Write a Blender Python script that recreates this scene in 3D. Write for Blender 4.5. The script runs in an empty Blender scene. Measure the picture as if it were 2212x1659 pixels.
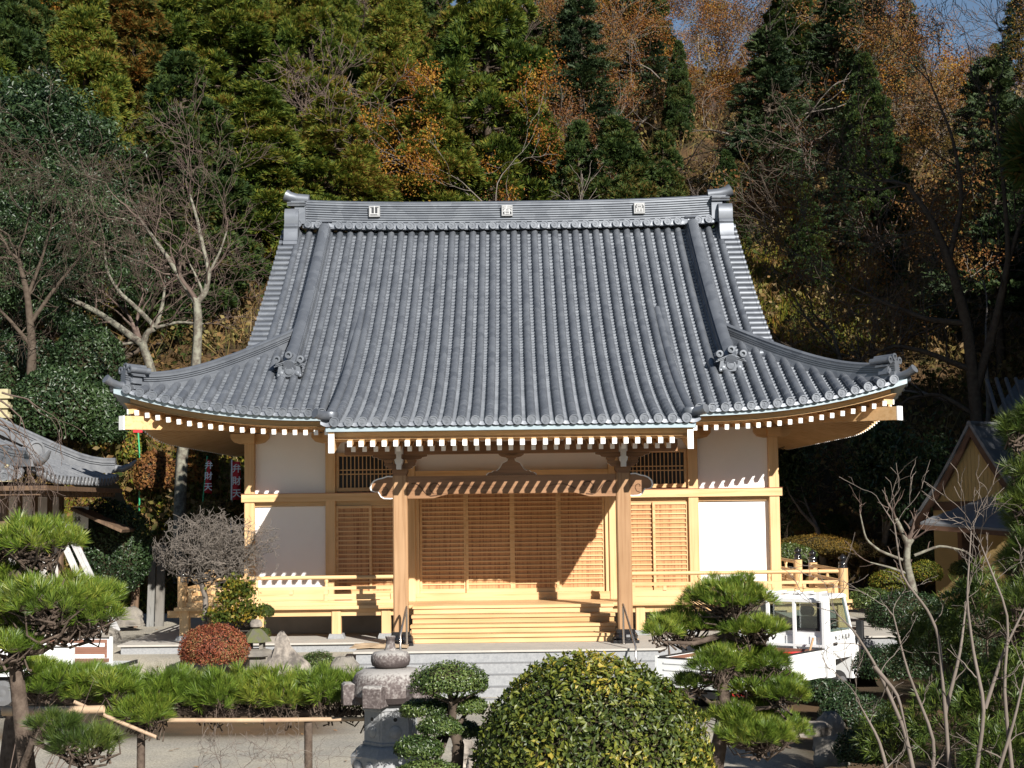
import bpy, math, random
import numpy as np
from mathutils import Vector, Matrix, noise as mnoise

# ------------------------------------------------------------------ camera, sky, sun, exposure
SC = bpy.context.scene
COL = SC.collection
R = math.radians
CAM_Y = -29.0
PITCH, ROLL = 4.6, -0.72
FPX = 3300.0                      # focal length in pixels of a 2212 x 1659 picture
cam_d = bpy.data.cameras.new('camera')
cam_d.sensor_width = 36.0
cam_d.lens = 36.0 * FPX / 2212.0
cam_d.clip_end = 2000.0
cam = bpy.data.objects.new('camera', cam_d)
COL.objects.link(cam)
CAMM = Matrix.Translation((0.03, CAM_Y, 0)) @ Matrix.Rotation(R(90 + PITCH), 4, 'X') @ Matrix.Rotation(R(ROLL), 4, 'Z')
cam.matrix_world = CAMM
SC.camera = cam

SUN_TO = Vector((0.51, -1.0, 0.60)).normalized()      # from the scene towards the sun
w = bpy.data.worlds.new('World'); SC.world = w; w.use_nodes = True
nt = w.node_tree
bg = nt.nodes['Background']
sky = nt.nodes.new('ShaderNodeTexSky'); sky.sky_type = 'NISHITA'; sky.sun_disc = False
sky.sun_elevation = math.asin(SUN_TO.z)
sky.sun_rotation = math.atan2(SUN_TO.x, SUN_TO.y)
sky.altitude = 300; sky.air_density = 1.0; sky.dust_density = 0.0; sky.ozone_density = 1.5
nt.links.new(sky.outputs[0], bg.inputs[0]); bg.inputs[1].default_value = 0.045
sun_d = bpy.data.lights.new('sun', 'SUN'); sun_d.energy = 5.0; sun_d.angle = R(0.5); sun_d.color = (1.0, 0.95, 0.87)
sun = bpy.data.objects.new('sun', sun_d); COL.objects.link(sun)
sun.rotation_euler = SUN_TO.to_track_quat('Z', 'Y').to_euler()
sun.location = (20, -40, 30)
vs = SC.view_settings
vs.view_transform = 'Standard'; vs.look = 'None'; vs.exposure = 0.95; vs.gamma = 1.0; vs.use_curve_mapping = False
SC.render.engine = 'CYCLES'
SC.cycles.max_bounces = 6; SC.cycles.diffuse_bounces = 4; SC.cycles.glossy_bounces = 2
SC.cycles.transmission_bounces = 4; SC.cycles.transparent_max_bounces = 6
SC.cycles.use_denoising = True

def P(px, py, Y):
    """world point seen at pixel (px, py) of the 2212 x 1659 picture, on the plane at depth Y"""
    d = CAMM.to_3x3() @ Vector(((px - 1106.0) / FPX, -(py - 829.5) / FPX, -1.0))
    o = CAMM.translation
    t = (Y - o.y) / d.y
    return o + d * t

def to_px(p):
    q = CAMM.inverted() @ Vector(p)
    return 1106 + FPX * q.x / -q.z, 829.5 - FPX * q.y / -q.z

# ------------------------------------------------------------------ objects
def tag(o, label=None, cat=None, group=None, kind=None):
    if label: o['label'] = label
    if cat: o['category'] = cat
    if group: o['group'] = group
    if kind: o['kind'] = kind
    return o

def thing(name, label, cat, loc=(0, 0, 0), rz=0.0, group=None):
    o = bpy.data.objects.new(name, None); COL.objects.link(o)
    o.location = loc; o.rotation_euler = (0, 0, rz)
    o.empty_display_size = 0.2
    return tag(o, label, cat, group)

def link(name, me, parent=None, local=False):
    """local: mesh coordinates are the parent's own; otherwise they are world coordinates"""
    o = bpy.data.objects.new(name, me); COL.objects.link(o)
    if parent is not None:
        o.parent = parent
        if not local and parent.type == 'EMPTY':
            o.matrix_parent_inverse = (Matrix.Translation(parent.location) @ parent.rotation_euler.to_matrix().to_4x4()).inverted()
    return o

def setmats(me, mats):
    for m in (mats if isinstance(mats, (list, tuple)) else [mats]):
        me.materials.append(m)

def npmesh(name, V, F, mats, parent=None, mi=None, smooth=False, local=False):
    V = np.asarray(V, dtype=np.float32); F = np.asarray(F, dtype=np.int32)
    me = bpy.data.meshes.new(name)
    n, k = F.shape
    me.vertices.add(len(V)); me.vertices.foreach_set('co', V.ravel())
    me.loops.add(n * k); me.loops.foreach_set('vertex_index', F.ravel())
    me.polygons.add(n)
    me.polygons.foreach_set('loop_start', np.arange(0, n * k, k, dtype=np.int32))
    setmats(me, mats)
    if mi is not None:
        me.polygons.foreach_set('material_index', np.asarray(mi, dtype=np.int32))
    if smooth:
        me.polygons.foreach_set('use_smooth', np.ones(n, dtype=bool))
    me.update(calc_edges=True)
    return link(name, me, parent, local)

class MB:
    def __init__(s): s.v = []; s.f = []; s.m = []
    def add(s, vs, fs, mi=0):
        o = len(s.v); s.v += [tuple(p) for p in vs]
        s.f += [tuple(i + o for i in f) for f in fs]; s.m += [mi] * len(fs)
        return s
    def box(s, x0, x1, y0, y1, z0, z1, mi=0, c=0.0):
        if c <= 0:
            return s.add([(x0,y0,z0),(x1,y0,z0),(x1,y1,z0),(x0,y1,z0),(x0,y0,z1),(x1,y0,z1),(x1,y1,z1),(x0,y1,z1)],
                         [(0,3,2,1),(4,5,6,7),(0,1,5,4),(1,2,6,5),(2,3,7,6),(3,0,4,7)], mi)
        pts = [(x0+c,y0),(x1-c,y0),(x1,y0+c),(x1,y1-c),(x1-c,y1),(x0+c,y1),(x0,y1-c),(x0,y0+c)]
        return s.prism([(p[0], p[1]) for p in pts], lambda a, b, t: (a, b, t), z0, z1, mi)
    def prism(s, poly, fn, t0, t1, mi=0, cap=None):
        n = len(poly)
        vs = [fn(a, b, t0) for a, b in poly] + [fn(a, b, t1) for a, b in poly]
        fs = [(i, (i+1) % n, n+(i+1) % n, n+i) for i in range(n)]
        s.add(vs, fs, mi)
        cm = mi if cap is None else cap
        o = len(s.v) - 2*n
        s.f += [tuple(o+i for i in reversed(range(n))), tuple(o+n+i for i in range(n))]; s.m += [cm, cm]
        return s
    def obox(s, c, ax, ay, az, hx, hy, hz, mi=0):
        c = Vector(c); ax = Vector(ax).normalized()*hx; ay = Vector(ay).normalized()*hy; az = Vector(az).normalized()*hz
        vs = [c+ax*i+ay*j+az*k for k in (-1,1) for j in (-1,1) for i in (-1,1)]
        return s.add(vs, [(0,2,3,1),(4,5,7,6),(0,1,5,4),(2,6,7,3),(0,4,6,2),(1,3,7,5)], mi)
    def beam(s, a, b, wx, wz, mi=0, up=(0,0,1)):
        a = Vector(a); b = Vector(b); d = (b-a)
        side = d.cross(Vector(up)).normalized(); u = side.cross(d).normalized()
        return s.obox((a+b)/2, d, side, u, d.length/2, wx/2, wz/2, mi)
    def lathe(s, prof, c, n=24, mi=0, axis=None):
        """prof: (r, z) list; axis: (x, y, z) basis"""
        c = Vector(c)
        if axis is None: ex, ey, ez = Vector((1,0,0)), Vector((0,1,0)), Vector((0,0,1))
        else: ex, ey, ez = axis
        vs = []
        for r, z in prof:
            for i in range(n):
                a = 2*math.pi*i/n
                vs.append(c + ex*(r*math.cos(a)) + ey*(r*math.sin(a)) + ez*z)
        fs = []
        for j in range(len(prof)-1):
            for i in range(n):
                fs.append((j*n+i, j*n+(i+1) % n, (j+1)*n+(i+1) % n, (j+1)*n+i))
        fs.append(tuple(reversed(range(n)))); fs.append(tuple((len(prof)-1)*n+i for i in range(n)))
        return s.add(vs, fs, mi)
    def tube(s, pts, rad, n=8, mi=0, cap=True):
        pts = [Vector(p) for p in pts]
        if not isinstance(rad, (list, tuple)): rad = [rad]*len(pts)
        vs = []; prev = None
        for i, p in enumerate(pts):
            d = (pts[min(i+1, len(pts)-1)] - pts[max(i-1, 0)]).normalized()
            if prev is None:
                u = d.cross(Vector((0,0,1)))
                if u.length < 0.1: u = d.cross(Vector((0,1,0)))
            else:
                u = prev - d*prev.dot(d)
            u.normalize(); prev = u; v = d.cross(u)
            for k in range(n):
                a = 2*math.pi*k/n
                vs.append(p + (u*math.cos(a)+v*math.sin(a))*rad[i])
        fs = [(j*n+k, j*n+(k+1) % n, (j+1)*n+(k+1) % n, (j+1)*n+k) for j in range(len(pts)-1) for k in range(n)]
        if cap:
            fs.append(tuple(reversed(range(n)))); fs.append(tuple((len(pts)-1)*n+k for k in range(n)))
        return s.add(vs, fs, mi)
    def sweep(s, path, ex, sec, mi=0, close=True, ups=None):
        """path: points; ex: side vector(s); sec: closed 2-D section (side, up)"""
        path = [Vector(p) for p in path]; n = len(sec); vs = []
        for i, p in enumerate(path):
            d = (path[min(i+1, len(path)-1)] - path[max(i-1, 0)]).normalized()
            e = Vector(ex); e = (e - d*e.dot(d)).normalized(); u = e.cross(d).normalized()
            if u.z < 0: u = -u
            for a, b in sec: vs.append(p + e*a + u*b)
        fs = [(j*n+k, j*n+(k+1) % n, (j+1)*n+(k+1) % n, (j+1)*n+k) for j in range(len(path)-1) for k in range(n)]
        fs.append(tuple(reversed(range(n)))); fs.append(tuple((len(path)-1)*n+k for k in range(n)))
        return s.add(vs, fs, mi)
    def build(s, name, mats, parent=None, smooth=None, local=False, bevel=0):
        me = bpy.data.meshes.new(name)
        me.from_pydata(s.v, [], s.f)
        setmats(me, mats)
        if any(s.m): me.polygons.foreach_set('material_index', s.m)
        me.validate(); me.update()
        import bmesh
        b = bmesh.new(); b.from_mesh(me); bmesh.ops.recalc_face_normals(b, faces=b.faces[:]); b.to_mesh(me); b.free()
        if smooth is not None:
            me.polygons.foreach_set('use_smooth', [True]*len(me.polygons))
            try: me.set_sharp_from_angle(angle=R(smooth))
            except Exception: pass
        o = link(name, me, parent, local)
        if bevel:
            m = o.modifiers.new('edge', 'BEVEL'); m.width = bevel; m.segments = 1; m.limit_method = 'ANGLE'; m.angle_limit = R(50)
        return o

# ------------------------------------------------------------------ materials
MATS = {}
def nodes(name):
    m = bpy.data.materials.new(name); m.use_nodes = True
    return m, m.node_tree.nodes, m.node_tree.links, m.node_tree.nodes['Principled BSDF']

def ramp(N, stops):
    r = N.new('ShaderNodeValToRGB'); e = r.color_ramp.elements
    while len(e) < len(stops): e.new(0.5)
    for i, (p, c) in enumerate(stops):
        e[i].position = p; e[i].color = (*c, 1)
    return r

def plain(name, c, rough=0.6, spec=0.4, metal=0.0, c2=None, scale=3.0, bump=0.0, bscale=40.0, stretch=(1, 1, 1), detail=5.0, sharp=0.2):
    m, N, L, b = nodes(name)
    b.inputs['Roughness'].default_value = rough
    b.inputs['Specular IOR Level'].default_value = spec
    b.inputs['Metallic'].default_value = metal
    b.inputs['Base Color'].default_value = (*c, 1)
    tc = N.new('ShaderNodeTexCoord'); mp = N.new('ShaderNodeMapping'); L.new(tc.outputs['Object'], mp.inputs[0])
    mp.inputs['Scale'].default_value = stretch
    if c2:
        t = N.new('ShaderNodeTexNoise'); t.inputs['Scale'].default_value = scale; t.inputs['Detail'].default_value = detail
        t.inputs['Roughness'].default_value = 0.65
        L.new(mp.outputs[0], t.inputs['Vector'])
        r = ramp(N, [(0.5-sharp, c), (0.5+sharp, c2)]); L.new(t.outputs[0], r.inputs[0]); L.new(r.outputs[0], b.inputs['Base Color'])
    if bump:
        t2 = N.new('ShaderNodeTexNoise'); t2.inputs['Scale'].default_value = bscale; t2.inputs['Detail'].default_value = 6
        L.new(mp.outputs[0], t2.inputs['Vector'])
        bp = N.new('ShaderNodeBump'); bp.inputs['Strength'].default_value = bump; bp.inputs['Distance'].default_value = 0.02
        L.new(t2.outputs[0], bp.inputs['Height']); L.new(bp.outputs[0], b.inputs['Normal'])
    return m

def wood(name, c1, c2, axis='x', rough=0.5, scale=1.0):
    st = {'x': (0.35, 9, 9), 'y': (9, 0.35, 9), 'z': (9, 9, 0.35)}[axis]
    m, N, L, b = nodes(name)
    b.inputs['Roughness'].default_value = rough; b.inputs['Specular IOR Level'].default_value = 0.3
    tc = N.new('ShaderNodeTexCoord'); mp = N.new('ShaderNodeMapping'); L.new(tc.outputs['Object'], mp.inputs[0])
    mp.inputs['Scale'].default_value = [a*scale for a in st]
    t = N.new('ShaderNodeTexNoise'); t.inputs['Scale'].default_value = 2.2; t.inputs['Detail'].default_value = 4; t.inputs['Distortion'].default_value = 0.6
    L.new(mp.outputs[0], t.inputs['Vector'])
    r = ramp(N, [(0.32, c2), (0.5, c1), (0.68, tuple(min(1, x*1.08) for x in c1))])
    L.new(t.outputs[0], r.inputs[0])
    oi = N.new('ShaderNodeObjectInfo'); r2 = ramp(N, [(0.0, (0.86, 0.82, 0.78)), (0.5, (0.97, 0.96, 0.95)), (1.0, (1.04, 1.05, 1.06))]); L.new(oi.outputs['Random'], r2.inputs[0])
    k = N.new('ShaderNodeTexNoise'); k.inputs['Scale'].default_value = 0.9; k.inputs['Detail'].default_value = 3; L.new(tc.outputs['Object'], k.inputs['Vector'])
    r3 = ramp(N, [(0.35, (0.90, 0.87, 0.83)), (0.65, (1.03, 1.03, 1.03))]); L.new(k.outputs[0], r3.inputs[0])
    a = N.new('ShaderNodeMix'); a.data_type = 'RGBA'; a.blend_type = 'MULTIPLY'; a.inputs[0].default_value = 1; L.new(r.outputs[0], a.inputs[6]); L.new(r2.outputs[0], a.inputs[7])
    a2 = N.new('ShaderNodeMix'); a2.data_type = 'RGBA'; a2.blend_type = 'MULTIPLY'; a2.inputs[0].default_value = 1; L.new(a.outputs[2], a2.inputs[6]); L.new(r3.outputs[0], a2.inputs[7])
    L.new(a2.outputs[2], b.inputs['Base Color'])
    return m

def leafmat(name, stops, rough=0.5, spec=0.35, trans=0.25, nscale=0.8, objrand=0.3, isl=0.5):
    """stops: base colours along a ramp driven by leaf, clump and tree variation"""
    stops = [(p, tuple(x*0.74 for x in c)) for p, c in stops]
    m, N, L, b = nodes(name)
    b.inputs['Roughness'].default_value = rough; b.inputs['Specular IOR Level'].default_value = spec
    tc = N.new('ShaderNodeTexCoord'); t = N.new('ShaderNodeTexNoise'); t.inputs['Scale'].default_value = nscale; t.inputs['Detail'].default_value = 3
    L.new(tc.outputs['Object'], t.inputs['Vector'])
    g = N.new('ShaderNodeNewGeometry'); oi = N.new('ShaderNodeObjectInfo')
    def ma(op, a, bb):
        q = N.new('ShaderNodeMath'); q.operation = op
        for i, x in enumerate((a, bb)):
            if isinstance(x, (int, float)): q.inputs[i].default_value = x
            else: L.new(x, q.inputs[i])
        return q.outputs[0]
    f = ma('ADD', ma('MULTIPLY', ma('SUBTRACT', t.outputs[0], 0.5), 2.2), 0.5)
    f = ma('ADD', f, ma('MULTIPLY', ma('SUBTRACT', g.outputs['Random Per Island'], 0.5), isl*1.6))
    f = ma('ADD', f, ma('MULTIPLY', ma('SUBTRACT', oi.outputs['Random'], 0.5), objrand*2))
    r = ramp(N, stops); L.new(f, r.inputs[0]); L.new(r.outputs[0], b.inputs['Base Color'])
    out = N['Material Output']
    if trans > 0:
        tr = N.new('ShaderNodeBsdfTranslucent'); L.new(r.outputs[0], tr.inputs[0])
        mx = N.new('ShaderNodeMixShader'); mx.inputs[0].default_value = trans
        L.new(b.outputs[0], mx.inputs[1]); L.new(tr.outputs[0], mx.inputs[2]); L.new(mx.outputs[0], out.inputs[0])
    return m

HINOKI, HINOKI2 = (0.60, 0.405, 0.215), (0.53, 0.33, 0.15)
M = dict(
    hinx=wood('hinoki_beam', HINOKI, HINOKI2, 'x'), hiny=wood('hinoki_rafter', HINOKI, HINOKI2, 'y'), hinz=wood('hinoki_post', HINOKI, HINOKI2, 'z'),
    kex=wood('zelkova_beam_shade_toned', (0.27, 0.15, 0.08), (0.18, 0.09, 0.045), 'x', 0.45), kez=wood('zelkova_post', (0.36, 0.225, 0.125), (0.27, 0.155, 0.078), 'z', 0.45),  # beam tone darker than the post: porch shade put into the colour
    sugi=wood('cedar_plank', (0.47, 0.25, 0.115), (0.28, 0.125, 0.055), 'z', 0.6, 1.3),
    plaster=plain('white_plaster', (0.80, 0.78, 0.76), 0.8, 0.2, c2=(0.76, 0.74, 0.72), scale=1.5),
    whitepaint=plain('white_painted_end', (0.85, 0.85, 0.84), 0.6, 0.3),
    copper=plain('patinated_copper_edge', (0.33, 0.40, 0.43), 0.45, 0.4, 0.2, c2=(0.26, 0.32, 0.36), scale=4),
    redcopper=plain('copper_flashing', (0.30, 0.12, 0.07), 0.4, 0.5, 0.6),
    dark=plain('dark_opening', (0.012, 0.012, 0.013), 0.5, 0.4),
    black=plain('black_lacquered_bronze', (0.012, 0.012, 0.014), 0.12, 0.6),
    concrete=plain('foundation_concrete', (0.30, 0.285, 0.265), 0.9, 0.2, c2=(0.24, 0.225, 0.21), scale=3),
    granite=plain('grey_granite', (0.20, 0.205, 0.215), 0.75, 0.3, c2=(0.29, 0.295, 0.30), scale=26, detail=8, bump=0.15, bscale=120),
    granite_top=plain('pale_granite_top', (0.42, 0.395, 0.355), 0.8, 0.25, c2=(0.35, 0.33, 0.30), scale=5, detail=8),
    steel=plain('brushed_steel', (0.45, 0.42, 0.39), 0.25, 0.5, 0.9),
)
# ------------------------------------------------------------------ temple hall
RIDGE_Y = 5.2; EAVE = 7.1; YE = -2.0; ZE = 1.69; XG = 4.92; XD = 4.12; XP = 3.05; PITCH_T = 0.2305
S_TOP = RIDGE_Y - YE
S_JOIN, S_END = 4.6, -2.05
def sori(x):
    a = np.maximum(0, np.abs(x) - 3.2)
    return 0.0241 * a**2.3
def zmain(x, s):
    s = np.asarray(s, dtype=float)
    return ZE + 0.5*s + 0.0192*s*s + sori(x) * np.clip(1 - s/3.0, 0, 1)**2
def zporch(x, s):
    s = np.asarray(s, dtype=float)
    d = np.maximum(0, S_JOIN - s)
    return np.where(s < S_JOIN, 4.396 - 0.677*d + 0.03407*d*d, zmain(0, s))

hall = thing('temple_hall', 'new temple hall with grey tiled hip-and-gable roof, pale wood and white plaster', 'temple', (0, 4, -2.33))

def tile_material():
    m, N, L, b = nodes('smoked_silver_roof_tile')
    b.inputs['Roughness'].default_value = 0.46; b.inputs['Specular IOR Level'].default_value = 0.5; b.inputs['Metallic'].default_value = 0.5
    tc = N.new('ShaderNodeTexCoord')
    t = N.new('ShaderNodeTexNoise'); t.inputs['Scale'].default_value = 3.5; t.inputs['Detail'].default_value = 4
    L.new(tc.outputs['Object'], t.inputs['Vector'])
    v = N.new('ShaderNodeTexVoronoi'); v.inputs['Scale'].default_value = 4.2
    L.new(tc.outputs['Object'], v.inputs['Vector'])
    mx = N.new('ShaderNodeMix'); mx.data_type = 'FLOAT'; mx.inputs[0].default_value = 0.5
    L.new(t.outputs[0], mx.inputs[2]); L.new(v.outputs['Color'], mx.inputs[3])
    r = ramp(N, [(0.2, (0.110, 0.121, 0.142)), (0.8, (0.190, 0.205, 0.230))]); L.new(mx.outputs[0], r.inputs[0])
    L.new(r.outputs[0], b.inputs['Base Color'])
    return m
M['tile'] = tile_material()

class TileField:
    def __init__(s): s.V = []; s.F = []; s.n = 0
    def push(s, V, F):
        s.V.append(np.asarray(V, dtype=float).reshape(-1, 3)); s.F.append(np.asarray(F, dtype=int) + s.n); s.n += len(s.V[-1])
    def grid(s, G):
        a, b = G.shape[:2]
        i = np.arange(a*b).reshape(a, b)
        F = np.stack([i[:-1, :-1], i[:-1, 1:], i[1:, 1:], i[1:, :-1]], -1).reshape(-1, 4)
        s.push(G.reshape(-1, 3), F)
    def row(s, x, s0, s1, zf, place, seg=0.27, r=0.074, course=0.125, pan=True, cap=True, rnd=True):
        """one line of round cover tiles at x from s0 (eave) to s1, and the pan tiles to its +x side"""
        if s1 - s0 < 0.15: return
        def nrm(xx, ss):
            e = 0.02
            dz = (zf(xx, ss+e) - zf(xx, ss-e)) / (2*e)
            l = np.sqrt(1 + dz*dz)
            return -dz/l, 1/l            # (s, z) components
        if rnd:
            n = max(1, int(round((s1-s0)/seg)))
            e = np.linspace(s0, s1, n+1)
            ss = np.repeat(e, 2)[1:-1]
            rr = np.tile([r*1.05, r*0.97], n)
            a = np.linspace(-0.12, math.pi+0.12, 8)
            zc = zf(x, ss); ns, nz = nrm(x, ss)
            off = 0.012 + rr[:, None]*np.sin(a)[None, :]
            X = x + rr[:, None]*np.cos(a)[None, :]
            S = ss[:, None] + off*ns[:, None]; Z = zc[:, None] + off*nz[:, None]
            s.grid(place(X, S, Z))
            if cap: s.cap(x, s0, float(zf(x, s0))+0.018, place)
        if pan:
            n = max(1, int(round((s1-s0)/course)))
            e = np.linspace(s0, s1, n+1)
            ss = np.repeat(e, 2)[1:-1]
            lift = np.tile([0.034, 0.0], n)
            u = np.linspace(0, 1, 6)
            xs = x + u*PITCH_T
            arc = -0.034*np.sin(u*math.pi)
            S = np.repeat(ss[:, None], 6, 1); X = np.repeat(xs[None, :], len(ss), 0)
            Z = zf(X, S) + lift[:, None] + arc[None, :]
            G = place(X, S, Z)
            lipz = Z[:1] - 0.05 - 0.012*np.sin(u*math.pi)[None, :]
            s.grid(np.concatenate([place(X[:1], S[:1]-0.012, lipz), G], 0))
    def cap(s, x, s0, z, place, r=0.082, sw=True):
        """round end tile: rim, sunken disc and a three-armed swirl"""
        n = 14; a = np.linspace(0, 2*math.pi, n+1)
        def ring(rad, d):
            return place(x + rad*np.cos(a), np.full(n+1, s0-d), z + rad*np.sin(a))
        rings = np.stack([ring(r, -0.06), ring(r, 0.03), ring(r*0.80, 0.03), ring(r*0.76, 0.018), ring(0.001, 0.018)], 0)
        s.grid(rings)
        if sw:
            for k in range(3):
                th = np.linspace(0, 2.6, 6) + k*2.094
                rad = np.linspace(0.008, 0.047, 6); wd = np.array([0.013, 0.013, 0.011, 0.009, 0.006, 0.002])
                G = np.stack([place(x + (rad+q*wd)*np.cos(th), np.full(6, s0-0.027), z + (rad+q*wd)*np.sin(th)) for q in (-1, 1)], 0)
                s.grid(G)
    def build(s, name, parent, m=None):
        V = np.concatenate(s.V); F = np.concatenate(s.F)
        o = npmesh(name, V, F, m or M['tile'], parent, smooth=True)
        o.data.set_sharp_from_angle(angle=R(40))
        return o

front = lambda X, S, Z: np.stack(np.broadcast_arrays(X, YE + S, Z), -1)
back = lambda X, S, Z: np.stack(np.broadcast_arrays(X, 2*RIDGE_Y - YE - S, Z), -1)
T = TileField()
nrow = 31
xs_rows = [PITCH_T*(k+0.5) for k in range(-nrow, nrow)]
def send(x):
    ax = abs(x)
    return S_TOP if ax <= XG else max(0.0, EAVE - ax)
for x in xs_rows:
    inporch = abs(x) < XP - 0.02
    xm = x + PITCH_T/2
    panx = max(abs(x), abs(x + PITCH_T))
    if inporch:
        pan_in = abs(xm) < XP
        T.row(x, S_END, S_TOP, zporch, front, pan=pan_in)
        if not pan_in: T.row(x, 0, S_TOP, zmain, front, rnd=False)
    else:
        T.row(x, 0, send(x), zmain, front, pan=False)
        if abs(xm) > XP: T.row(x, 0, min(send(x), send(x+PITCH_T)) if panx < EAVE else 0, zmain, front, rnd=False)
        else: T.row(x, S_END, S_TOP, zporch, front, rnd=False)
    T.row(x, 0, send(x), zmain, back, course=0.5, seg=0.6, cap=False, pan=panx < EAVE)
# side hip roofs
YW0, YW1 = YE, 2*RIDGE_Y - YE
ny = int((YW1-YW0)/PITCH_T)
for sg in (-1, 1):
    side = (lambda sg: lambda X, S, Z: np.stack(np.broadcast_arrays(sg*(EAVE - S), X + RIDGE_Y, Z), -1))(sg)
    half = (YW1-YW0)/2
    def zs(t, s):
        a = np.maximum(0, np.abs(t) - 3.3)
        s = np.asarray(s, dtype=float)
        return ZE + 0.5*s + 0.0192*s*s + 0.0241*a**2.3*np.clip(1 - s/3.0, 0, 1)**2
    for k in range(-31, 31):
        t = PITCH_T*(k+0.5)
        e = min(2.55, half - abs(t)); e2 = min(2.55, half - max(abs(t), abs(t+PITCH_T)))
        T.row(t, 0, e, zs, side, pan=False, cap=True)
        if e2 > 0.15: T.row(t, 0, e2, zs, side, rnd=False, course=0.25)
roof = T.build('roof_tiling', hall)
# porch eave edge tiles at its two corners (upturned round tile and saddle)
for sg in (-1, 1):
    c = MB()
    x0 = sg*(XP - 0.06); y0 = YE + S_END; z0 = float(zporch(0, S_END)) + 0.03
    c.tube([(x0 - sg*0.05, y0+0.30, z0+0.10), (x0, y0+0.12, z0+0.09), (x0+sg*0.12, y0-0.02, z0+0.10), (x0+sg*0.20, y0-0.10, z0+0.135)], [0.10, 0.085, 0.075, 0.082], 12)
    c.lathe([(0.13, 0), (0.14, 0.05), (0.13, 0.09), (0.02, 0.10)], (x0-sg*0.02, y0+0.16, z0+0.07), 16)
    vg = [(x0+sg*0.03, YE+s, float(zporch(0, s))+0.035-0.05*max(0, s-2.6)/1.4) for s in np.linspace(S_END+0.2, 4.0, 26)]
    c.tube(vg, 0.08, 10)
    c.build('porch_verge_tile', M['tile'], hall, smooth=40)
    b = MB()      # board closing the gap between porch roof and main roof
    ss = np.linspace(S_END+0.05, S_JOIN, 24)
    top = [(sg*(XP-0.01), YE+s, float(zporch(0, s))) for s in ss]
    bot = [(sg*(XP-0.01), YE+s, (float(zporch(0, s))-0.16 if s < 0.1 else float(zmain(3, s))-0.05)) for s in ss]
    b.add(top+bot, [(i, i+1, 24+i+1, 24+i) for i in range(23)])
    b.build('porch_verge_board', M['copper'], hall)

# main ridge: stacked flat tiles with a round cap, ends swept up
def zr(x): return 0.10*(abs(x)/4.9)**3
zb = 6.34
rid = MB()
px_ = [x for x in np.linspace(-4.62, 4.62, 45)]
sec = [(-0.30, -0.12), (-0.30, 0.0)]
nl = 9; hh = 0.0535
for i in range(nl):
    wdt = 0.265 - 0.006*i
    sec += [(-wdt, 0.0+i*hh+0.004), (-wdt, 0.0+i*hh+0.034), (-wdt+0.035, 0.0+i*hh+0.036), (-wdt+0.035, (i+1)*hh+0.002)]
ztop = nl*hh
sec += [(-0.20, ztop+0.01), (-0.20, ztop+0.03), (-0.10, ztop+0.06), (-0.05, ztop+0.085), (0.0, ztop+0.095)]
sec += [(-a, b) for a, b in reversed(sec[:-1])]
rid.sweep([(x, RIDGE_Y, zb+zr(x)) for x in px_], (0, 1, 0), sec)
ro = rid.build('main_ridge', M['tile'], hall)
tf = TileField()
fr = lambda X, S, Z: np.stack(np.broadcast_arrays(X, RIDGE_Y - 0.33 + S, Z), -1)
for x in xs_rows:
    if abs(x) < 4.75 and abs(abs(x)-XD) > 0.1:
        tf.cap(x, 0.0, zb-0.035+zr(x), fr, r=0.088)
    if abs(x) < 4.6:
        u = np.linspace(0, 1, 6); xx = x+u*PITCH_T
        G = np.stack([fr(xx, np.full(6, d), zb + zr(x) + q - 0.045*np.sin(u*math.pi)) for d, q in ((0.3, 0.03), (0.03, 0.01), (0.02, -0.06))], 0)
        tf.grid(G)
oo = tf.build('ridge_foot_tiles', ro)

def glyph(ch, size, mat_, parent, M4, depth, name):
    cu = bpy.data.curves.new(name, 'FONT'); cu.body = ch; cu.size = size; cu.extrude = depth
    cu.align_x = 'CENTER'; cu.align_y = 'CENTER'; cu.offset = size*0.012
    tmp = bpy.data.objects.new(name, cu); COL.objects.link(tmp)
    dg = bpy.context.evaluated_depsgraph_get()
    me = bpy.data.meshes.new_from_object(tmp.evaluated_get(dg))
    COL.objects.unlink(tmp); bpy.data.objects.remove(tmp)
    me.name = name; me.transform(M4); me.materials.clear(); me.materials.append(mat_)
    return link(name, me, parent)
FACE = Matrix.Rotation(R(90), 4, 'X')
for px, py, ch in ((809, 457, '山'), (1095.5, 455, '春'), (1381, 450, '冨')):
    p = P(px, py, RIDGE_Y - 0.29); h = 0.122
    m = MB()
    for a in (0, 1):
        m.box(p.x-h+a*(2*h-0.03), p.x-h+0.03+a*(2*h-0.03), p.y-0.03, p.y+0.06, p.z-h, p.z+h)
        m.box(p.x-h+0.03, p.x+h-0.03, p.y-0.03, p.y+0.06, p.z-h+a*(2*h-0.03), p.z-h+0.03+a*(2*h-0.03))
    m.box(p.x-h+0.03, p.x+h-0.03, p.y-0.008, p.y+0.06, p.z-h+0.03, p.z+h-0.03, 1)
    fr_o = m.build('character_plaque', [plain('plaque_frame', (0.27, 0.275, 0.28), 0.6), plain('dark_plaque_ground', (0.05, 0.053, 0.058), 0.8, .2)], ro)
    glyph(ch, 0.225, plain('pale_plaque_letter', (0.40, 0.405, 0.41), 0.6), ro, Matrix.Translation((p.x, p.y-0.02, p.z)) @ FACE, 0.012, 'plaque_lettering')

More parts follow.
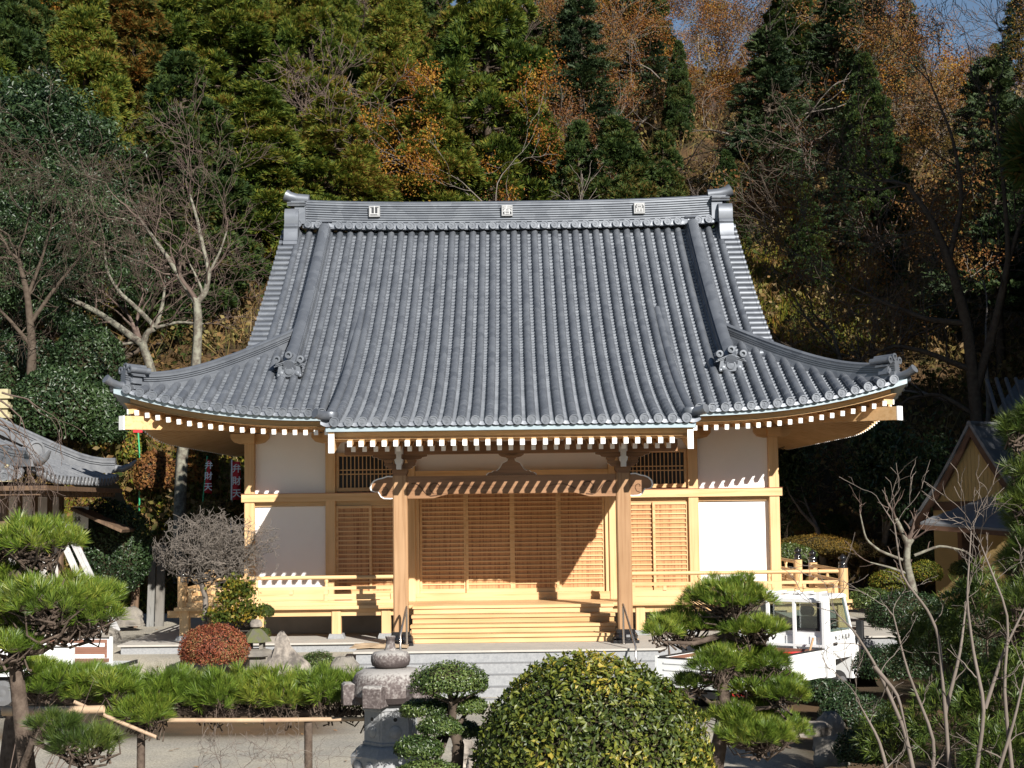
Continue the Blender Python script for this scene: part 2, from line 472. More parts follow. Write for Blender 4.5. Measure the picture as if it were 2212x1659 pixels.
# ridge end ornaments
for sg in (-1, 1):
    m = MB(); z0 = zb + zr(4.9)
    m.box(min(sg*4.56, sg*4.80), max(sg*4.56, sg*4.80), RIDGE_Y-0.34, RIDGE_Y+0.34, z0-0.05, z0+0.36)
    for i, (hw, t) in enumerate(((0.40, 0.05), (0.42, 0.10))):        # bent roof-like plates
        for q in (-1, 1):
            m.obox((sg*4.76, RIDGE_Y+q*hw/2, z0+0.36+t), (1, 0, 0), (0, q, -0.22), (0, 0.22*q, 1), 0.20, hw/2, 0.018)
    m.tube([(sg*4.52, RIDGE_Y, z0+0.56), (sg*4.80, RIDGE_Y, z0+0.585), (sg*4.95, RIDGE_Y, z0+0.62), (sg*5.05, RIDGE_Y, z0+0.665)], [0.115, 0.118, 0.125, 0.145], 14)
    m.box(min(sg*4.55, sg*4.9), max(sg*4.55, sg*4.9), RIDGE_Y-0.20, RIDGE_Y+0.20, z0+0.42, z0+0.50)
    # foot piece lying on the slope, its front an S-curve
    prof = [(RIDGE_Y-0.30, z0+0.30), (RIDGE_Y-0.40, z0+0.28), (RIDGE_Y-0.47, z0+0.20), (RIDGE_Y-0.49, z0+0.08), (RIDGE_Y-0.47, z0-0.06), (RIDGE_Y-0.51, z0-0.09),
            (RIDGE_Y-0.53, z0-0.14), (RIDGE_Y-0.51, z0-0.17), (RIDGE_Y-0.56, z0-0.20), (RIDGE_Y-0.58, z0-0.38), (RIDGE_Y-0.62, z0-0.47), (RIDGE_Y-0.68, z0-0.50),
            (RIDGE_Y-0.70, z0-0.57), (RIDGE_Y-0.66, z0-0.62), (RIDGE_Y-0.40, z0-0.55), (RIDGE_Y-0.25, z0-0.2)]
    m.prism(prof, lambda a, b, t: (t, a, b), sg*4.70, sg*5.01)
    m.build('ridge_end_ornament', M['tile'], hall, smooth=35)

# descending ridges, with demon-face plates at their feet
def ridge_section(wd, h, nl, rc):
    s = [(-wd-0.03, -0.1), (-wd-0.03, 0.02)]
    lh = (h-0.02)/nl
    for i in range(nl):
        s += [(-wd, 0.02+i*lh+0.003), (-wd, 0.02+i*lh+lh*0.68), (-wd+0.025, 0.02+i*lh+lh*0.7), (-wd+0.025, 0.02+(i+1)*lh)]
    for k in range(1, 6):
        a = math.pi - k*math.pi/6
        s.append((rc*math.cos(a), h + rc*math.sin(a)*0.8))
    mid = s[-1] if len(s) % 2 else None
    left = s[:-5]
    return left + s[-5:] + [(-a, b) for a, b in reversed(left)]
def demon_plate(name, c, fx, up, parent, w=0.36, h=0.30):
    """c: middle of the plate's foot; fx: sideways; the face looks along fx x up"""
    fx = Vector(fx).normalized(); up = Vector(up).normalized(); n = fx.cross(up)   # outward normal
    c = Vector(c); m = MB()
    f = lambda a, b, t: c + fx*a + up*b + n*t
    m.prism([(-w*.55, 0), (w*.55, 0), (w*.47, h*.6), (0, h*.86), (-w*.47, h*.6)], f, -0.16, 0.03)
    for k, q in ((0, 1.12), (1, 1.0)):
        for sg in (-1, 1):
            m.prism([(0, h*(.80+.10*k)), (sg*w*.60*q, h*(.52+.10*k)), (sg*w*.60*q, h*(.58+.10*k)), (0, h*(.87+.10*k))], f, -0.2, 0.05+0.02*k)
    m.lathe([(0.0, 0.0), (0.085, 0.0), (0.085, 0.02), (0.065, 0.022), (0.06, 0.01), (0.0, 0.012)], f(0, h*.36, 0.03), 18, 0, (fx, up, n))
    for sg in (-1, 1):
        m.lathe([(0.04, 0), (0.04, 0.03), (0.02, 0.035)], f(sg*w*.36, 0.06, 0.03), 10, 0, (fx, up, n))
        m.lathe([(0.028, 0), (0.028, 0.03), (0.01, 0.035)], f(sg*w*.48, 0.02, 0.03), 10, 0, (fx, up, n))
    for a, b in ((-w*.52, h*.98), (0, h*1.22), (w*.52, h*.98)):
        m.lathe([(0.058, -0.30), (0.058, 0.085), (0.068, 0.09), (0.068, 0.11), (0.034, 0.112), (0.03, 0.07), (0, 0.07)], f(a, b, 0.0), 14, 0, (fx, up, n))
    return m.build(name, M['tile'], parent, smooth=35)
for sg in (-1, 1):
    ss = np.linspace(1.42, S_TOP-0.05, 30)
    path = [(sg*XD, YE+s, float(zmain(XD, s))+0.05) for s in ss] + [(sg*XD, RIDGE_Y-0.24, zb+0.16)]
    m = MB(); m.sweep(path, (1, 0, 0), ridge_section(0.125, 0.20, 4, 0.125))
    d = m.build('descending_ridge', M['tile'], hall, smooth=35)
    z1 = float(zmain(XD, 1.42))
    demon_plate('ridge_end_plate', (sg*XD, YE+1.40, z1+0.03), (1, 0, 0), (0, -0.05, 1), d, 0.42, 0.33)
# corner ridges
for sg in (-1, 1):
    for bk in (0, 1):
        path = []
        for s in np.linspace(0.18, EAVE-XD, 26):
            x = EAVE - s
            y = YE + s if not bk else 2*RIDGE_Y - YE - s
            lift = 0.03 + 0.06*max(0, 1-s/1.6)**2
            path.append((sg*x, y, float(zmain(x, s))+lift))
        dv = Vector((sg, 1 if bk else -1, 0)).normalized(); side = Vector((-dv.y, dv.x, 0))
        m = MB(); m.sweep(path, side, ridge_section(0.088, 0.165, 4, 0.088))
        # upturned end tile under the plate
        p0 = Vector(path[0]) - Vector((0, 0, 0.03))
        m.tube([p0 - dv*0.1 + Vector((0, 0, -0.01)), p0+dv*0.08+Vector((0, 0, -0.02)), p0+dv*0.24+Vector((0, 0, 0.03)), p0+dv*0.34+Vector((0, 0, 0.09))], [0.07, 0.07, 0.072, 0.085], 12)
        d = m.build('corner_ridge', M['tile'], hall, smooth=35)
        fx = side if dv.cross(side).z > 0 else -side
        # face looks outward along dv
        fxv = Vector((0, 0, 1)).cross(dv) * -1
        if Vector(fxv).cross(Vector((0, 0, 1))).dot(dv) < 0: fxv = -fxv
        demon_plate('ridge_end_plate', Vector(path[1]) + dv*0.02, fxv, (dv.x*-0.05, dv.y*-0.05, 1), d, 0.30, 0.25)

# gable verges: short round tiles pointing outwards, and the gable wall below
for sg in (-1, 1):
    m = MB()
    for mirror in (0, 1):
        for s in np.arange(2.15, S_TOP-0.1, 0.198):
            y = YE + s; z = float(zmain(XG, s)) + 0.015
            if mirror: y = 2*RIDGE_Y - y
            m.lathe([(0.068, 0), (0.070, 0.28), (0.078, 0.285), (0.078, 0.335), (0.06, 0.336), (0.055, 0.32)], (sg*4.78, y, z), 10, 0, (Vector((0, 1, 0)), Vector((0, 0, 1)), Vector((sg, 0, 0))))
            m.obox((sg*4.93, y+(0.099 if not mirror else -0.099), z-0.045+0.05), (1, 0, 0), (0, 1, 0.65 if not mirror else -0.65), (0, -0.65, 1), 0.14, 0.075, 0.012)
    m.build('verge_tiles', M['tile'], hall, smooth=40)
    g = MB()
    ss = np.linspace(2.0, S_TOP, 14)
    prof = [(YE+s, float(zmain(XG, s))-0.1) for s in ss]
    prof = prof + [(2*RIDGE_Y-a, b) for a, b in reversed(prof[:-1])]
    g.prism(prof + [(prof[-1][0], 2.5), (prof[0][0], 2.5)], lambda a, b, t: (t, a, b), sg*4.35, sg*4.45)
    g.build('gable_wall', M['plaster'], hall)
    bb = MB()
    n = len(prof)
    o_ = [(sg*4.80, a, b+0.06) for a, b in prof] + [(sg*4.80, a, b-0.26) for a, b in prof]
    i_ = [(sg*4.72, a, b) for _, a, b in o_]
    bb.add(o_ + i_, [(i, i+1, n+i+1, n+i) for i in range(n-1)] + [(2*n+i, 3*n+i, 3*n+i+1, 2*n+i+1) for i in range(n-1)] + [(n+i, n+i+1, 3*n+i+1, 3*n+i) for i in range(n-1)])
    bb.build('barge_board', M['hiny'], hall)

# ---- eaves: copper edge, fascia, soffit, rafters
def eave_strip(name, mat_, yo, z0, z1, inset, thick):
    """strip round the main eave following its upswept corners; yo: distance in from the tile edge"""
    m = MB()
    XE = EAVE - inset
    def ring(off, z):
        pts = []
        xe = XE - off; ya = YE + inset + off; yb = 2*RIDGE_Y - ya
        for x in np.linspace(-xe, xe, 61): pts.append((x, ya, ZE + z + float(sori(abs(x)+inset+off)) * 0.97))
        hy = (yb-ya)/2
        for t in np.linspace(-hy, hy, 61)[1:]: pts.append((xe, RIDGE_Y+t, ZE + z + 0.97*0.0241*max(0, abs(t)+inset+off-3.3)**2.3))
        for x in np.linspace(xe, -xe, 61)[1:]: pts.append((x, yb, ZE + z + float(sori(abs(x)+inset+off)) * 0.97))
        for t in np.linspace(hy, -hy, 61)[1:-1]: pts.append((-xe, RIDGE_Y+t, ZE + z + 0.97*0.0241*max(0, abs(t)+inset+off-3.3)**2.3))
        return pts
    rings = [ring(0, z0), ring(0, z1), ring(thick, z1), ring(thick, z0)]
    n = len(rings[0])
    m.add([p for r_ in rings for p in r_], [(a*n+i, a*n+(i+1) % n, ((a+1) % 4)*n+(i+1) % n, ((a+1) % 4)*n+i) for a in range(4) for i in range(n)])
    return m.build(name, mat_, hall, smooth=40)
eave_strip('copper_eave_edge', M['copper'], 0, -0.125, -0.045, 0.05, 0.25)
eave_strip('eave_fascia', M['hinx'], 0, -0.275, -0.128, 0.29, 0.10)
# soffit board: inner edge at the wall plate, outer edge above the rafters
m = MB()
def eav(x): return float(sori(abs(x)))
ZW = 1.90
n = 41
outer = []; inner = []
for x in np.linspace(-EAVE+0.2, EAVE-0.2, n):
    outer.append((x, YE+0.2, ZE-0.225+eav(abs(x))*0.97)); inner.append((np.clip(x, -5.0, 5.0), 0.05, ZW))
m.add(outer+inner, [(i, i+1, n+i+1, n+i) for i in range(n-1)])
for sg in (-1, 1):
    outer = []; inner = []
    for t in np.linspace(YE+0.2, 2*RIDGE_Y-YE-0.2, n):
        d = abs(t-RIDGE_Y)
        outer.append((sg*(EAVE-0.2), t, ZE-0.225+0.0241*max(0, d-3.3)**2.3*0.97)); inner.append((sg*5.0, min(max(t, 0.05), 2*RIDGE_Y-0.05), ZW))
    m.add(outer+inner, [(i, i+1, n+i+1, n+i) for i in range(n-1)])
m.build('eave_soffit', M['hiny'], hall)
ZT = 1.365          # centre of the main rafter tips in the middle of the eave
for sg in (-1, 1):
    for k in range(20):
        x = sg*(3.10 + 0.1885*k)
        if abs(x) > 6.70: continue
        zt = ZT + eav(abs(x))*0.93
        y_in = -0.02 if abs(x) < 5.0 else -(abs(x)-5.0) + 0.02
        zi = ZT + (ZW-0.06-ZT)*(1 - max(0, -y_in)/1.75)+ (zt-ZT)*max(0, -y_in)/1.75
        m = MB(); m.beam((x, -1.752, zt), (x, y_in, max(zi, zt+0.01)), 0.072, 0.086)
        m.obox((x, -1.757, zt), (1, 0, 0), (0, 1, 0.3), (0, -0.3, 1), 0.0365, 0.012, 0.0435, 1)
        m.build('rafter', [M['hiny'], M['whitepaint']], hall)
    m = MB()
    for k in range(78):
        t = -1.68 + 0.1885*k
        if t > 12.0: break
        d = abs(t-RIDGE_Y)
        zt = ZT + 0.0241*max(0, d-3.3)**2.3*0.93
        x_in = 5.02 if 0 < t < 10.4 else 5.0 + (max(-t, t-10.4))
        fr_ = (x_in-5.0)/1.85
        zi = ZW-0.06 + (zt-(ZW-0.06))*fr_
        m.beam((sg*(EAVE-0.25), t, zt), (sg*x_in, t, max(zi, zt+.01)), 0.072, 0.086)
        m.obox((sg*(EAVE-0.245), t, zt), (1, 0, 0), (0, 1, 0), (0, 0, 1), 0.010, 0.0365, 0.0435, 1)
    o = m.build('side_rafters', [M['hinx'], M['whitepaint']], hall); o['kind'] = 'stuff'
    for yy, fy in ((0.0, -1), (10.4, 1)):
        m = MB()
        a = Vector((sg*4.95, yy, 1.62)); b = Vector((sg*6.90, yy+fy*1.90, 1.575))
        m.beam(a, b, 0.15, 0.24); dd = (b-a).normalized()
        m.obox(b+dd*0.012, dd, dd.cross(Vector((0, 0, 1))), (0, 0, 1), 0.014, 0.078, 0.125, 1)
        m.build('hip_rafter', [M['hiny'], M['whitepaint']], hall)

# ---- porch eave
m = MB()
yp = YE + S_END
m.box(-XP+0.02, XP-0.02, yp+0.03, yp+0.33, 1.262, 1.335)
m.build('porch_copper_edge', M['copper'], hall)
m = MB(); m.box(-XP+0.05, XP-0.05, yp+0.22, yp+0.32, 1.185, 1.260); m.box(-XP+0.1, XP-0.1, yp+0.27, yp+0.37, 1.108, 1.183)
m.build('porch_fascia', M['hinx'], hall)
sl = 0.235
m = MB(); m.add([(-2.95, yp+0.2, 1.14), (2.95, yp+0.2, 1.14), (2.95, -0.1, 1.14+sl*(-0.1-yp-0.2)), (-2.95, -0.1, 1.14+sl*(-0.1-yp-0.2))], [(0, 1, 2, 3)])
m.build('porch_soffit', M['hiny'], hall)
for k in range(29):
    x = (k-14)*0.1885
    m = MB(); z0 = 1.06
    m.beam((x, yp+0.045, z0), (x, yp+0.9, z0+0.9*sl*0.85), 0.076, 0.092)
    m.obox((x, yp+0.04, z0), (1, 0, 0), (0, 1, .2), (0, -.2, 1), 0.0385, 0.012, 0.047, 1)
    m.build('flying_rafter', [M['hiny'], M['whitepaint']], hall)
    m = MB(); yb_ = yp+0.63; zb_ = 0.995
    m.beam((x, yb_, zb_), (x, -0.05, zb_+(-0.05-yb_)*sl), 0.072, 0.088)
    m.obox((x, yb_-0.006, zb_), (1, 0, 0), (0, 1, .2), (0, -.2, 1), 0.0365, 0.012, 0.045, 1)
    m.build('rafter', [M['hiny'], M['whitepaint']], hall)
for sg in (-1, 1):
    m = MB()
    yy = np.linspace(yp+0.10, -0.1, 14)
    f = lambda y: 1.10 + 0.20*(y-yp) + 0.012*(y-yp)**2
    m.sweep([(sg*2.945, y, f(y)) for y in yy], (1, 0, 0), [(-0.045, -0.20), (0.045, -0.20), (0.045, 0.17), (-0.045, 0.17)])
    m.obox((sg*2.945, yp+0.09, f(yp+0.1)-0.015), (1, 0, 0), (0, 1, 0), (0, 0, 1), 0.048, 0.012, 0.19, 1)
    m.build('porch_barge_board', [M['hiny'], M['whitepaint']], hall)
    # tie from porch column back to the hall
    m = MB()
    m.sweep([(sg*1.92, y, 0.35 + 0.28*math.sin((y+2.5)/2.5*math.pi)*0.3) for y in np.linspace(-2.45, -0.05, 9)], (1, 0, 0), [(-0.08, -0.14), (0.08, -0.14), (0.08, 0.14), (-0.08, 0.14)])
    m.build('tie_beam', M['kex'], hall)
YC = -2.57
m = MB(); m.box(-2.87, 2.87, YC-0.10, YC+0.10, 0.92, 1.13); m.build('porch_purlin', M['kex'], hall, bevel=0.008)
# rainbow beam with carved scrolls
m = MB()
pf = []
for x in np.linspace(-1.79, 1.79, 31):
    ax = abs(x); pf.append((x, 0.545))
low = []
for x in np.linspace(1.79, -1.79, 41):
    ax = abs(x); low.append((x, 0.165 if ax > 1.35 else 0.165+0.07*min(1, (1.35-ax)/0.25)))
m.prism(pf[::10] + low, lambda a, b, t: (a, t, b), YC-0.11, YC+0.11)
kb = m.build('porch_beam', M['kex'], hall)
groove = plain('carved_groove', (0.10, 0.05, 0.025), 0.7)
for sg in (-1, 1):
    m = MB()
    cx, cz = sg*1.28, 0.33
    spiral = [(cx + sg*(-0.015-0.019*i)*math.cos(i*0.62-0.6), YC-0.112, cz + (0.015+0.019*i)*0.72*math.sin(i*0.62-0.6)+0.03) for i in range(9)]
    m.tube(spiral, 0.010, 5)
    wav = [(sg*(1.72-0.055*i), YC-0.112, 0.42-0.030*i+0.045*math.sin(i*0.9)) for i in range(9)]
    m.tube(wav, 0.012, 5)
    wav = [(sg*(1.10-0.07*i), YC-0.112, 0.30+0.05*math.sin(i*0.55)+0.012*i) for i in range(9)]
    m.tube(wav, [0.012-0.001*i for i in range(9)], 5)
    m.build('beam_carving', groove, kb)
# columns, noses, brackets
for sg in (-1, 1):
    m = MB(); m.box(sg*1.92-0.125, sg*1.92+0.125, YC-0.125, YC+0.125, -2.13, 0.56, c=0.022)
    co = m.build('porch_column', M['kez'], hall)
    b = MB(); b.box(sg*1.92-0.16, sg*1.92+0.16, YC-0.16, YC+0.16, -2.17, -2.10, c=0.03)
    b.lathe([(0.17, -2.15), (0.20, -2.19), (0.215, -2.23), (0.205, -2.27), (0.19, -2.285)], (sg*1.92, YC, 0), 20)
    b.box(sg*1.92-0.22, sg*1.92+0.22, YC-0.22, YC+0.22, -2.33, -2.28)
    b.build('column_base', M['black'], co)
    # cloud-shaped nose: dark face with a white rim
    out = [(0.0, 0.20), (0.10, 0.205), (0.20, 0.17), (0.26, 0.16), (0.33, 0.13), (0.385, 0.07), (0.40, 0.0), (0.375, -0.055), (0.32, -0.075), (0.265, -0.07), (0.24, -0.105), (0.215, -0.155), (0.16, -0.19), (0.05, -0.195), (0.0, -0.19)]
    nz = MB()
    x0 = sg*(1.92+0.12)
    nz.prism([(x0+sg*a, 0.355+b) for a, b in out], lambda a, b, t: (a, t, b), YC-0.095, YC+0.095, 1, cap=1)
    nz.prism([(x0+sg*a*0.93, 0.355+b*0.89) for a, b in out], lambda a, b, t: (a, t, b), YC-0.103, YC+0.103, 0)
    nz.tube([(x0+sg*(0.16+0.02*i*math.cos(i*0.7)*0.8), YC-0.104, 0.33+0.016*i*math.sin(i*0.7)) for i in range(8)], 0.008, 5, 2)
    nz.build('beam_nose', [M['kex'], M['whitepaint'], groove], hall)
    br = MB()
    br.prism([(-0.135, 0.68), (0.135, 0.68), (0.135, 0.62), (0.10, 0.56), (-0.10, 0.56), (-0.135, 0.62)], lambda a, b, t: (sg*1.92+a, t, b), YC-0.135, YC+0.135)
    def arm(hw, z0, z1, w2):
        pts = [(-hw, z1), (hw, z1), (hw, z1-0.03), (hw*.93, z0+0.045), (hw*.82, z0+0.035), (hw*.78, z0+0.012), (hw*.66, z0), (-hw*.66, z0), (-hw*.78, z0+0.012), (-hw*.82, z0+0.035), (-hw*.93, z0+0.045), (-hw, z1-0.03)]
        br.prism(pts, lambda a, b, t: (sg*1.92+a, t, b), YC-w2, YC+w2)
        br.prism([(a*1.012, b) for a, b in pts], lambda a, b, t: (sg*1.92+a, t, b), YC-w2+0.02, YC+w2-0.02, 1, cap=1)
    arm(0.27, 0.68, 0.775, 0.06)
    for q in (-1, 0, 1):
        br.prism([(-0.08, 0.835), (0.08, 0.835), (0.08, 0.81), (0.06, 0.777), (-0.06, 0.777), (-0.08, 0.81)], lambda a, b, t: (sg*1.92+q*0.20+a, t, b), YC-0.08, YC+0.08)
    arm(0.47, 0.837, 0.918, 0.055)
    bo = br.build('bracket', [M['kex'], M['whitepaint']], hall)
    h = MB()       # pale beam end hanging in front of the bracket
    h.box(sg*1.92-0.065, sg*1.92+0.065, YC-0.36, YC-0.11, 0.93, 1.10)
    h.prism([(-0.045, 0.93), (0.045, 0.93), (0.04, 0.85), (0.072, 0.83), (0.065, 0.78), (0.042, 0.74), (0.042, 0.665), (-0.042, 0.665), (-0.042, 0.74), (-0.065, 0.78), (-0.072, 0.83), (-0.04, 0.85)], lambda a, b, t: (sg*1.92+a, t, b), YC-0.36, YC-0.14)
    h.build('bracket_nose', plain('grey_white_paint', (0.62, 0.62, 0.62), 0.6), bo)
# frog-leg strut in the middle
half = [(0.055, 0.85), (0.07, 0.80), (0.10, 0.785), (0.155, 0.76), (0.19, 0.70), (0.225, 0.65), (0.27, 0.625), (0.315, 0.63), (0.35, 0.60), (0.395, 0.595), (0.435, 0.565), (0.44, 0.548)]
pts = half + [(-a, b) for a, b in reversed(half)]
m = MB()
m.prism(pts, lambda a, b, t: (a, t, b), YC-0.05, YC+0.05, 1, cap=1)
m.prism([(a*0.955, 0.548+(b-0.548)*0.955) for a, b in pts], lambda a, b, t: (a, t, b), YC-0.06, YC+0.06, 0)
m.prism([(-0.10, 0.885), (0.10, 0.885), (0.10, 0.865), (0.07, 0.835), (-0.07, 0.835), (-0.10, 0.865)], lambda a, b, t: (a, t, b), YC-0.1, YC+0.1)
m.prism([(-0.22, 0.918), (0.22, 0.918), (0.215, 0.90), (0.17, 0.87), (0.10, 0.855), (-0.10, 0.855), (-0.17, 0.87), (-0.215, 0.90)], lambda a, b, t: (a, t, b), YC-0.055, YC+0.055)
m.build('frog_leg_strut', [M['kex'], M['whitepaint']], hall)

# ---- body
ZF = -1.74           # deck level
POSTS = (-4.955, -3.425, -1.92, 1.92, 3.425, 4.955)
for x in POSTS:
    m = MB(); m.box(x-0.095, x+0.095, -0.095, 0.095, ZF, 1.46, c=0.01)
    m.build('wall_post', M['hinz'], hall)
    if abs(x) > 2.5:        # boat-shaped bracket arm under the plate
        m = MB(); hw = 0.36
        m.prism([(-hw, 1.44), (hw, 1.44), (hw, 1.36), (hw*.8, 1.28), (hw*.45, 1.25), (-hw*.45, 1.25), (-hw*.8, 1.28), (-hw, 1.36)], lambda a, b, t: (x+a, t, b), -0.07, 0.07)
        m.box(x-0.12, x+0.12, -0.28, -0.071, 1.26, 1.44)
        m.build('bracket_arm', M['hinx'], hall)
for sg in (-1, 1):
    for y in (2.6, 5.2, 7.8, 10.4):
        m = MB(); m.box(sg*4.955-0.095, sg*4.955+0.095, y-0.095, y+0.095, ZF, 1.46); m.build('wall_post', M['hinz'], hall)
m = MB(); m.box(-5.25, 5.25, -0.11, 0.11, 1.46, 1.70); m.box(-5.25, 5.25, 10.29, 10.51, 1.46, 1.70)
m.box(-5.06, -4.85, 0.11, 10.29, 1.46, 1.70); m.box(4.85, 5.06, 0.11, 10.29, 1.46, 1.70)
m.build('wall_plate', M['hinx'], hall)
m = MB()
for a, b in ((-5.1, -2.035), (2.035, 5.1)):
    m = MB(); m.box(a, b, -0.125, -0.097, 0.15, 0.295); nb = m.build('wall_rail', M['hinx'], hall)
    m = MB(); m.box(a-.01, b+.005, -0.135, 0.03, 0.2975, 0.308); m.build('rail_flashing', M['redcopper'], nb)
for sg in (-1, 1):
    m = MB(); m.box(min(sg*5.052, sg*5.08), max(sg*5.052, sg*5.08), -0.096, 10.45, 0.15, 0.295); m.build('wall_rail', M['hiny'], hall)
PF = 0.045      # panel face
def panel(x0, x1, z0, z1, y=PF):
    m = MB(); m.box(x0, x1, y, y+0.06, z0, z1); return m.build('wall_panel', M['plaster'], hall)
for sg in (-1, 1):
    a, b = sorted((sg*3.52, sg*4.86))
    panel(a, b, 0.295, 1.46); panel(a, b, -1.50, 0.06)
    m = MB(); m.box(a, b, 0.0, 0.09, 0.065, 0.15); m.build('panel_frame', M['hinx'], hall)
    m = MB(); m.box(a, b, -0.02, 0.09, -1.60, -1.505); m.box(a, b, -0.03, 0.09, ZF, -1.60); m.build('panel_sill', M['hinx'], hall)
    a, b = sorted((sg*2.015, sg*3.33))
    panel(a, b, 1.06, 1.46, 0.06)
    m = MB(); m.box(a, b, 0.0, 0.09, 0.065, 0.15); m.build('panel_frame', M['hinx'], hall)
    m = MB(); m.box(a, b, -0.05, 0.09, ZF, -1.625); m.build('panel_sill', M['hinx'], hall)
# side and back walls
for sg in (-1, 1):
    for k in range(4):
        y0 = 0.097 + k*2.6
        m = MB(); m.box(min(sg*4.90, sg*4.96), max(sg*4.90, sg*4.96), y0, y0+2.404 if k < 3 else 10.3, ZF+0.15, 1.46); m.build('wall_panel', M['plaster'], hall)
m = MB(); m.box(-4.85, 4.85, 10.36, 10.42, ZF, 1.46); m.build('wall_panel', M['plaster'], hall)
# centre bay above the doors
panel(-1.82, 1.82, 0.70, 1.46, 0.05)
m = MB(); m.box(-1.82, 1.82, -0.09, 0.09, 0.50, 0.695); m.box(-1.82, 1.82, -0.06, 0.06, 0.40, 0.497); m.build('door_lintel', M['hinx'], hall)
m = MB()
for sg in (-1, 1): m.box(sg*1.79-0.035, sg*1.79+0.035, -0.05, 0.06, -1.60, 0.40)
m.build('door_jamb', M['hinz'], hall)
m = MB(); m.box(-1.82, 1.82, -0.09, 0.09, ZF, -1.60); m.build('door_sill', M['hinx'], hall)
def lattice_door(x0, x1, z0, z1, y, n):
    d = MB()
    fw = 0.045
    d.box(x0+fw, x1-fw, y+0.022, y+0.034, z0+0.05, z1-0.05, 1)
    d.box(x0, x0+fw, y, y+0.04, z0, z1); d.box(x1-fw, x1, y, y+0.04, z0, z1)
    d.box(x0+fw, x1-fw, y+0.001, y+0.04, z0, z0+0.075); d.box(x0+fw, x1-fw, y+0.001, y+0.04, z1-0.05, z1)
    zz0 = z0+0.075; st = (z1-0.05-zz0)/n
    for k in range(1, n): d.box(x0+fw, x1-fw, y+0.001, y+0.021, zz0+k*st-0.0125, zz0+k*st+0.0125)
    return d.build('lattice_door', [M['hinx'], M['sugi']], hall)
for i in range(4):
    x0 = -1.75 + i*0.875
    lattice_door(x0, x0+0.875, -1.60, 0.395, -0.03 if i in (1, 2) else 0.012, 22)
for sg in (-1, 1):
    a, b = sorted((sg*2.02, sg*3.33)); mid = (a+b)/2
    lattice_door(a, mid+0.02, -1.62, 0.06, -0.03 if sg < 0 else 0.012, 18)
    lattice_door(mid-0.02, b, -1.62, 0.06, 0.012 if sg < 0 else -0.03, 18)
    w_ = MB()      # barred window above
    z0, z1 = 0.33, 1.055
    w_.box(a+0.005, a+0.06, -0.02, 0.09, z0, z1); w_.box(b-0.06, b-0.005, -0.02, 0.09, z0, z1)
    w_.box(a+0.06, b-0.06, -0.02, 0.09, z0, z0+0.07); w_.box(a+0.06, b-0.06, -0.02, 0.09, z1-0.06, z1)
    nb_ = 16
    for k in range(1, nb_):
        xx = a+0.06+(b-a-0.12)*k/nb_; w_.box(xx-0.008, xx+0.008, 0.0, 0.03, z0+0.07, z1-0.06)
    for zz in (0.655, 0.735): w_.box(a+0.06, b-0.06, -0.004, 0.026, zz-0.01, zz+0.01)
    w_.box(a+0.06, b-0.06, 0.06, 0.08, z0+0.07, z1-0.06, 1)
    w_.build('lattice_window', [M['hinx'], M['dark']], hall)
m = MB(); m.box(-4.7, 4.7, 0.1, 10.3, -2.33, -1.9); m.build('foundation', M['concrete'], hall)

# ---- veranda
DK = 6.12
m = MB()
m.box(-DK, DK, -1.22, -0.097, ZF-0.06, ZF); m.box(-DK, -5.0, -0.094, 10.4, ZF-0.06, ZF); m.box(5.0, DK, -0.094, 10.4, ZF-0.06, ZF)
m.build('veranda_deck', M['hinx'], hall)
m = MB(); m.box(-DK-0.14, DK+0.14, -1.12, -1.0, ZF-0.185, ZF-0.063)
for sg in (-1, 1): m.box(min(sg*5.9, sg*6.02), max(sg*5.9, sg*6.02), -0.99, 10.3, ZF-0.185, ZF-0.063)
m.build('veranda_joist', M['hinx'], hall)
for x in (-5.95, -4.60, -3.20, -2.3, 2.3, 3.20, 4.60, 5.95):
    m = MB(); m.box(x-0.085, x+0.085, -1.145, -0.975, -2.25, ZF-0.063, c=0.01)
    o = m.build('veranda_post', M['hinz'], hall)
    s_ = MB(); s_.prism([(-0.15, -2.33), (0.15, -2.33), (0.12, -2.245), (-0.12, -2.245)], lambda a, b, t: (x+a, t, b), -1.20, -0.92)
    s_.build('post_stone', M['granite'], o)
for sg in (-1, 1):
    for y in (1.7, 4.2, 6.8, 9.6):
        x = sg*5.96; m = MB(); m.box(x-0.085, x+0.085, y-0.085, y+0.085, -2.33, ZF-0.187); m.build('veranda_post', M['hinz'], hall)
def rail_run(pts, name='veranda_railing'):
    a, b = Vector(pts[0]), Vector(pts[1]); d = (b-a).normalized(); L_ = (b-a).length
    m = MB()
    m.tube([a+Vector((0, 0, ZF+0.505)), b+Vector((0, 0, ZF+0.505))], 0.036, 12)
    m.beam(a+Vector((0, 0, ZF+0.315)), b+Vector((0, 0, ZF+0.315)), 0.05, 0.055)
    m.beam(a+Vector((0, 0, ZF+0.045)), b+Vector((0, 0, ZF+0.045)), 0.085, 0.088)
    m.beam(a+Vector((0, 0, ZF+0.155)), b+Vector((0, 0, ZF+0.155)), 0.02, 0.10)
    k = max(1, int(round(L_/1.4)))
    for i in range(k+1):
        p = a + d*(L_*min(max(i/k, 0.06/L_), 1-0.06/L_))
        m.obox(p+Vector((0, 0, ZF+0.20)), d, d.cross(Vector((0, 0, 1))), (0, 0, 1), 0.033, 0.033, 0.11)
        if 0 < i < k:
            m.lathe([(0.034, ZF+0.345), (0.024, ZF+0.40), (0.04, ZF+0.44), (0.03, ZF+0.47)], p, 8)
    for i in range(k):
        p = a + d*(L_*(i+0.5)/k)
        m.obox(p+Vector((0, 0, ZF+0.245)), d, d.cross(Vector((0, 0, 1))), (0, 0, 1), 0.03, 0.028, 0.04)
    return m.build(name, M['hinx'], hall, smooth=40)
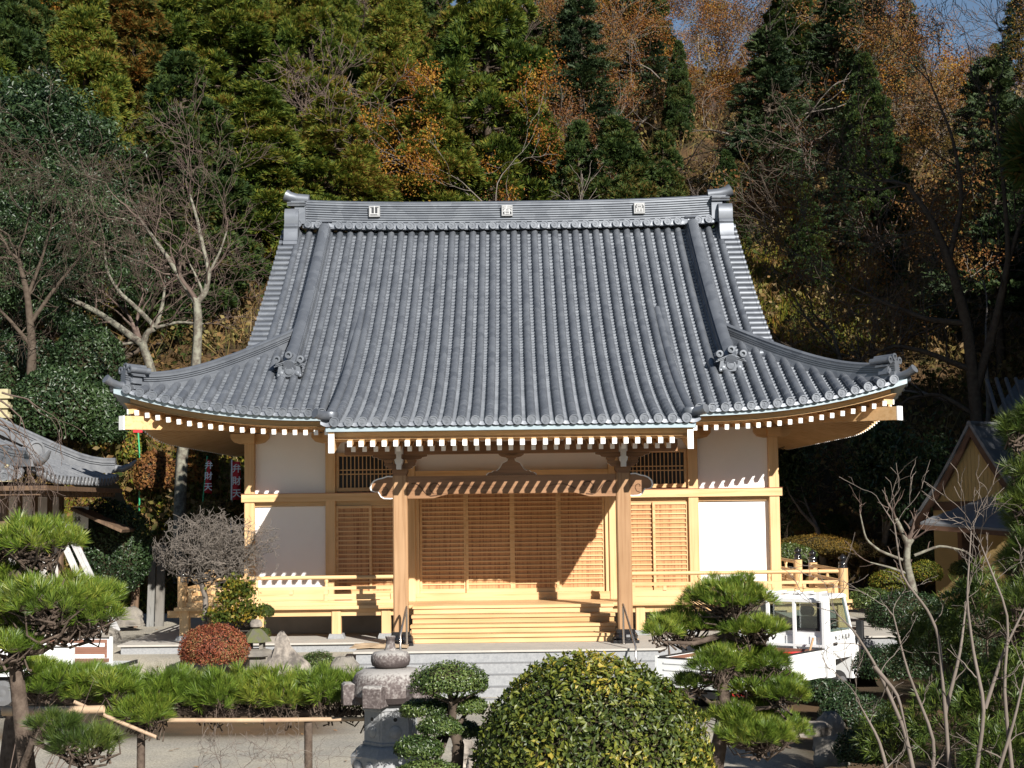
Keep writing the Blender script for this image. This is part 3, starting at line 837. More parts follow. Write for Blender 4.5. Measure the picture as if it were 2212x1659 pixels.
def rail_post(x, y, top=-1.18):
    m = MB(); m.lathe([(0.09, ZF), (0.09, top)], (x, y, 0), 16)
    o = m.build('railing_post', M['hinz'], hall, smooth=40)
    f = MB()
    f.lathe([(0.082, 0), (0.085, 0.02), (0.079, 0.03), (0.079, 0.07), (0.085, 0.075), (0.079, 0.085), (0.079, 0.11), (0.05, 0.125), (0.045, 0.135), (0.07, 0.155), (0.078, 0.18), (0.066, 0.21), (0.035, 0.232), (0.012, 0.25), (0.003, 0.262)], (x, y, top), 16)
    f.build('post_finial', M['black'], o, smooth=50)
RX = 5.99; RY = -1.10
for sg in (-1, 1):
    rail_run([(sg*(RX-0.08), RY, 0), (sg*2.12, RY, 0)])
    rail_run([(sg*RX, RY+0.08, 0), (sg*RX, 1.62, 0)])
    rail_run([(sg*RX, 3.38, 0), (sg*RX, 10.2, 0)])
    for x, y in ((RX, RY), (2.06, RY), (RX, 1.7), (RX, 3.3)): rail_post(sg*x, y)
# wooden steps between the porch columns
nst = 4; rise = (ZF+2.33)/nst
for i in range(nst):
    z1 = ZF - 0.002 - i*rise; y0 = -1.30 - 0.30*i
    m = MB()
    if i == 0: m.box(-1.80, 1.80, -1.52, -1.222, z1-0.055, z1); m.box(-1.78, 1.78, -1.49, -1.222, z1-rise, z1-0.057)
    else: m.box(-1.80-0.0*i, 1.80, y0-0.22, y0+0.075, z1-0.055, z1); m.box(-1.78, 1.78, y0-0.19, y0+0.105 if i < 3 else y0+0.1, z1-rise+(0.002 if i == 3 else 0.0), z1-0.057)
    m.build('wooden_step', M['hinx'], hall, bevel=0.006)

# ------------------------------------------------------------------ granite platform and stairs
plat = thing('stone_platform', 'pale granite platform with broad granite stairs in front of the temple steps', 'platform', (0, -2, -3.1))
ZP = -2.33
m = MB()
m.box(-6.95, 6.95, -1.93, 12.2, ZP-0.035, ZP-0.003); m.box(-2.62, 2.52, -3.75, -1.932, ZP-0.035, ZP-0.003)
m.build('paving_slab', M['granite_top'], plat)
m = MB()
m.box(-6.90, 6.90, -1.88, 12.15, -2.9, ZP-0.037); m.box(-2.58, 2.48, -3.71, -1.885, -3.2, ZP-0.037)
m.build('platform_side', M['granite'], plat)
rs = 0.155
for i in range(1, 5):
    m = MB(); m.box(-2.58, 2.48, -3.71-0.31*i, -3.712-0.31*(i-1), -3.25, ZP-0.04-rs*i)
    m.build('granite_step', M['granite'], plat)
for sg, (xa, ya, xb, yb) in ((-1, (-1.80, -2.95, -1.86, -3.55)), (1, (1.86, -2.95, 1.98, -3.95))):
    t = thing('stair_handrail', 'slim bronze handrail beside the %s porch column, above the granite stairs' % ('left' if sg < 0 else 'right'), 'handrail', (xa, ya, ZP), 0, 'handrails of the granite stairs')
    za, zb2 = ZP, ZP - (0.0 if sg < 0 else 0.20)
    m = MB()
    m.tube([(xa, ya, za), (xa, ya, -1.72), (xa, ya-0.03, -1.66), (xa, ya-0.09, -1.67), (xb, yb-0.05, zb2+0.24), (xb, yb-0.05, zb2-0.05)], 0.019, 8)
    m.build('rail_tube', M['steel'], t, smooth=60)
    m = MB(); m.lathe([(0.045, 0), (0.045, 0.012), (0.02, 0.014)], (xa, ya, ZP), 10); m.build('foot_plate', M['steel'], t)
# flattened cardboard left on the platform
m = MB()
rr = random.Random(4)
p0 = P(800, 1388, -2.5)
gx = [[(-2.72+0.95*i/6 + rr.uniform(-.02, .02), -3.35+0.8*j/4 + rr.uniform(-.03, .03), ZP+0.012+rr.uniform(0, 0.05)*(1 if 0 < i < 6 and j > 0 else 0.3)) for i in range(7)] for j in range(5)]
vv = [q for r_ in gx for q in r_]
m.add(vv, [(j*7+i, j*7+i+1, (j+1)*7+i+1, (j+1)*7+i) for j in range(4) for i in range(6)])
o = m.build('cardboard_sheet', plain('brown_paper', (0.42, 0.32, 0.22), 0.9, 0.1, c2=(0.34, 0.25, 0.16), scale=6), None)
sd = o.modifiers.new('thick', 'SOLIDIFY'); sd.thickness = 0.008
tag(o, 'crumpled brown paper sheet lying on the granite by the left porch column', 'paper sheet')
# ------------------------------------------------------------------ ground
def sstep(a, b, t): 
    t = min(1, max(0, (t-a)/(b-a))); return t*t*(3-2*t)
def gz(x, y):
    rt_ = sstep(2.75, 3.3, x); z = (1-rt_)*(-3.1 + 0.6*sstep(-5.6, -2.2, y) + 0.1*sstep(-2, 1, y)) + rt_*(-3.32 + 0.85*sstep(-1.5, 3, y))
    st = 8.0 + 4.0*(1 - sstep(4.5, 8.5, abs(x)))
    d = max(0.0, y-st)
    crest = 31.5 - 6.0*math.exp(-((x-31.5)/5.0)**2) + 3.0*sstep(-5, -30, x)
    h = 0.55*d
    if h > crest*0.75:                       # roll over at the crest
        k = crest*0.25; e = h - crest*0.75
        h = crest*0.75 + k*(1-math.exp(-e/k))
        if d > 78: h -= 0.35*(d-78)
    n = mnoise.noise(Vector((x*0.16, y*0.16, 0)))*0.9 + mnoise.noise(Vector((x*0.5, y*0.5, 3)))*0.25
    z += h + n*min(1, d/6)
    r = max(0.0, x-11.0) * sstep(6, -8, y) # unseen rise added on the right, carrying the shade trees
    z += 0.35*r
    return z

def ground_material():
    m, N, L, b = nodes('gravel_litter_and_shade')
    b.inputs['Roughness'].default_value = 0.95; b.inputs['Specular IOR Level'].default_value = 0.15
    tc = N.new('ShaderNodeTexCoord')
    def noise(s, d=6): 
        t = N.new('ShaderNodeTexNoise'); t.inputs['Scale'].default_value = s; t.inputs['Detail'].default_value = d; L.new(tc.outputs['Object'], t.inputs['Vector']); return t
    f = noise(38, 8); g = ramp(N, [(0.30, (0.23, 0.215, 0.18)), (0.5, (0.36, 0.34, 0.29)), (0.72, (0.47, 0.44, 0.38))]); L.new(f.outputs[0], g.inputs[0])
    f2 = noise(1.1, 5); g2 = ramp(N, [(0.35, (0.74, 0.74, 0.76)), (0.65, (1.0, 0.97, 0.92))]); L.new(f2.outputs[0], g2.inputs[0])
    mg = N.new('ShaderNodeMix'); mg.data_type = 'RGBA'; mg.blend_type = 'MULTIPLY'; mg.inputs[0].default_value = 1; L.new(g.outputs[0], mg.inputs[6]); L.new(g2.outputs[0], mg.inputs[7])
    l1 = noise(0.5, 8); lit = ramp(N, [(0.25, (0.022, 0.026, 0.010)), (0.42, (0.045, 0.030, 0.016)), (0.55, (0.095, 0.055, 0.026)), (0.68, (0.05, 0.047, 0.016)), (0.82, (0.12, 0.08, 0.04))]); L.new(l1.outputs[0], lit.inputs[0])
    at = N.new('ShaderNodeAttribute'); at.attribute_name = 'litter_and_shade'
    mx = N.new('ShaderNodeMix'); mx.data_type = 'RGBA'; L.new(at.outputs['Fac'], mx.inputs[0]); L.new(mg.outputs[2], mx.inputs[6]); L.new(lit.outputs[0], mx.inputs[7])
    L.new(mx.outputs[2], b.inputs['Base Color'])
    bn = noise(60, 8); bp = N.new('ShaderNodeBump'); bp.inputs['Strength'].default_value = 0.5; bp.inputs['Distance'].default_value = 0.02
    L.new(bn.outputs[0], bp.inputs['Height']); L.new(bp.outputs[0], b.inputs['Normal'])
    return m
xsg = np.concatenate([np.linspace(-150, -45, 16)[:-1], np.linspace(-45, 45, 91), np.linspace(45, 150, 16)[1:]])
ysg = np.concatenate([np.linspace(-60, -20, 12)[:-1], np.linspace(-20, 16, 73)[:-1], np.linspace(16, 110, 95), np.linspace(110, 300, 14)[1:]])
V = np.array([(x, y, gz(x, y)) for y in ysg for x in xsg])
nx = len(xsg); i = np.arange(len(V)).reshape(len(ysg), nx)
F = np.stack([i[:-1, :-1], i[:-1, 1:], i[1:, 1:], i[1:, :-1]], -1).reshape(-1, 4)
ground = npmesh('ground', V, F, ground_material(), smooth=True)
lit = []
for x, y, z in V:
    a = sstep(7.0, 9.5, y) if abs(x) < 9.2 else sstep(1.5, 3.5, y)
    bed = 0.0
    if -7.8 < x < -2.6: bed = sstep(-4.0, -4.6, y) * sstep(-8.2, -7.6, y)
    if x > 2.9: bed = max(bed, sstep(2.9, 3.6, x) * sstep(4.0, 2.0, y))  # right garden bed, its dark tone spread over the gravel as painted shade
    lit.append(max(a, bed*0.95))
at = ground.data.attributes.new('litter_and_shade', 'FLOAT', 'POINT'); at.data.foreach_set('value', lit)
tag(ground, kind='structure')

def fallen():
    g = np.random.default_rng(33); V = []; F = []
    for k in range(420):
        x = g.uniform(-9.5, 8); y = g.uniform(-15, 6)
        if abs(x) < 7.1 and y > -2.1 or (-2.7 < x < 2.6 and y > -5.2): continue
        z = gz(x, y)+.012; s = g.uniform(.025, .06); a = g.uniform(0, 6.28); c, d = math.cos(a)*s, math.sin(a)*s
        o = len(V); V += [(x-c, y-d, z), (x+d*.5, y-c*.5, z+.006), (x+c, y+d, z+.01), (x-d*.5, y+c*.5, z+.004)]; F.append((o, o+1, o+2, o+3))
    return npmesh('fallen_leaves', V, F, plain('brown_fallen_leaves', (.20, .09, .04), .8, .1, c2=(.35, .20, .08), scale=2))
tag(fallen(), kind='stuff')
# ------------------------------------------------------------------ plant builders
def rng(seed): return np.random.default_rng(seed)
def unit(v): return v / np.maximum(1e-9, np.linalg.norm(v, axis=-1, keepdims=True))
def basis(d, g):
    """frames with z along d and a random roll"""
    d = unit(np.asarray(d, dtype=float))
    a = unit(g.normal(size=d.shape)); x = unit(np.cross(a, d)); y = np.cross(d, x)
    return np.stack([x, y, d], -1)            # columns
def scatter(tv, tf, pos, dirs, scale, g, up=None):
    tv = np.asarray(tv, dtype=float); tf = np.asarray(tf, dtype=int)
    B = basis(dirs, g) if up is None else up
    s = np.asarray(scale, dtype=float).reshape(-1, 1, 1) if np.ndim(scale) else float(scale)
    V = np.einsum('nij,kj->nki', B, tv) * s + np.asarray(pos, dtype=float)[:, None, :]
    F = tf[None] + (np.arange(len(V))*len(tv))[:, None, None]
    return V.reshape(-1, 3), F.reshape(-1, 4)
def join(parts):
    V = []; F = []; n = 0
    for v, f in parts:
        if len(v) == 0: continue
        V.append(v); F.append(f+n); n += len(v)
    return np.concatenate(V), np.concatenate(F)
def blade(base, tip, w, bend=0.0):
    base = np.array(base, float); tip = np.array(tip, float); d = tip-base; l = np.linalg.norm(d)
    s = np.cross(d, [0.3, 0.7, 0.2]); s = s/np.linalg.norm(s)*w/2; m = base + d*0.5 + np.array([0, 0, bend*l])
    return [base, m - s, tip, m + s]
def tmpl_fan(n, spread, length, w, g, hang=0.0):
    tv = []; tf = []
    for k in range(n):
        a = 2*math.pi*k/n + g.uniform(-.3, .3); sp = spread*g.uniform(0.3, 1.0)
        l = length*g.uniform(0.75, 1.0)
        tip = (l*math.sin(sp)*math.cos(a), l*math.sin(sp)*math.sin(a), l*math.cos(sp) - hang*l*math.sin(sp))
        b = blade((0, 0, 0), tip, w); o = len(tv); tv += b; tf.append((o, o+1, o+2, o+3))
    return np.array(tv), np.array(tf)
def tmpl_spray(g, n=7, l=1.0, w=0.13):
    """flat feathery frond: a stem blade with side blades"""
    tv = []; tf = []
    def add(a, b, ww):
        o = len(tv); tv.extend(blade(a, b, ww)); tf.append((o, o+1, o+2, o+3))
    add((0, 0, 0), (0, 0, l), w)
    for k in range(n-1):
        z = l*(0.12+0.75*k/(n-1)); sg = 1 if k % 2 else -1; q = l*0.45*(1-0.55*k/(n-1))
        add((0, 0, z), (sg*q*0.75, g.uniform(-.15, .15)*l, z+q*0.75), w)
    return np.array(tv), np.array(tf)
def tmpl_leaf(l=1.0, w=0.45, fold=0.12):
    """leaf as two quads folded along the midrib"""
    tv = np.array([(0, 0, 0), (0, 0, l*0.35), (0, -fold*l*0.5, l), (w*l/2, fold*l, l*0.45), (-w*l/2, fold*l, l*0.45), (0, -fold*.2*l, l*0.7)])
    tf = np.array([(0, 3, 2, 5), (0, 5, 2, 4)])
    return tv, tf
def tubes(lines, n=5):
    V = []; F = []; o = 0
    for pts, rad in lines:
        pts = np.asarray(pts, float); k = len(pts)
        d = np.gradient(pts, axis=0); d = unit(d)
        ref = np.array([0.31, 0.2, 0.93]); u = np.cross(d, ref); bad = np.linalg.norm(u, axis=1) < 0.15
        u[bad] = np.cross(d[bad], [1, 0, 0]); u = unit(u); v = np.cross(d, u)
        a = np.arange(n)*2*math.pi/n
        ring = pts[:, None, :] + (u[:, None, :]*np.cos(a)[None, :, None] + v[:, None, :]*np.sin(a)[None, :, None])*np.asarray(rad, float)[:, None, None]
        V.append(ring.reshape(-1, 3))
        i = np.arange(k*n).reshape(k, n)
        j = np.roll(i, -1, axis=1)
        F.append(np.stack([i[:-1], j[:-1], j[1:], i[1:]], -1).reshape(-1, 4) + o); o += k*n
    return np.concatenate(V), np.concatenate(F)
def grow(p, d, L, r, depth, g, out, ends, nseg=5, split=(2, 4), ang=0.6, gravity=0.0, shrink=0.68, wob=0.18, upward=0.15, rmin=0.004, along=True):
    """recursive limbs; out gets (points, radii), ends gets (tip, direction)"""
    pts = [np.array(p, float)]; rad = [r]; d = np.array(d, float); d = d/np.linalg.norm(d); dirs = []
    for i in range(nseg):
        d = d + g.normal(size=3)*wob + np.array([0, 0, upward - gravity]) * 0.25
        d = d/np.linalg.norm(d); dirs.append(d)
        pts.append(pts[-1] + d*L/nseg); rad.append(max(rmin, r*(1 - 0.55*(i+1)/nseg)))
    out.append((np.array(pts), np.array(rad)))
    if depth <= 0:
        ends.append((pts[-1], d)); ends.append((pts[len(pts)//2], d)); return
    n = g.integers(split[0], split[1]+1)
    for k in range(n):
        at = nseg if (k == 0 or not along) else int(g.integers(max(1, nseg//2), nseg+1))
        a = unit(np.cross(d, g.normal(size=3))); th = ang*g.uniform(0.5, 1.25)*(0.5 if k == 0 else 1)
        nd = d*math.cos(th) + a*math.sin(th)
        grow(pts[at], nd, L*shrink*g.uniform(0.8, 1.15), max(rmin, rad[at]*(0.85 if k == 0 else 0.65)), depth-1, g, out, ends, nseg, split, ang, gravity, shrink, wob, upward, rmin, along)

# ---- foliage materials (albedo)
LM = dict(
    cedar=leafmat('cedar_foliage', [(0.0, (0.035, 0.068, 0.012)), (0.35, (0.085, 0.130, 0.018)), (0.62, (0.165, 0.195, 0.026)), (0.85, (0.25, 0.225, 0.032)), (1.0, (0.20, 0.11, 0.024))], 0.6, 0.2, 0.25, 0.45, 0.14),
    bronze=leafmat('bronzed_cedar_foliage', [(0.0, (0.030, 0.055, 0.012)), (0.3, (0.075, 0.09, 0.018)), (0.55, (0.16, 0.115, 0.022)), (0.8, (0.23, 0.105, 0.020)), (1.0, (0.25, 0.09, 0.018))], 0.6, 0.2, 0.25, 0.45, 0.12),
    cypress=leafmat('cypress_foliage', [(0.0, (0.022, 0.045, 0.014)), (0.4, (0.045, 0.080, 0.020)), (0.75, (0.075, 0.110, 0.022)), (1.0, (0.13, 0.09, 0.022))], 0.6, 0.2, 0.2, 0.5, 0.12),
    fir=leafmat('fir_foliage', [(0.0, (0.015, 0.032, 0.013)), (0.5, (0.032, 0.058, 0.020)), (1.0, (0.060, 0.085, 0.024))], 0.6, 0.25, 0.15, 0.6, 0.12),
    evergreen=leafmat('dark_glossy_leaves', [(0.0, (0.014, 0.032, 0.012)), (0.5, (0.030, 0.060, 0.020)), (1.0, (0.060, 0.100, 0.034))], 0.42, 0.4, 0.12, 0.6, 0.1),
    orange=leafmat('orange_autumn_leaves', [(0.0, (0.16, 0.055, 0.015)), (0.4, (0.32, 0.115, 0.02)), (0.7, (0.42, 0.20, 0.025)), (1.0, (0.45, 0.27, 0.04))], 0.6, 0.2, 0.35, 0.5, 0.15),
    rust=leafmat('rust_autumn_leaves', [(0.0, (0.12, 0.05, 0.025)), (0.45, (0.24, 0.10, 0.035)), (0.75, (0.33, 0.16, 0.045)), (1.0, (0.27, 0.18, 0.05))], 0.7, 0.2, 0.3, 0.4, 0.2),
    olive=leafmat('yellow_olive_leaves', [(0.0, (0.08, 0.065, 0.018)), (0.45, (0.18, 0.125, 0.025)), (0.75, (0.29, 0.185, 0.03)), (1.0, (0.34, 0.16, 0.03))], 0.6, 0.2, 0.35, 0.4, 0.2),
    pine=leafmat('pine_needles', [(0.0, (0.07, 0.125, 0.014)), (0.4, (0.125, 0.205, 0.024)), (0.75, (0.195, 0.275, 0.034)), (1.0, (0.31, 0.34, 0.05))], 0.42, 0.4, 0.2, 2.0, 0.1, 0.6),
    darkpine=leafmat('dark_pine_needles', [(0.0, (0.035, 0.065, 0.012)), (0.5, (0.075, 0.120, 0.02)), (1.0, (0.14, 0.18, 0.03))], 0.45, 0.35, 0.15, 2.0, 0.1, 0.6),
    box=leafmat('boxwood_leaves', [(0.0, (0.035, 0.065, 0.016)), (0.5, (0.075, 0.120, 0.028)), (1.0, (0.15, 0.20, 0.05))], 0.36, 0.5, 0.15, 3.0, 0.1, 0.7),
    osman=leafmat('glossy_bush_leaves', [(0.0, (0.045, 0.070, 0.012)), (0.45, (0.100, 0.130, 0.018)), (0.8, (0.165, 0.185, 0.026)), (0.985, (0.25, 0.23, 0.03)), (1.0, (0.40, 0.32, 0.05))], 0.45, 0.4, 0.15, 2.2, 0.1, 0.7),
    red=leafmat('red_shrub_leaves', [(0.0, (0.15, 0.04, 0.022)), (0.5, (0.31, 0.085, 0.042)), (0.8, (0.42, 0.12, 0.055)), (1.0, (0.32, 0.20, 0.08))], 0.55, 0.3, 0.2, 4.0, 0.1, 0.8),
    maple=leafmat('turning_maple_leaves', [(0.0, (0.055, 0.090, 0.014)), (0.5, (0.14, 0.165, 0.022)), (0.8, (0.36, 0.25, 0.03)), (1.0, (0.45, 0.27, 0.03))], 0.55, 0.3, 0.35, 2.2, 0.1, 0.5),
    cover=leafmat('yellow_green_ground_cover', [(0.0, (0.06, 0.085, 0.012)), (0.4, (0.16, 0.19, 0.022)), (0.65, (0.26, 0.24, 0.028)), (0.85, (0.30, 0.15, 0.03)), (1.0, (0.16, 0.07, 0.03))], 0.6, 0.2, 0.25, 0.5, 0.1, 0.6),
    brush=leafmat('dry_undergrowth', [(0.0, (0.045, 0.065, 0.014)), (0.35, (0.13, 0.085, 0.035)), (0.6, (0.24, 0.14, 0.055)), (0.8, (0.20, 0.18, 0.05)), (1.0, (0.33, 0.23, 0.12))], 0.8, 0.15, 0.2, 0.35, 0.1, 0.6),
)
TW = dict(
    bark=plain('dark_bark', (0.05, 0.037, 0.028), 0.9, 0.1, c2=(0.095, 0.075, 0.058), scale=9),
    greybark=plain('grey_bark', (0.11, 0.095, 0.08), 0.9, 0.1, c2=(0.19, 0.165, 0.145), scale=7),
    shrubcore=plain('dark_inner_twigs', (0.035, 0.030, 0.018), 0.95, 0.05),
    twig=plain('pinkish_brown_twigs', (0.085, 0.06, 0.05), 0.9, 0.1, c2=(0.14, 0.105, 0.088), scale=2),
    paletwig=plain('pale_grey_twigs', (0.19, 0.16, 0.14), 0.9, 0.1, c2=(0.11, 0.09, 0.075), scale=2),
    lichen=plain('lichened_bark', (0.10, 0.085, 0.07), 0.9, 0.1, c2=(0.20, 0.195, 0.155), scale=7, detail=8, sharp=0.09),
    reed=plain('bamboo_pole', (0.42, 0.31, 0.20), 0.5, 0.3, c2=(0.30, 0.20, 0.14), scale=6),
    pinebark=plain('pine_bark', (0.05, 0.036, 0.028), 0.95, 0.1, c2=(0.12, 0.092, 0.073), scale=14, bump=0.5, bscale=30),
)

# ---- prototypes; each returns a root Empty with parts, standing at the origin, 10 m high
H0 = 10.0
def proto(name, parts):
    r = bpy.data.objects.new(name, None); r.empty_display_size = 0.3
    obs = []
    for pn, (V, F), m, sm in parts:
        o = npmesh(pn, V, F, m, None, smooth=sm); COL.objects.unlink(o); obs.append(o)
    return r, obs
def plant(pr, label, cat, loc, h, wf=1.0, rz=0.0, group=None, name=None, lean=0.0):
    r0, obs = pr
    r = r0.copy(); COL.objects.link(r); r.name = name or r0.name
    s = h/H0
    r.location = loc; r.rotation_euler = (lean, 0, rz); r.scale = (s*wf, s*wf, s)
    tag(r, label, cat, group)
    for o in obs:
        c = o.copy(); c.parent = r; COL.objects.link(c)
    return r

def make_cedar(seed, m, Rb=2.6, clumps=120, dens=62, bare=0.08, spray=0.30, power=0.8):
    """conical crown of separate rounded clumps, each a shell of tufts facing outwards"""
    g = rng(seed)
    t = g.random(clumps)**0.85
    h = H0*(bare + (1-bare)*t)
    prof = Rb*np.clip((1.03 - t), 0, 1)**power * (0.6+0.4*np.minimum(1, t*5))
    a = g.uniform(0, 2*math.pi, clumps)
    rr = prof*g.uniform(0.55, 1.08, clumps)
    C = np.stack([rr*np.cos(a), rr*np.sin(a), h - 0.15*rr], -1)
    cr = (0.22 + 0.42*prof/Rb)*g.uniform(0.7, 1.35, clumps)
    pos = []; dr = []
    for k in range(clumps):
        n = int(dens*(cr[k]/.5)**1.6) + 10
        out = np.array([math.cos(a[k]), math.sin(a[k]), 0.45])
        q = unit(g.normal(size=(n, 3)) + out*0.8)
        pos.append(C[k] + q*cr[k]*np.array([1.15, 1.15, 0.8])*g.uniform(.72, 1.0, (n, 1))); dr.append(q + np.array([0, 0, 0.35]) + g.normal(size=(n, 3))*0.18)
    pos = np.concatenate(pos); dr = np.concatenate(dr)
    parts = []
    for v in range(4):
        tv, tf = tmpl_fan(10, 0.95, spray, 0.05, g)
        sel = np.arange(len(pos)) % 4 == v
        parts.append(scatter(tv, tf, pos[sel], dr[sel], g.uniform(0.7, 1.25, sel.sum()), g))
    lines = [(np.array([(0, 0, -1.0), (0.05, 0, H0*.3), (0, 0.05, H0*.7), (0, 0, H0*0.99)]), np.array([0.24, 0.19, 0.10, 0.02]))]
    for k in range(clumps):
        z0 = max(0.3, h[k]-0.1*rr[k]); lines.append((np.array([(0, 0, z0), C[k]*np.array([.5, .5, 0]) + np.array([0, 0, (z0+C[k][2])/2+0.1]), C[k]]), np.array([0.05, 0.035, 0.015])))
    return proto('cedar_tree', [('crown', join(parts), m, False), ('trunk', tubes(lines, 4), TW['bark'], True)])
def make_fir(seed, m):
    g = rng(seed); pos = []; dr = []; lines = [(np.array([(0, 0, -1.0), (0, 0, 5), (0, 0, H0)]), np.array([0.17, 0.12, 0.02]))]
    z = 2.2
    while z < H0*0.97:
        f = (H0-z)/H0; L = 2.7*f**0.75 + 0.15
        for b in range(6):
            a = g.uniform(0, 6.28); l = L*g.uniform(0.65, 1.12); n = 7
            dirv = np.array([math.cos(a), math.sin(a), 0]); q = np.linspace(0.1, 1, n)
            pts = np.stack([dirv[0]*l*q, dirv[1]*l*q, z + 0.10*l*q - 0.22*l*q*q + 0.14*l*q**4], -1)
            lines.append((pts, np.linspace(0.045, 0.01, n)))
            k = int(26*l)+6; u = g.uniform(0.18, 1.0, k)
            base = np.stack([np.interp(u, q, pts[:, i]) for i in range(3)], -1)
            perp = np.array([-dirv[1], dirv[0], 0]); wd = 0.36*l*np.sin(np.clip(u, 0.1, 1)*2.6)
            base += perp*(g.uniform(-1, 1, k)*wd)[:, None] + g.normal(size=(k, 3))*[0, 0, 0.05]
            pos.append(base); dr.append(dirv*0.9 + perp*g.uniform(-1, 1, (k, 1)) + np.array([0, 0, 0.12]) + g.normal(size=(k, 3))*0.15)
        z += 0.20 + 0.30*f
    pos = np.concatenate(pos); dr = np.concatenate(dr)
    tv, tf = tmpl_spray(g, 7, 0.34, 0.05)
    return proto('fir_tree', [('crown', scatter(tv, tf, pos, dr, g.uniform(0.7, 1.3, len(pos)), g), m, False), ('trunk', tubes(lines, 5), TW['bark'], True)])
def make_broad(seed, m, nl=9000, leaf=0.13, depth=5, spread=0.62, trunkm='greybark', rootlen=3.0, dens=0.35, name='autumn_tree', w=0.55, jitter=0.30):
    g = rng(seed); out = []; ends = []
    grow((0, 0, -0.6), (0, 0, 1), rootlen, 0.15, depth, g, out, ends, ang=spread, split=(2, 3), shrink=0.76, upward=0.16, rmin=0.011)
    top = max(e[0][2] for e in ends); k = H0/top
    out = [(p*k, r) for p, r in out]; E = np.array([e[0]*k for e in ends]); D = np.array([e[1] for e in ends])
    parts = [('trunk', tubes(out, 4), TW[trunkm], True)]
    if nl:
        i = g.integers(0, len(E), nl)
        pos = E[i] + g.normal(size=(nl, 3))*jitter
        tv, tf = tmpl_leaf(leaf, w)
        parts.insert(0, ('crown', scatter(tv, tf, pos, D[i]*0.4 + g.normal(size=(nl, 3)) - np.array([0, 0, 0.35]), g.uniform(0.7, 1.3, nl), g), m, False))
    return proto(name, parts)
def make_evergreen(seed, m, R=3.2, clumps=190, per=160, leaf=0.14):
    g = rng(seed)
    q = unit(g.normal(size=(clumps, 3))); q[:, 2] = np.abs(q[:, 2])*1.0 - 0.25
    C = q*np.array([R, R, H0*0.47])*g.uniform(0.6, 1.0, (clumps, 1)) + np.array([0, 0, H0*0.5])
    pos = []; dr = []
    for k in range(clumps):
        o = unit(g.normal(size=(per, 3))); o[:, 2] = np.abs(o[:, 2])*0.8
        cr = g.uniform(0.5, 0.95)
        pos.append(C[k] + o*cr*np.array([1, 1, 0.75])*np.cbrt(g.uniform(0.3, 1, (per, 1)))); dr.append(o*0.5 + g.normal(size=(per, 3))*0.6 + unit(C[k]-np.array([0, 0, H0*.4]))*0.5 - np.array([0, 0, .3]))
    pos = np.concatenate(pos); dr = np.concatenate(dr); tv, tf = tmpl_leaf(leaf, 0.42); FR = leafframes(unit(dr + np.array([0, 0, .5])), g, -.5, .6)
    out = []; ends = []
    grow((0, 0, -0.5), (0, 0, 1), 3.5, 0.25, 4, g, out, ends, ang=0.6, shrink=0.75)
    return proto('evergreen_tree', [('crown', scatter(tv, tf, pos, dr, g.uniform(0.7, 1.2, len(pos)), g, FR), m, False), ('trunk', tubes(out, 5), TW['bark'], True)])

# ---- garden plants with their own shape, built where they stand
def mound_points(n, c, rx, ry, rz, g, flat=-0.25, rough=0.06):
    q = unit(g.normal(size=(n*2, 3))); q = q[q[:, 2] > flat][:n]
    ph = g.uniform(0, 6.28, 6)
    bump = 1 + rough*(np.sin(q[:, 0]*5+ph[0])*np.sin(q[:, 1]*5+ph[1]) + 0.7*np.sin(q[:, 2]*7+ph[2])*np.sin(q[:, 0]*9+ph[3]))
    e = np.array([rx, ry, rz]); return np.array(c) + q*e*bump[:, None], unit(q/e)
def leafframes(nrm, g, up=0.5, jit=0.55, axis=None):
    """leaf frames: faces look along nrm, tips point upwards and sideways"""
    y = unit(nrm + g.normal(size=nrm.shape)*jit)
    z = g.normal(size=nrm.shape) + np.array([0, 0, up]) + (nrm*0.15 if axis is None else axis)
    z = unit(z - y*np.sum(z*y, -1, keepdims=True)); x = np.cross(y, z)
    return np.stack([x, y, z], -1)
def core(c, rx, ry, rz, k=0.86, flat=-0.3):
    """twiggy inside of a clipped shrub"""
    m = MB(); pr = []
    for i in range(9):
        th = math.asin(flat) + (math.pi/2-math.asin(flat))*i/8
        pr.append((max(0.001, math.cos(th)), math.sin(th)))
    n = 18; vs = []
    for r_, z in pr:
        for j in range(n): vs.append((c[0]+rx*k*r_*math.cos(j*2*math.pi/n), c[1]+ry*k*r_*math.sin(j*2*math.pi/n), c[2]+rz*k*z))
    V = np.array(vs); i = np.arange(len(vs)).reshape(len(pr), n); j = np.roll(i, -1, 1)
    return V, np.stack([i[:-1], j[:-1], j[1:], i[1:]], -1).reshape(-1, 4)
def clipped(n, c, rx, ry, rz, leaf, g, w=0.5, depth=0.10, flat=-0.25, rough=0.05, spread=0.8):
    p, d = mound_points(n, c, rx, ry, rz, g, flat, rough)
    p = p - d*(g.random((len(p), 1))**1.5)*depth
    tv, tf = tmpl_leaf(leaf, w)
    return scatter(tv, tf, p, d, g.uniform(0.65, 1.25, len(p)), g, leafframes(d, g, 0.5, 0.6*spread))
def pine_pad(n, c, rx, ry, rz, g, needle=0.11, w=0.0042, k=22, rough=0.22, flat=-0.1, upw=0.8):
    p, d = mound_points(n, c, rx, ry, rz, g, flat, rough)
    p = p - d*(g.random((len(p), 1))**1.3)*rz*0.45
    parts = []
    dd = d*0.75 + np.array([0, 0, upw]) + g.normal(size=p.shape)*0.30
    for v in range(3):
        tv, tf = tmpl_fan(k, 0.85, needle, w, g); s = np.arange(len(p)) % 3 == v
        parts.append(scatter(tv, tf, p[s], dd[s], g.uniform(0.75, 1.2, s.sum()), g))
    # twigs carrying the tufts
    return join(parts), p
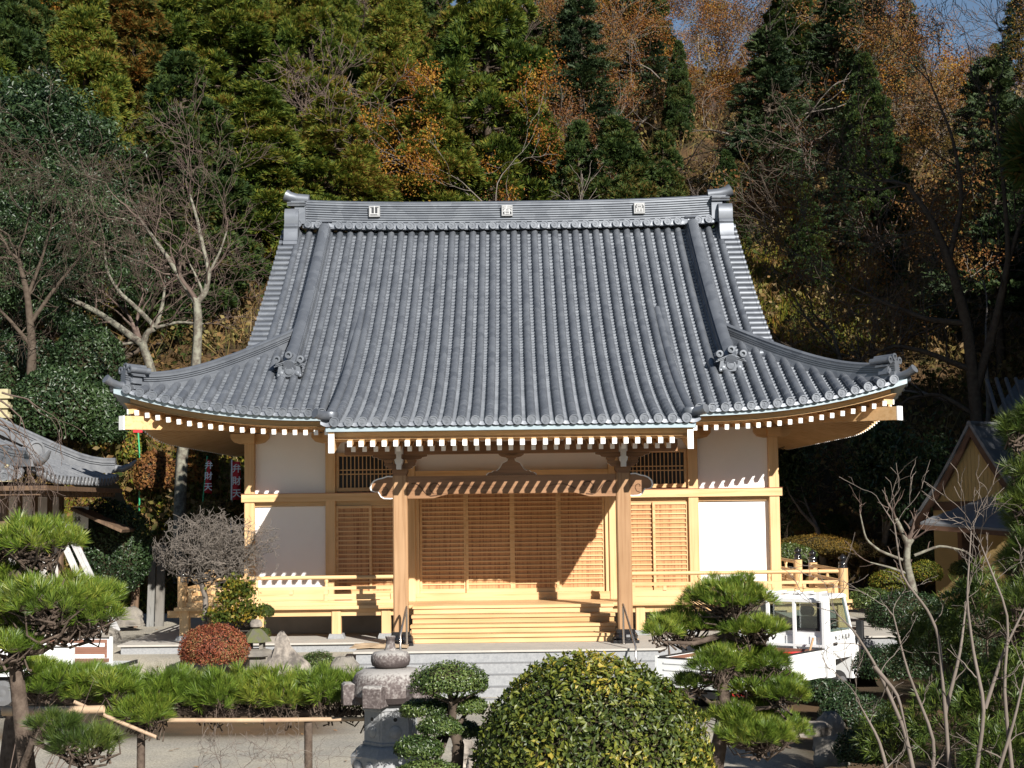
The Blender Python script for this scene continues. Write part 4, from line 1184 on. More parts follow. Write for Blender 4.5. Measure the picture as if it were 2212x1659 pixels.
def pine_twigs(p, c, g, r=0.008, every=6):
    lines = []
    for q in p[::every]:
        c2 = np.array(c) + g.normal(size=3)*0.06; mid = (q+c2)/2 + g.normal(size=3)*0.04 - np.array([0, 0, 0.04])
        lines.append((np.array([c2, mid, q]), np.array([r*1.6, r, r*0.6])))
    return lines
# ------------------------------------------------------------------ wooded hillside
PR = {}
PR['cedar'] = [make_cedar(s, LM['cedar'], rb) for s, rb in ((1, 2.5), (2, 2.9), (3, 2.2))]
PR['bronze'] = [make_cedar(5, LM['bronze'], 2.7)]
PR['cypress'] = [make_cedar(7, LM['cypress'], 2.6, 130, 62, 0.05, 0.24), make_cedar(8, LM['cypress'], 2.2, 115, 62, 0.05, 0.24)]
PR['clear_trunk'] = [make_cedar(9, LM['cypress'], 3.0, 90, 50, 0.52, 0.4)]  # crown kept high so the unseen tree shades only above the house gable
PR['fir'] = [make_fir(11, LM['fir']), make_fir(12, LM['fir'])]
PR['evergreen'] = [make_evergreen(21, LM['evergreen']), make_evergreen(22, LM['evergreen'])]
PR['orange'] = [make_broad(31, LM['orange'], 7000), make_broad(32, LM['orange'], 6000)]
PR['rust'] = [make_broad(33, LM['rust'], 7500, 0.12), make_broad(34, LM['rust'], 6500, 0.12), make_broad(35, LM['rust'], 4200, 0.11)]
PR['olive'] = [make_broad(36, LM['olive'], 6500), make_broad(37, LM['olive'], 5000)]
PR['bare'] = [make_broad(41, None, 0, depth=6, trunkm='twig', name='bare_tree'), make_broad(42, None, 0, depth=6, trunkm='paletwig', name='bare_tree'), make_broad(43, None, 0, depth=6, trunkm='twig', name='bare_tree')]
TNAME = dict(clear_trunk='cedar_tree', cedar='cedar_tree', bronze='cedar_tree', cypress='cypress_tree', fir='fir_tree', evergreen='evergreen_tree', orange='autumn_tree', rust='autumn_tree', olive='autumn_tree', bare='bare_tree')
rt = random.Random(77)
placed = []
def tree_at(kind, px, pytop, Y, label, wf=1.0, var=0, group='trees on the wooded hillside'):
    p = P(px, pytop, Y); z0 = gz(p.x, Y) - 0.2
    h = max(2.5, p.z - z0)
    o = plant(PR[kind][var % len(PR[kind])], label, 'tree', (p.x, Y, z0), h, wf, rt.uniform(0, 6.28), group, TNAME[kind])
    placed.append((p.x, Y)); return o
KEY = [
    ('evergreen', 40, 40, 22, 'broad dark-green glossy evergreen filling the upper left edge', 1.15, 0),
    ('evergreen', 120, 235, 18, 'lower dark-green evergreen crown left of the bare lichened tree', 0.9, 1),
    ('evergreen', 20, 330, 16, 'dark evergreen at the left edge beneath the broad glossy one', 0.9, 0),
    ('orange', 170, -60, 48, 'bright orange tree in the top left corner above the dark evergreen', 1.3, 0),
    ('orange', 60, -70, 52, 'orange-red tree at the very top left, behind the dark evergreen', 1.2, 1),
    ('bronze', 290, -40, 40, 'bronze-tinted cedar right of the dark evergreen', 1.2, 0),
    ('cedar', 400, -90, 44, 'yellow-green cedar between the bronze cedar and the big cedar', 1.15, 2),
    ('cedar', 500, -60, 38, 'big yellow-green cedar above the left end of the roof', 1.35, 1),
    ('cedar', 600, -110, 50, 'tall cedar behind the big one above the left roof end', 0.9, 0),
    ('cedar', 380, 160, 30, 'low spreading cedar behind the bare lichened tree', 1.5, 1),
    ('cedar', 560, 190, 28, 'lower cedar close behind the left ridge end', 1.5, 0),
    ('cedar', 735, -50, 46, 'narrow bright cedar left of the grey twiggy tree', 0.72, 2),
    ('cedar', 845, 75, 37, 'pointed cedar standing above the left plaque of the ridge', 1.1, 0),
    ('cedar', 720, 215, 30, 'low cedar over the ridge left of its first plaque', 1.5, 1),
    ('cedar', 1050, -120, 38, 'tallest cedar, above the middle of the ridge', 1.0, 1),
    ('cedar', 930, 190, 33, 'small cedar at the left foot of the tallest one', 1.3, 2),
    ('cypress', 880, -70, 62, 'dark green conifer at the top between two cedars', 0.9, 0),
    ('cypress', 1160, -40, 58, 'dark green conifer right behind the tallest cedar', 0.75, 1),
    ('cypress', 1240, -30, 56, 'dark green conifer second right of the tallest cedar', 0.85, 0),
    ('bare', 690, 60, 36, 'pale grey twiggy tree between the cedars on the left', 0.75, 1),
    ('bare', 820, 30, 54, 'pinkish leafless tree left of the tallest cedar, high up', 1.1, 0),
    ('bare', 920, 110, 46, 'pinkish leafless tree close left of the tallest cedar', 0.9, 2),
    ('rust', 1210, 110, 44, 'rust-brown tree right of the tallest cedar', 1.25, 0),
    ('olive', 1250, 100, 46, 'olive-yellow tree above the right half of the ridge', 1.1, 0),
    ('rust', 1340, 140, 42, 'orange-brown tree in the middle of the autumn slope', 1.3, 1),
    ('rust', 1420, 170, 38, 'rust tree over the right plaque of the ridge', 1.2, 0),
    ('rust', 1180, 200, 38, 'pale rust tree just right of the tallest cedar foot', 1.1, 2),
    ('cypress', 1335, 265, 26, 'dense green cypress behind the right part of the ridge', 1.1, 0),
    ('cypress', 1250, 270, 27, 'green cypress left of the dense one behind the ridge', 0.9, 1),
    ('cypress', 1430, 290, 27, 'green cypress right of the dense one behind the ridge', 0.95, 1),
    ('bare', 1190, 250, 26, 'grey leafless tree spreading behind the ridge', 0.9, 1),
    ('fir', 1410, 50, 48, 'dark flat-branched conifer over the autumn slope', 1.0, 0),
    ('orange', 1330, -60, 66, 'orange tree at the top, middle of the slope', 1.2, 0),
    ('rust', 1440, -50, 68, 'rust tree at the top right of the middle', 1.2, 1),
    ('cypress', 1465, 90, 44, 'dark conifer right beside the flat-branched one', 0.7, 1),
    ('fir', 1655, 55, 32, 'tall dark fir with layered boughs above the right gable', 1.1, 1),
    ('bare', 1520, 190, 34, 'pinkish leafless tree above the right ridge end', 0.8, 0),
    ('bare', 1500, 300, 28, 'small grey leafless tree just above the right ridge end', 0.8, 1),
    ('orange', 1555, 130, 50, 'golden tree left of the layered fir', 1.2, 0),
    ('olive', 1560, -40, 62, 'yellow tree high above the right ridge end', 1.1, 1),
    ('cypress', 1570, 330, 30, 'dark cypress at the left foot of the layered fir', 0.9, 0),
    ('orange', 1730, 180, 44, 'orange tree right of the layered fir', 1.1, 1),
    ('bare', 1800, 60, 46, 'tall pale leafless tree on the upper right slope', 0.9, 1),
    ('bare', 1870, 130, 42, 'grey leafless tree right of the tall pale one', 0.9, 1),
    ('rust', 1690, 0, 64, 'rust tree behind the top of the layered fir', 1.2, 2),
    ('cypress', 1785, -20, 58, 'green conifer at the top right of the layered fir', 0.85, 0),
    ('evergreen', 1930, 45, 50, 'rounded dark conifer below the patch of sky', 0.85, 1),
    ('orange', 1900, 200, 38, 'bright orange tree on the right slope, in the sun', 1.3, 0),
    ('orange', 1800, 300, 34, 'orange tree in front of the tall pale leafless one', 1.0, 1),
    ('orange', 1950, 150, 40, 'orange tree under the rounded dark conifer', 0.9, 1),
    ('fir', 1810, 360, 28, 'dark conifer on the shaded right slope', 1.1, 0),
    ('cypress', 1740, 400, 26, 'dark cypress low on the right, next to the grassy bank', 0.95, 1),
    ('rust', 1960, 330, 34, 'rust tree above the shaded right slope', 1.2, 0),
    ('olive', 2060, 240, 36, 'olive-brown tree near the right edge, half shaded', 1.2, 0),
    ('rust', 2200, 30, 52, 'rust-brown tree right of the patch of sky', 1.0, 1),
    ('fir', 2195, -40, 50, 'dark conifer in the top right corner', 0.9, 1),
    ('rust', 1940, 0, 74, 'brown tree on the crest left of the patch of sky', 1.0, 2),
    ('fir', 1955, -25, 70, 'small dark conifer on the crest beside the sky', 0.7, 0),
    ('rust', 2105, 130, 60, 'thin brown tree on the crest under the sky', 1.0, 2),
    ('orange', 2020, 470, 30, 'dim orange tree deep in the shaded right slope', 1.0, 0),
    ('cypress', 2130, 420, 26, 'dark cypress in the shade at the right edge', 1.0, 0),
    ('fir', 1920, 480, 26, 'shaded dark conifer above the right eave corner', 1.0, 1),
]
for kind, px, py, Y, lab, wf, var in KEY: tree_at(kind, px, py, Y, lab, wf, var)

# the rest of the wood: rows climbing the slope
fill = []
for row, Y in enumerate((15, 20, 25, 29, 33, 37, 41, 46, 51, 56, 61, 66, 71, 77)):
    D = Y - CAM_Y; hw = 1106/FPX*D + 2
    x = -hw + rt.uniform(0, 3)
    while x < hw:
        yy = Y + rt.uniform(-2.5, 2.5)
        if abs(x) < 9.5 and Y < 30 or (7.4 < x < 12.5 and 20 < yy < 35) or (x < -5.6 and Y < 22): x += 2.0; continue
        if all((x-a)**2 + (yy-b)**2 > 4.0 for a, b in placed):
            fx = x/hw; gap = abs(x - 0.291*D) < 2.6 and Y > 50
            u = rt.random()
            if fx < -0.05: kind = ('cedar' if u < .62 else 'bare' if u < .82 else 'cypress' if u < .92 else 'bronze') if Y < 55 else ('cedar' if u < .35 else 'bare' if u < .65 else 'rust' if u < .9 else 'cypress')
            else: kind = 'rust' if u < .30 else 'bare' if u < .50 else 'orange' if u < .63 else 'olive' if u < .76 else 'cypress' if u < .90 else 'fir'
            if fx > .25 and Y < 32: kind = 'fir' if u < .28 else 'cypress' if u < .5 else 'orange' if u < .64 else 'rust' if u < .78 else 'bare'
            h = rt.uniform(6.5, 9.5) if kind in ('rust', 'bare', 'orange', 'olive') else rt.uniform(8, 12)
            if gap: h = 3.5; kind = 'bare' if rt.random() < .5 else 'rust'
            q_ = to_px((x, yy, gz(x, yy)+h))
            if 1960 < q_[0] < 2165 and q_[1] < 95: h = max(1.5, h - (95-q_[1])*(yy-CAM_Y)/FPX)
            fill.append((kind, x, yy, h, row)); placed.append((x, yy))
        x += rt.uniform(3.2, 4.8)
KW = dict(cedar='yellow-green cedar', bronze='bronze cedar', cypress='dark green cypress', fir='dark layered fir', evergreen='dark evergreen', orange='orange-leaved tree', rust='rust-brown tree', olive='yellow-olive tree', bare='leafless twiggy tree')
ORD = ['first', 'second', 'third', 'fourth', 'fifth', 'sixth', 'seventh', 'eighth', 'ninth', 'tenth', 'eleventh', 'twelfth', 'thirteenth', 'fourteenth', 'fifteenth', 'sixteenth', 'seventeenth', 'eighteenth', 'nineteenth', 'twentieth']
BAND = ['at the foot of the hillside', 'a little above the foot of the hillside', 'low on the hillside', 'just above the low trees', 'behind the temple ridge', 'in the second line behind the ridge', 'below the middle of the hillside', 'across the middle of the hillside', 'just above the middle of the hillside', 'on the upper hillside', 'high on the hillside', 'very high on the hillside', 'near the top of the hillside', 'along the crest of the hill']
from collections import Counter
tot = Counter((k, r_) for k, x, y, h, r_ in fill); cnt = Counter()
for kind, x, y, h, row in sorted(fill, key=lambda t: t[1]/(t[2]-CAM_Y)):
    i = cnt[(kind, row)]; cnt[(kind, row)] += 1
    lab = '%s %s' % (KW[kind], BAND[row])
    if tot[(kind, row)] > 1: lab += ', %s from the left' % ORD[i]
    plant(PR[kind][rt.randrange(len(PR[kind]))], lab, 'tree', (x, y, gz(x, y)-0.2), h, rt.uniform(0.85, 1.25), rt.uniform(0, 6.28), 'trees on the wooded hillside', TNAME[kind])

# undergrowth on the slope
g = rng(90)
n = 12000
Y = g.uniform(8.5, 84, n); hw = 1106/FPX*(Y-CAM_Y)+2; X = g.uniform(-1, 1, n)*hw
keep = ~((np.abs(X) < 7.0) & (Y < 13)); X = X[keep]; Y = Y[keep]
pos = np.array([(a, b, gz(a, b)-0.05) for a, b in zip(X, Y)])
parts = []
for v in range(4):
    tv = []; tf = []
    for k in range(7):
        o = len(tv); tip = np.array([g.normal()*.45, g.normal()*.45, g.uniform(.5, 1.1)]); tv += blade((0, 0, 0), tip, .022); tf.append((o, o+1, o+2, o+3))
        for q in range(2):
            o = len(tv); c_ = tip*g.uniform(.4, 1.05); d_ = unit(g.normal(size=3))*.17; tv += blade(c_, c_+d_, .10); tf.append((o, o+1, o+2, o+3))
    s = np.arange(len(pos)) % 4 == v
    parts.append(scatter(np.array(tv), np.array(tf), pos[s], np.array([0, -0.25, 1.0]) + g.normal(size=(s.sum(), 3))*0.2, g.uniform(0.4, 1.5, s.sum()), g))
o = npmesh('undergrowth', *join(parts), LM['brush']); tag(o, kind='stuff')

# fallen trunks and a lit grassy bank on the right
g = rng(91); n = 2600
X = g.uniform(7.6, 13.0, n); Y = g.uniform(22, 34, n)
pos = np.array([(a, b, gz(a, b)-0.03) for a, b in zip(X, Y)])
tv, tf = tmpl_fan(9, 0.8, 0.55, 0.035, g)
o = npmesh('bank_grass', *scatter(tv, tf, pos, np.array([0, -.2, 1.0]) + g.normal(size=(n, 3))*0.3, g.uniform(0.5, 1.3, n), g), LM['cover']); tag(o, kind='stuff')
# yellow-green ground cover on the left slope
n = 22000
X = g.uniform(-12.5, -5.6, n); Y = g.uniform(7.2, 19, n)
pos = np.array([(a, b, gz(a, b)+0.02) for a, b in zip(X, Y)])
tv, tf = tmpl_fan(5, 1.3, 0.13, 0.08, g)
o = npmesh('slope_ground_cover', *scatter(tv, tf, pos, np.array([0, -.35, 1.0]) + g.normal(size=(n, 3))*0.35, g.uniform(0.5, 1.4, n), g), LM['cover']); tag(o, kind='stuff')
# ------------------------------------------------------------------ stone lantern
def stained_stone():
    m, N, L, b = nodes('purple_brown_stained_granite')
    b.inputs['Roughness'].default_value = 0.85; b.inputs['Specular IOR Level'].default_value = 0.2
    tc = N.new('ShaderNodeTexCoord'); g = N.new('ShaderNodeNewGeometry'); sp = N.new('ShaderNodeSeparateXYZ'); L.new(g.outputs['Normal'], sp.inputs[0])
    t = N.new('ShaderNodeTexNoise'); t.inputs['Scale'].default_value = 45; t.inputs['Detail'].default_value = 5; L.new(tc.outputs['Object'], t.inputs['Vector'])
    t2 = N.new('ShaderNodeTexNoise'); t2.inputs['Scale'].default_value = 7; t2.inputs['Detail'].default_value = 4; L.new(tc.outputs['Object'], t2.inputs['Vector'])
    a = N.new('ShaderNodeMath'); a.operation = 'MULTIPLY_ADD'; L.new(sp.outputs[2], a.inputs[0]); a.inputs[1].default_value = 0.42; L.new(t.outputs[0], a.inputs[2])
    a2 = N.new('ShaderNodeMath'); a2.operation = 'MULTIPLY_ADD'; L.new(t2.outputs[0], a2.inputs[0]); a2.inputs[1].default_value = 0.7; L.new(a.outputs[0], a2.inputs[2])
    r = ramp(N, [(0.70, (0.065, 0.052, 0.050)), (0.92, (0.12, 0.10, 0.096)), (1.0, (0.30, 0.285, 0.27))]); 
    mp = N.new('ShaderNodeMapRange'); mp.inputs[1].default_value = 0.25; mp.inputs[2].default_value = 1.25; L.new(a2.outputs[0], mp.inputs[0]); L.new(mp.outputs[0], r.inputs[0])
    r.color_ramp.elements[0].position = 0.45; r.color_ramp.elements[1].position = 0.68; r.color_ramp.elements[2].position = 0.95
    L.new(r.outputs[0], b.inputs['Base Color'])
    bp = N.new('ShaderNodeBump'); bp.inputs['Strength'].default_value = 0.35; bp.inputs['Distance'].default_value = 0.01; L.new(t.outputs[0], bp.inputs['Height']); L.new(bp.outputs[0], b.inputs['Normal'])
    return m
STAIN = stained_stone()
lz = -2.37; _p = P(845, 1655, -15.0); lx, ly = _p.x, _p.y; LS = 14.0/18.1
lan = thing('stone_lantern', 'large granite garden lantern with stained domed cap and vase-shaped top', 'lantern', (lx, ly, lz))
def hexlathe(m, prof, mi=0, rot=0.0, n=6):
    vs = []
    for r, z in prof:
        for k in range(n):
            a = rot + 2*math.pi*k/n; vs.append((lx+r*math.cos(a), ly+r*math.sin(a), lz+z))
    fs = [(j*n+k, j*n+(k+1) % n, (j+1)*n+(k+1) % n, (j+1)*n+k) for j in range(len(prof)-1) for k in range(n)]
    fs += [tuple(reversed(range(n))), tuple((len(prof)-1)*n+k for k in range(n))]
    return m.add(vs, fs, mi)
_lanobs = len(bpy.data.objects)
m = MB(); hexlathe(m, [(0.40, 0.0), (0.46, 0.03), (0.43, 0.07), (0.47, 0.12), (0.475, 0.22), (0.455, 0.25), (0.43, 0.27), (0.41, 0.30), (0.37, 0.33), (0.36, 0.335)], 0, R(15))
for k in range(6):
    a = R(45+60*k); c = Vector((lx+0.415*math.cos(a), ly+0.415*math.sin(a), lz+0.17)); t_ = Vector((-math.sin(a), math.cos(a), 0)); n_ = Vector((math.cos(a), math.sin(a), 0))
    for q in (-0.10, 0.10): m.lathe([(0.07, 0), (0.065, 0.012), (0.04, 0.02), (0.01, 0.022)], c+t_*q-Vector((0, 0, 0.06)), 10, 0, (t_, Vector((0, 0, 1)), n_))
m.build('base', M['granite'], lan, smooth=30)
m = MB(); hexlathe(m, [(0.33, 0.335), (0.335, 0.37), (0.315, 0.385), (0.31, 0.72), (0.335, 0.74), (0.33, 0.80)], 0, R(15))
for k in range(6):
    a = R(45+60*k); t_ = Vector((-math.sin(a), math.cos(a), 0)); n_ = Vector((math.cos(a), math.sin(a), 0)); c = Vector((lx, ly, lz)) + n_*0.27
    m.obox(c+Vector((0, 0, 0.565))+n_*0.002, t_, Vector((0, 0, 1)), n_, 0.125, 0.165, 0.006)
    m.lathe([(0.075, 0.0), (0.07, 0.02), (0.04, 0.035), (0.01, 0.04)], c+Vector((0, 0, 0.50)), 12, 0, (t_, Vector((0, 0, 1)), n_))
    m.lathe([(0.045, 0.0), (0.045, 0.012), (0.028, 0.014)], c+Vector((0, 0, 0.64)), 12, 0, (t_, Vector((0, 0, 1)), n_))
    m.lathe([(0.024, 0.010), (0.024, 0.016)], c+Vector((0, 0, 0.64)), 10, 1, (t_, Vector((0, 0, 1)), n_))
m.build('fire_box', [M['granite'], M['dark']], lan, smooth=30)
m = MB(); m.lathe([(0.30, 0.80), (0.40, 0.83), (0.455, 0.90), (0.45, 1.03), (0.435, 1.10), (0.40, 1.155), (0.33, 1.19), (0.20, 1.205), (0.02, 1.21)], (lx, ly, lz), 40)
for k in range(6):
    a = R(15+60*k-3); n_ = Vector((math.cos(a), math.sin(a), 0)); t_ = Vector((-math.sin(a), math.cos(a), 0)); c = Vector((lx, ly, lz)) + n_*0.455 + Vector((0, 0, 0.925))
    pf = [(-0.13, -0.125), (0.115, -0.125), (0.115, 0.10), (0.085, 0.125), (0.0, 0.125), (-0.13, 0.06)]
    m.prism(pf, lambda u, z, t: c + n_*u + Vector((0, 0, z)) + t_*t, -0.115, 0.115)
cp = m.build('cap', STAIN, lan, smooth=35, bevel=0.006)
m = MB(); m.lathe([(0.16, 1.205), (0.215, 1.235), (0.232, 1.29), (0.228, 1.345), (0.20, 1.385), (0.13, 1.40), (0.075, 1.41), (0.06, 1.44), (0.05, 1.50), (0.052, 1.54), (0.062, 1.56), (0.058, 1.572), (0.045, 1.565), (0.02, 1.55)], (lx, ly, lz), 32)
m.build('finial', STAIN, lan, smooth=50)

m = MB(); hexlathe(m, [(0.62, -0.95), (0.62, -0.55), (0.56, -0.50), (0.50, -0.30), (0.44, -0.18), (0.40, -0.12), (0.40, 0.0)], 0, R(15)); m.build('pedestal', M['granite'], lan, smooth=30)
for o in lan.children: o.data.transform(Matrix.Translation((lx, ly, lz)) @ Matrix.Scale(LS, 4) @ Matrix.Translation((-lx, -ly, -lz)))
lan.location.z = -3.1
for o in lan.children: o.matrix_parent_inverse = Matrix.Translation(-lan.location)

# ------------------------------------------------------------------ clipped shrubs
def shrub(name, label, cat, c, comps, mat_, twigs=None, group=None, base=None):
    """comps: list of (V, F) leaves; twigs: (V, F)"""
    b = base or (c[0], c[1], gz(c[0], c[1]))
    t = thing(name, label, cat, b, 0, group)
    npmesh('foliage', *join(comps), mat_, t)
    if twigs is not None: npmesh('stems', *twigs, TW['bark'], t, smooth=True)
    return t
g = rng(201)
Yg = -16.6; c = np.array(P(1276, 1580, Yg)) ; c[2] = P(1276, 1412, Yg).z - .92
lv = clipped(14000, c, .965, .90, .92, 0.056, g, 0.46, 0.10, -0.6, 0.022, 1.1)
lv2 = clipped(7000, c, .89, .83, .85, 0.056, g, 0.42, 0.10, -0.6, 0.035, 1.0)
out = []; ends = []
for k in range(5): grow(c + [g.uniform(-.2, .2), g.uniform(-.2, .2), -0.95], [g.uniform(-.5, .5), g.uniform(-.5, .5), 1], 0.7, 0.03, 3, g, out, ends, ang=0.6)
t = shrub('evergreen_bush', 'big rounded glossy bush with yellowing leaves in the middle foreground', 'bush', c, [lv, lv2], LM['osman'], tubes(out, 5))
npmesh('inner_twigs', *core(c, .965, .90, .92, 0.80, -0.6), TW['shrubcore'], t, smooth=True)

def topiary(label, base, pads, trunk, mat_, leaf, g, dens=2600, name='topiary_tree', trunkm='bark'):
    t = thing(name, label, 'tree', base)
    for cc, rx, ry, rz in pads:
        n = int(dens*max(0.1, rx*ry)/0.12)
        o = npmesh('foliage_pad', *join([clipped(n, cc, rx, ry, rz, leaf, g, 0.5, 0.05, -0.55, 0.05), clipped(n//2, cc, rx*.9, ry*.9, rz*.88, leaf, g, 0.5, 0.04, -0.7, 0.05)]), mat_, t)
        npmesh('inner_twigs', *core(cc, rx, ry, rz, 0.78, -0.45), TW['shrubcore'], o, smooth=True)
    npmesh('trunk', *tubes(trunk, 7), TW[trunkm], t, smooth=True)
    return t
Yb = -16.2; KB = 12.8/17.6
def pad(px, py, Y, rx, ry, rz): 
    p = P(px, py, Y); return (np.array(p), rx*KB, ry*KB, rz*KB)
pads = [pad(972, 1474, Yb, .46, .40, .24), pad(920, 1533, Yb+.15, .30, .26, .13), pad(1015, 1527, Yb+.1, .20, .2, .12), pad(950, 1572, Yb-.25, .24, .22, .12), pad(905, 1618, Yb-.35, .27, .25, .15), pad(925, 1668, Yb-.5, .36, .26, .13), pad(1000, 1580, Yb+.35, .22, .2, .12)]
tr = [P(985, 1690, Yb), P(990, 1610, Yb), P(975, 1560, Yb+.05), P(980, 1520, Yb), P(968, 1490, Yb)]
lines = [(np.array([tuple(tr[0])[:2]+(-3.2,)]+[tuple(q) for q in tr]), np.array([.05, .055, .05, .042, .035, .02]))]
for cc, rx, ry, rz in pads: lines.append((np.array([tr[2], (np.array(tr[2])+cc)/2-[0, 0, .06], cc]), np.array([.03, .022, .012])))
for a in range(5): lines.append((np.array([tr[3], np.array(pads[0][0])+[.28*math.cos(a*1.3), .25*math.sin(a*1.3), -.06]]), np.array([.018, .008])))
topiary('cloud-pruned boxwood with flat green pads, right beside the large stone lantern', (P(985, 1659, Yb).x, Yb, -3.1), pads, lines, LM['box'], 0.027, g, 3600)

# red dome, small green dome, two little balls
def dome(label, px, py, Y, rx, rz, mat_, leaf, n, seed, name='clipped_shrub', ry=None, flat=-0.5, w=0.5):
    g = rng(seed); c = np.array(P(px, py, Y)); ry = ry or rx
    t = thing(name, label, 'shrub', (c[0], Y, gz(c[0], Y)))
    npmesh('foliage', *join([clipped(n, c, rx, ry, rz, leaf, g, w, 0.07, flat, 0.03, 1.0), clipped(n//2, c, rx*.92, ry*.92, rz*.9, leaf, g, w, 0.05, flat, 0.03, 1.0)]), mat_, t)
    npmesh('inner_twigs', *core(c, rx, ry, rz, 0.82, flat), TW['shrubcore'], t, smooth=True)
    return t
dome('red-leaved domed shrub in front of the veranda left end', 463, 1404, -4.0, .565, .42, LM['red'], .034, 8000, 210)
dome('low green clipped dome right of the pointed rock', 688, 1442, -4.4, .33, .27, LM['box'], .028, 3200, 211)
for (px, py, Y, r, lab) in ((574, 1322, -2.6, .15, 'tiny round topiary ball in front of the left veranda posts'), (569, 1369, -2.7, .12, 'lowest small topiary tuft under the tiny ball, behind the mossy lantern')):
    c = np.array(P(px, py, Y)); zb_ = gz(c[0], Y)
    topiary(lab, (c[0], Y, zb_), [(c, r, r, r*.85)], [(np.array([(c[0]-.03, Y, zb_), (c[0]-.02, Y, (zb_+c[2])/2), c]), np.array([.022, .018, .012]))], LM['cypress'], .024, g, 5000)
# hedge and shrubs behind
hx = dome('tall dark-green hedge between the left building and the dark tree trunk', 238, 1185, 2.2, .85, 1.0, LM['evergreen'], .07, 7000, 212, 'hedge', .6, -0.9)
for i, (px, py, Y, rx, rz, mm, lab) in enumerate((
        (1760, 1182, 7.5, 1.0, .30, 'olive', 'flat brown-green hedge mound right behind the right veranda railing'),
        (1700, 1200, 6.5, .7, .28, 'box', 'green hedge mound between the right wall and the side stair posts'),
        (1850, 1190, 8.5, .9, .32, 'brush', 'brownish hedge mound behind the right corner post'),
        (2028, 1190, 7.5, .75, .42, 'box', 'green mossy mound shrub under the eaves of the beige house'),
        (2085, 1232, 3.0, .32, .22, 'osman', 'yellow-green clipped shrub before the wall of the beige house'),
        (1925, 1262, 0.5, .42, .30, 'cover', 'yellow-green low shrub left of the lichened old trunk'),
        (1880, 1300, -1.0, .45, .26, 'box', 'low green shrub right of the white truck roof'),
        (2000, 1240, 2.0, .35, .28, 'cover', 'yellowish tuft shrub between lichened trunk and beige house'),
        (1735, 1130, 9.5, .45, .40, 'cypress', 'small cloud-pruned conifer close behind the right wall corner'),
        (1800, 1140, 9.8, .40, .35, 'cypress', 'small round conifer under the glossy tree on the right'),
        (1960, 1330, -3.5, .7, .42, 'evergreen', 'shaded dark bush right of the truck cab'),
        (2080, 1390, -4.5, .8, .55, 'evergreen', 'shaded dark bush below the beige house'),
        (1930, 1440, -6.5, .6, .32, 'evergreen', 'shaded bush on the ground in front of the truck cab'),
        (1790, 1500, -6.8, .42, .22, 'evergreen', 'low dark bush beside the front wheel of the right truck'),
        (1850, 1545, -8.5, .5, .28, 'evergreen', 'dark bush behind the dark upright rock'),
        (1700, 1500, -7.5, .35, .18, 'box', 'low dark shrub under the side of the right truck bed'),
        (1880, 1620, -11.0, .42, .3, 'evergreen', 'dark bush right of the dark upright rock'))):
    dome(lab, px, py, Y, rx, rz, LM[mm], .045, int(5200*rx), 220+i, 'garden_shrub', rx*.8, -0.5)

# ------------------------------------------------------------------ pines
def pine(label, base, pads, trunk, limbs, g, mat_, tufts=150, needle=.115, w=.0042, k=22, name='pine_tree', twr=.008, upw=0.8):
    t = thing(name, label, 'tree', base)
    tl = list(trunk)
    for cc, rx, ry, rz in pads:
        n = int(tufts*(rx*ry)/0.1) + 18
        (V, F), p = pine_pad(n, cc, rx, ry, rz, g, needle, w, k, upw=upw)
        npmesh('needle_pad', V, F, mat_, t)
        tl += pine_twigs(p, np.array(cc)-[0, 0, rz*.6], g, twr, 5)
    npmesh('trunk', *tubes(tl + limbs, 6), TW['pinebark'], t, smooth=True)
    return t
g = rng(301); Yp = -13.0
pp = [(1576, 1302, .42, .23), (1475, 1358, .33, .17), (1430, 1372, .16, .12), (1624, 1363, .33, .12), (1583, 1413, .36, .13), (1546, 1443, .24, .16), (1503, 1483, .20, .10), (1640, 1488, .42, .22), (1696, 1508, .20, .13), (1596, 1556, .33, .15), (1684, 1585, .28, .2), (1639, 1596, .34, .16), (1650, 1440, .24, .14)]
pads = [(np.array(P(a, b, Yp + 0.25*math.sin(i*2.1))), rx, rx*.85, rz) for i, (a, b, rx, rz) in enumerate(pp)]
tr = [P(1540, 1680, Yp), P(1556, 1594, Yp), P(1566, 1518, Yp), P(1556, 1443, Yp), P(1566, 1370, Yp), P(1575, 1315, Yp)]
limbs = []
for i, (cc, rx, ry, rz) in enumerate(pads):
    j = int(np.argmin([abs(q[2]-cc[2]+.12) for q in tr])); s = np.array(tr[j])
    limbs.append((np.array([s, (s*.5+cc*.5)+[0, 0, -.09], cc-[0, 0, rz*.6]]), np.array([.04, .026, .014])))
pine('cloud-pruned pine with bright needle pads in front of the white truck', (tr[0].x, Yp, gz(tr[0].x, Yp)), pads, [(np.array(tr), np.array([.10, .085, .07, .055, .04, .02]))], limbs, g, LM['pine'], 280, .125, .0052)
g = rng(302); Yp = -17.0; KP = 12.0/14.8
pp = [(78, 1180, .38, .22), (20, 1262, .26, .18), (112, 1312, .44, .24), (187, 1296, .28, .17), (62, 1350, .36, .16), (202, 1336, .22, .12), (-10, 1330, .3, .2), (-20, 1200, .25, .2), (20, 1405, .25, .13), (150, 1352, .28, .14)]
pads = [(np.array(P(a, b, Yp + 0.2*math.sin(i*2.1))), rx*KP*1.1, rx*.85*KP, rz*KP) for i, (a, b, rx, rz) in enumerate(pp)]
tr = [P(60, 1680, Yp), P(38, 1480, Yp), P(30, 1410, Yp), P(25, 1330, Yp), P(40, 1240, Yp), P(62, 1205, Yp)]
limbs = []
for i, (cc, rx, ry, rz) in enumerate(pads):
    j = int(np.argmin([abs(q[2]-cc[2]+.1) for q in tr])); s = np.array(tr[j])
    limbs.append((np.array([s, (s*.5+cc*.5)+[0, 0, -.09], cc-[0, 0, rz*.6]]), np.array([.045, .028, .014])))
